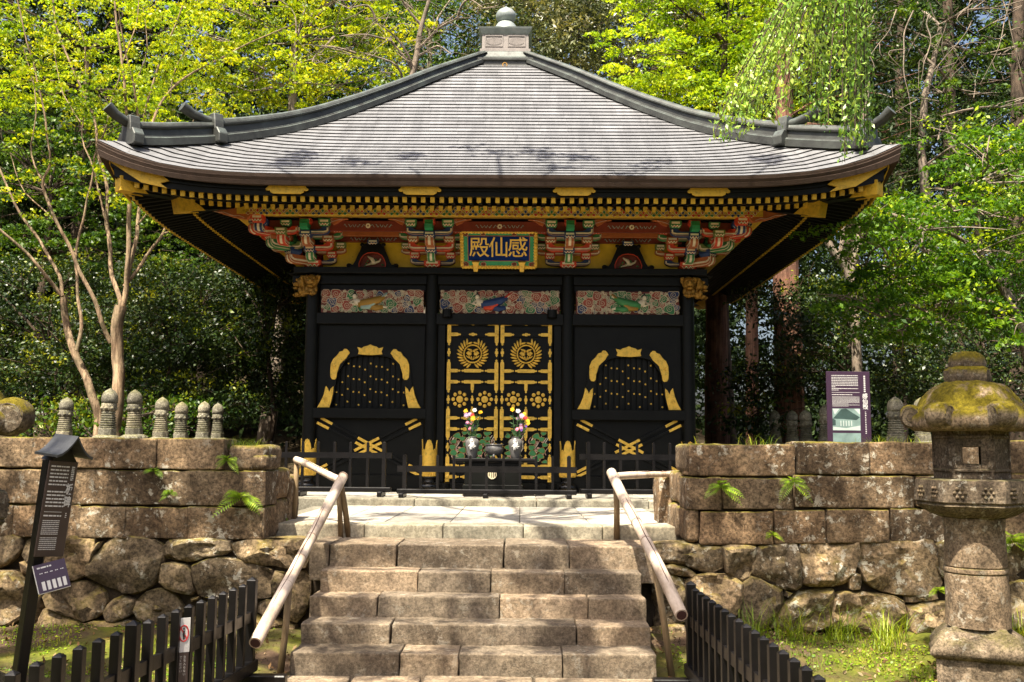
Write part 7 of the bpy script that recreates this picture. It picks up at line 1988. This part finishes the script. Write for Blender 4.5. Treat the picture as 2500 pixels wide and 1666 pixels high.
# dead twigs hanging before the dark cedars
dt = thing('dead_twigs', 'tangle of bare grey twigs above the eave corner ornaments', 'branch', tuple(atY(2150, 0, 16))); mb = MB(); rb = random.Random(9)
for k in range(11):
    a = atY(rb.uniform(2080, 2480), rb.uniform(-60, 120), rb.uniform(15.5, 17)); P = [a]; d = Vector((rb.uniform(-.5, .3), 0, -rb.uniform(.3, .9)))
    for j in range(5): d = (d + Vector((rb.uniform(-.4, .4), rb.uniform(-.1, .1), rb.uniform(-.2, .12)))); P.append(P[-1] + d * rb.uniform(.25, .42))
    limb(mb, P, rb.uniform(.009, .016), .003, 5, .06, k)
    for j in (2, 3, 4): limb(mb, [P[j], P[j] + Vector((rb.uniform(-.3, .3), 0, rb.uniform(-.25, .1))), P[j] + Vector((rb.uniform(-.6, .6), 0, rb.uniform(-.6, .1)))], .008, .003, 4, .05, j)
smooth_angle(mb.build('branches', M['bark_grey'], dt), 70)

# --- weeping cherry branches hanging in front of the roof corner; its trunk stands out of frame
wc = thing('weeping_cherry', 'weeping cherry boughs hanging in front of the roof corner', 'tree', (8.6, 9.5, .9)); mb = MB()
limb(mb, [Vector((8.6, 9.5, .8)), Vector((8.3, 9.6, 4.0)), Vector((7.2, 9.9, 7.0)), atY(2350, -330, 10.4), atY(2080, -230, 10.6), atY(1960, -60, 10.7)], .22, .03); rb = random.Random(12); LP = []
STR = [((2010, -150), (1765, 345)), ((2000, -140), (1785, 360)), ((2030, -160), (1810, 345)), ((2020, -150), (1840, 320)), ((2040, -150), (1870, 300)), ((2040, -150), (1900, 310)), ((2060, -150), (1930, 300)), ((2060, -160), (1960, 300)), ((2080, -150), (1990, 310)), ((2080, -150), (2020, 320)), ((2100, -150), (2050, 330)), ((2100, -160), (2075, 400)), ((2110, -150), (2085, 395)), ((2120, -150), (2100, 385)), ((2120, -150), (2115, 370)), ((2030, -120), (1840, 230)), ((2040, -120), (1810, 280)), ((2050, -150), (1950, 200)), ((2030, -150), (2000, 180)), ((2090, -150), (2060, 220)), ((2100, -150), (2110, 250)), ((2060, -160), (1900, 170)), ((2080, -160), (1960, 120))]
for (a, b) in STR * 3:
    if b[0] < 1960: a = (2085, a[1] + 20)
    j1, j2 = rb.uniform(-22, 22), rb.uniform(-16, 16); Y = 10.7 + rb.uniform(-.7, .7)
    p0 = atY(a[0] + j1, a[1], Y); p3 = atY(b[0] + j2, b[1] + rb.uniform(-50, 6), Y + rb.uniform(-.25, .25)); p1 = p0.lerp(p3, .45) + Vector(((p0.x - p3.x) * -.12, 0, .25)); 
    P = limb(mb, [p0, p1, p3 + Vector((0, 0, .22)), p3], .009, .003, 4, .03, 2)
    for i in range(len(P) - 1):
        sg = P[i + 1] - P[i]; nn = int(sg.length / .0145)
        for k in range(nn): v = P[i] + sg * rb.random(); LP.append((v.x + rb.gauss(0, .04), v.y + rb.gauss(0, .04), v.z + rb.gauss(-.02, .035)))
smooth_angle(mb.build('trunk', M['bark_dark'], wc), 70)
leaf_mesh('crown', LP, .062, 'leaf_cherry', wc, .1, .42, droop=(0, 0, -1.0))

# --- the wood beyond
pts = []
rng = np.random.default_rng(77)
for c, r in fill(-300, 1700, -250, 900, 33, 42, 2.3, 90, 50) + fill(1650, 2800, -250, 520, 36, 44, 2.2, 46, 51) + fill(1650, 2800, 500, 1080, 32, 40, 1.7, 44, 52) + fill(-300, 900, 300, 1000, 26, 30, 1.5, 60, 53):
    pts.append(clump_pts(c, r, r, r * .7, int(430 * r * r), 24, .3, .6, rng))
tag(leaf_mesh('far_wood', np.concatenate(pts), .24, 'leaf_cedar', None, .4, .45), 'dark evergreen wood closing the background', 'woodland', kind='stuff')

# --- tall trees outside the frame whose canopies dapple the court
def canopy(name, label, trunk, targets, seed, mat='leaf_mid'):
    t = thing(name, label, 'tree', trunk[0], 'canopy trees over the court'); mb = MB(); rng = np.random.default_rng(seed); pts = []
    nodes = limb(mb, trunk, .3, .12, 9, .1, seed)
    for (T, dist, r, n) in targets:
        c = Vector(T) + TOSUN * dist; s = min(nodes, key=lambda p: (p - c).length); limb(mb, [s, s.lerp(c, .5) + Vector((0, 0, .4)), c], .07, .015, 6, .2, seed)
        pts.append(clump_pts(c, r, r, r * .5, int(n * .85), 75, .13, .5, rng, .15))
    smooth_angle(mb.build('trunk', M['bark_dark'], t), 70)
    leaf_mesh('crown', np.concatenate(pts), .13, mat, t, .5, .6, rng=rng)
canopy('broad_oak', 'tall oak overhanging the court from beside the path', [(-8.5, 3.0, 0), (-8.2, 3.2, 4), (-7.2, 3.8, 7.5), (-5.5, 4.6, 9.5)],
       [((-4.8, 8.9, 1.2), 10, 1.5, 900), ((-3.4, 8.9, 1.4), 10.4, 1.1, 560), ((-2.6, 8.7, .5), 10, 1.0, 480), ((-3.6, 7.5, .1), 10, 1.4, 800), ((-5.5, 7.0, .1), 10, 1.5, 900), ((-2.9, 6.0, .1), 10, 1.2, 600), ((-2.6, 4.6, .8), 9.5, 1.0, 500), ((-1.4, 8.6, .5), 10.5, .7, 170), ((-.6, 7.8, .2), 10.2, .8, 210), ((-2.0, 9.9, 1.0), 10, .8, 260), ((-1.0, 11.0, 1.0), 10, 1.1, 300), ((-5.0, 9.0, 1.8), 9, 1.2, 600), ((-3.0, 8.9, 1.0), 11, .9, 420), ((-4.0, 8.9, .6), 11, 1.0, 480), ((-1.2, 8.0, .3), 11, .7, 200), ((-1.7, 7.4, .1), 10.6, .6, 170), ((0.9, 8.4, .4), 11, .6, 170), ((-.2, 8.7, .7), 11.5, .6, 160)], 61)
canopy('broad_oak', 'second tall oak behind the viewer, shading the steps', [(1.5, -4.5, 0), (1.3, -4.0, 4), (.6, -2.5, 8.0), (-.6, .5, 10.5), (-2.5, 5.5, 11.5)],
       [((.5, 8.2, .3), 10.5, .8, 230), ((.1, 7.0, 0), 10, .8, 200), ((.7, 10.5, 1.0), 10.5, 1.0, 300), ((1.9, 8.9, 1.2), 10, .8, 330), ((2.7, 8.9, .8), 10.4, .7, 260), ((3.6, 8.8, 1.5), 10, .8, 300), ((4.6, 8.9, .9), 10, .9, 420), ((3.5, 7.5, 2.1), 10, .5, 150), ((1.7, 6.6, .1), 10, .8, 260), ((5.2, 7.6, .2), 10, 1.0, 380), ((-1.5, 13.0, 5.5), 6.5, .9, 260), ((0.4, 13.2, 5.8), 6.5, .8, 230), ((1.8, 12.9, 5.5), 6.3, .7, 160), ((-3.4, 12.8, 5.6), 6.5, 1.0, 330), ((3.4, 12.9, 5.6), 6, .6, 120), ((-.3, 13.8, 6.1), 6.5, .6, 120), ((2.2, 8.9, .4), 11, .8, 300), ((3.1, 8.9, 1.5), 11, .7, 260), ((4.1, 8.9, .5), 11, .8, 300), ((1.5, 8.9, 1.5), 11, .5, 160), ((3.5, 7.6, 1.2), 11, .5, 170), ((3.6, 7.5, .2), 9.5, .5, 120)], 62)
# ------------------------------------------------------------------ ferns, grass, litter
def fern(px, py, Y, size, label, nf, seed, cat='fern', fan=(-75, 75), group='ferns growing in the wall joints', z=None):
    o = atY(px, py, Y); t = thing('fern', label, cat, tuple(o), group); rr = random.Random(seed)
    for f in range(nf):
        a = R(fan[0] + (fan[1] - fan[0]) * (f + rr.uniform(.2, .8)) / nf); L = size * rr.uniform(.7, 1.1)
        side_ = Vector((math.sin(a), -rr.uniform(.35, .8), 0)); mb = MB(); P = []; n = 13
        for i in range(n + 1):
            s = i / n; P.append(Vector(o) + side_ * (L * s * .8) + Vector((0, 0, math.cos(a) * L * .75 * s - L * .55 * s * s)))
        mb.tube(P, [.0022 * (1 - .7 * i / n) for i in range(n + 1)], 4)
        for i in range(1, n + 1):
            d = (P[i] - P[i - 1]).normalized(); sd = d.cross(Vector((0, -.5, .85))).normalized(); w = L * .22 * math.sin(math.pi * min(1, (i / n) * .85 + .15)) + .004
            for sg in (-1, 1):
                b = P[i]; e = b + sd * (sg * w) + d * (w * .35) + Vector((0, 0, -w * .15)); m = b.lerp(e, .45)
                mb.add([b, m + d * (w * .16), e, m - d * (w * .16)], [(0, 1, 2, 3)])
        mb.build('frond', M['fern_leaf'], t)
fern(590, 1215, WY - .03, .27, 'large bright fern sprouting at the end of the wall by the bamboo rail', 9, 1, fan=(-105, 115))
fern(377, 1150, WY - .02, .12, 'small fern tuft high on the wall between the sign post and the large fern', 7, 2, fan=(-90, 120))
fern(417, 1205, WY - .02, .12, 'small fern tuft in the wall joint under the upper tuft', 6, 3, fan=(-110, 90))
fern(556, 1122, WY - .02, .17, 'fern hanging from the mossy broken top of the wall', 8, 4, fan=(-120, 120))
fern(1760, 1190, WY - .03, .22, 'fern on the wall nearest the level bamboo rail', 8, 5, fan=(-100, 125))
fern(1935, 1176, WY - .03, .21, 'fern on the wall below the purple sign', 8, 6, fan=(-140, 130))
fern(1885, 1305, WY - .03, .12, 'tiny fern low on the wall between the two larger ferns', 5, 7, fan=(-100, 110))
fern(2468, 1318, WY - .03, .24, 'leafy fern on the wall behind the stone lantern', 10, 8, fan=(-120, 120))
fern(2289, 1440, WY - .10, .14, 'small plant among the boulders left of the lantern shaft', 7, 9, fan=(-100, 100))
fern(690, 1265, 9.75, .10, 'small weed at the landing corner beside the wall end', 6, 10, fan=(-90, 90))

def blades(name, P, h, mat, kind='stuff', w=.006, lean=.35, rng=None):
    rng = rng or NR; P = np.asarray(P, dtype=np.float32); n = len(P)
    a = rng.uniform(0, 2 * np.pi, n); H = h * (1 + .5 * rng.uniform(-1, 1, n)); ln_ = lean * rng.uniform(.2, 1.6, n) * H
    dx = np.stack([np.cos(a), np.sin(a), np.zeros(n)], 1); sx = np.stack([-np.sin(a), np.cos(a), np.zeros(n)], 1) * w
    up = np.array([0, 0, 1.0])
    V = np.empty((n, 5, 3), dtype=np.float32)
    V[:, 0] = P - sx * .5; V[:, 1] = P + sx * .5
    m = P + dx * (ln_ * .35)[:, None] + up * (H * .6)[:, None]; V[:, 2] = m + sx * .4; V[:, 3] = m - sx * .4
    V[:, 4] = P + dx * ln_[:, None] + up * (H * .95)[:, None]
    F = []
    me = bpy.data.meshes.new(name); me.vertices.add(n * 5); me.vertices.foreach_set('co', V.reshape(-1))
    base = np.arange(n, dtype=np.int32)[:, None] * 5
    quads = (base + np.array([0, 1, 2, 3], dtype=np.int32)); tris = base + np.array([3, 2, 4], dtype=np.int32)
    li = np.concatenate([quads.reshape(-1), tris.reshape(-1)]); me.loops.add(len(li)); me.loops.foreach_set('vertex_index', li)
    me.polygons.add(2 * n); me.polygons.foreach_set('loop_start', np.concatenate([np.arange(0, 4 * n, 4), 4 * n + np.arange(0, 3 * n, 3)]).astype(np.int32)); me.polygons.foreach_set('loop_total', np.concatenate([np.full(n, 4), np.full(n, 3)]).astype(np.int32))
    me.update(calc_edges=True)
    return tag(link_mesh(name, me, M[mat]), kind=kind)
rg = np.random.default_rng(5)
def scatter(x0, x1, y0, y1, n, dens=None):
    X = rg.uniform(x0, x1, n); Yy = rg.uniform(y0, y1, n); keep = np.ones(n, bool)
    nn = np.array([mnoise.noise(Vector((x * 1.6, y * 1.6, 5))) for x, y in zip(X, Yy)])
    keep = nn > (dens if dens is not None else -9)
    X, Yy = X[keep], Yy[keep]
    Z = np.array([ground_z(x, y) - .035 + 0.05 * mnoise.noise(Vector((x * .9, y * .9, 3))) for x, y in zip(X, Yy)])
    return np.stack([X, Yy, Z], 1)
tag(blades('grass', scatter(1.25, 6.5, 3.0, 8.85, 17000, .02), .05, 'grass_blade', rng=rg), 'short sunlit grass in front of the boulder wall beside the lantern', 'grass')
tag(blades('grass', np.concatenate([np.array(c) + rg.normal(size=(70, 3)) * np.array([.07, .05, 0]) for c in ((2.35, 8.62, .08), (2.75, 8.62, .08), (3.2, 8.65, .08), (2.0, 8.6, .08), (3.05, 8.35, .05), (4.3, 8.6, .08))]), 0.24, 'grass_blade', w=.006, lean=1.1, rng=rg), 'long arching grass tufts at the foot of the boulders', 'grass')
tag(blades('grass', scatter(-7, -2.15, 4.5, 8.85, 9000, .12), .05, 'grass_blade', rng=rg), 'sparse short grass over moss beside the sign post', 'grass')
wt = []
for px, n, sp in ((1832, 22, .08), (1860, 12, .04), (2130, 34, .12), (2170, 26, .10), (2240, 20, .10), (1700, 6, .05), (560, 70, .07), (600, 60, .08), (585, 40, .06)):
    c = atY(px, 1084 if px > 1000 else 1112, WY + .2); wt.append(np.array((c.x, c.y, 1.735 if px > 1000 else 1.66)) + rg.normal(size=(n, 3)) * np.array([sp, .08, 0]))
tag(blades('grass', np.concatenate(wt), .09, 'grass_blade', w=.004, lean=.9, rng=rg), 'grass tufts growing on the wall tops', 'grass')
# clover-like ground leaves and fallen leaves
tag(leaf_mesh('ground_cover', scatter(-7, -2.1, 4.5, 8.9, 16000, .0) + np.array([0, 0, .015]), .02, 'fern_leaf', None, 1.2, .8), 'low leafy ground cover beside the sign post', 'ground cover', kind='stuff')
tag(leaf_mesh('ground_cover', scatter(1.25, 6.5, 3.5, 8.9, 18000, -.1) + np.array([0, 0, .02]), .022, 'fern_leaf', None, 1.2, .8), 'low leafy ground cover among the grass by the lantern', 'ground cover', kind='stuff')
lit = np.concatenate([scatter(-7, -1.75, 4.5, 8.9, 1800), scatter(1.1, 6.5, 3.5, 8.9, 4200)]) + np.array([0, 0, .02])
tag(leaf_mesh('fallen_leaves', lit, .042, 'litter_leaf', None, .7, .42), 'dry brown leaves fallen on the ground beside the steps', 'fallen leaves', kind='stuff')

# woodland closing the court behind the viewer
pts = []; rng = np.random.default_rng(99); rr = random.Random(99)
for k in range(150):
    a = R(rr.uniform(150, 390)); d = rr.uniform(17, 24); c = Vector((d * math.cos(a), d * math.sin(a) + 2, rr.uniform(.5, 5.5)))
    if c.y > 9 and abs(c.x) < 14: continue
    pts.append(clump_pts(c, 2.2, 2.2, 1.7, 700, 24, .35, .6, rng, .3))
tag(leaf_mesh('court_wood', np.concatenate(pts), .34, 'leaf_cedar', None, .3, .55), 'evergreen wood around the court behind the viewer', 'woodland', kind='stuff')
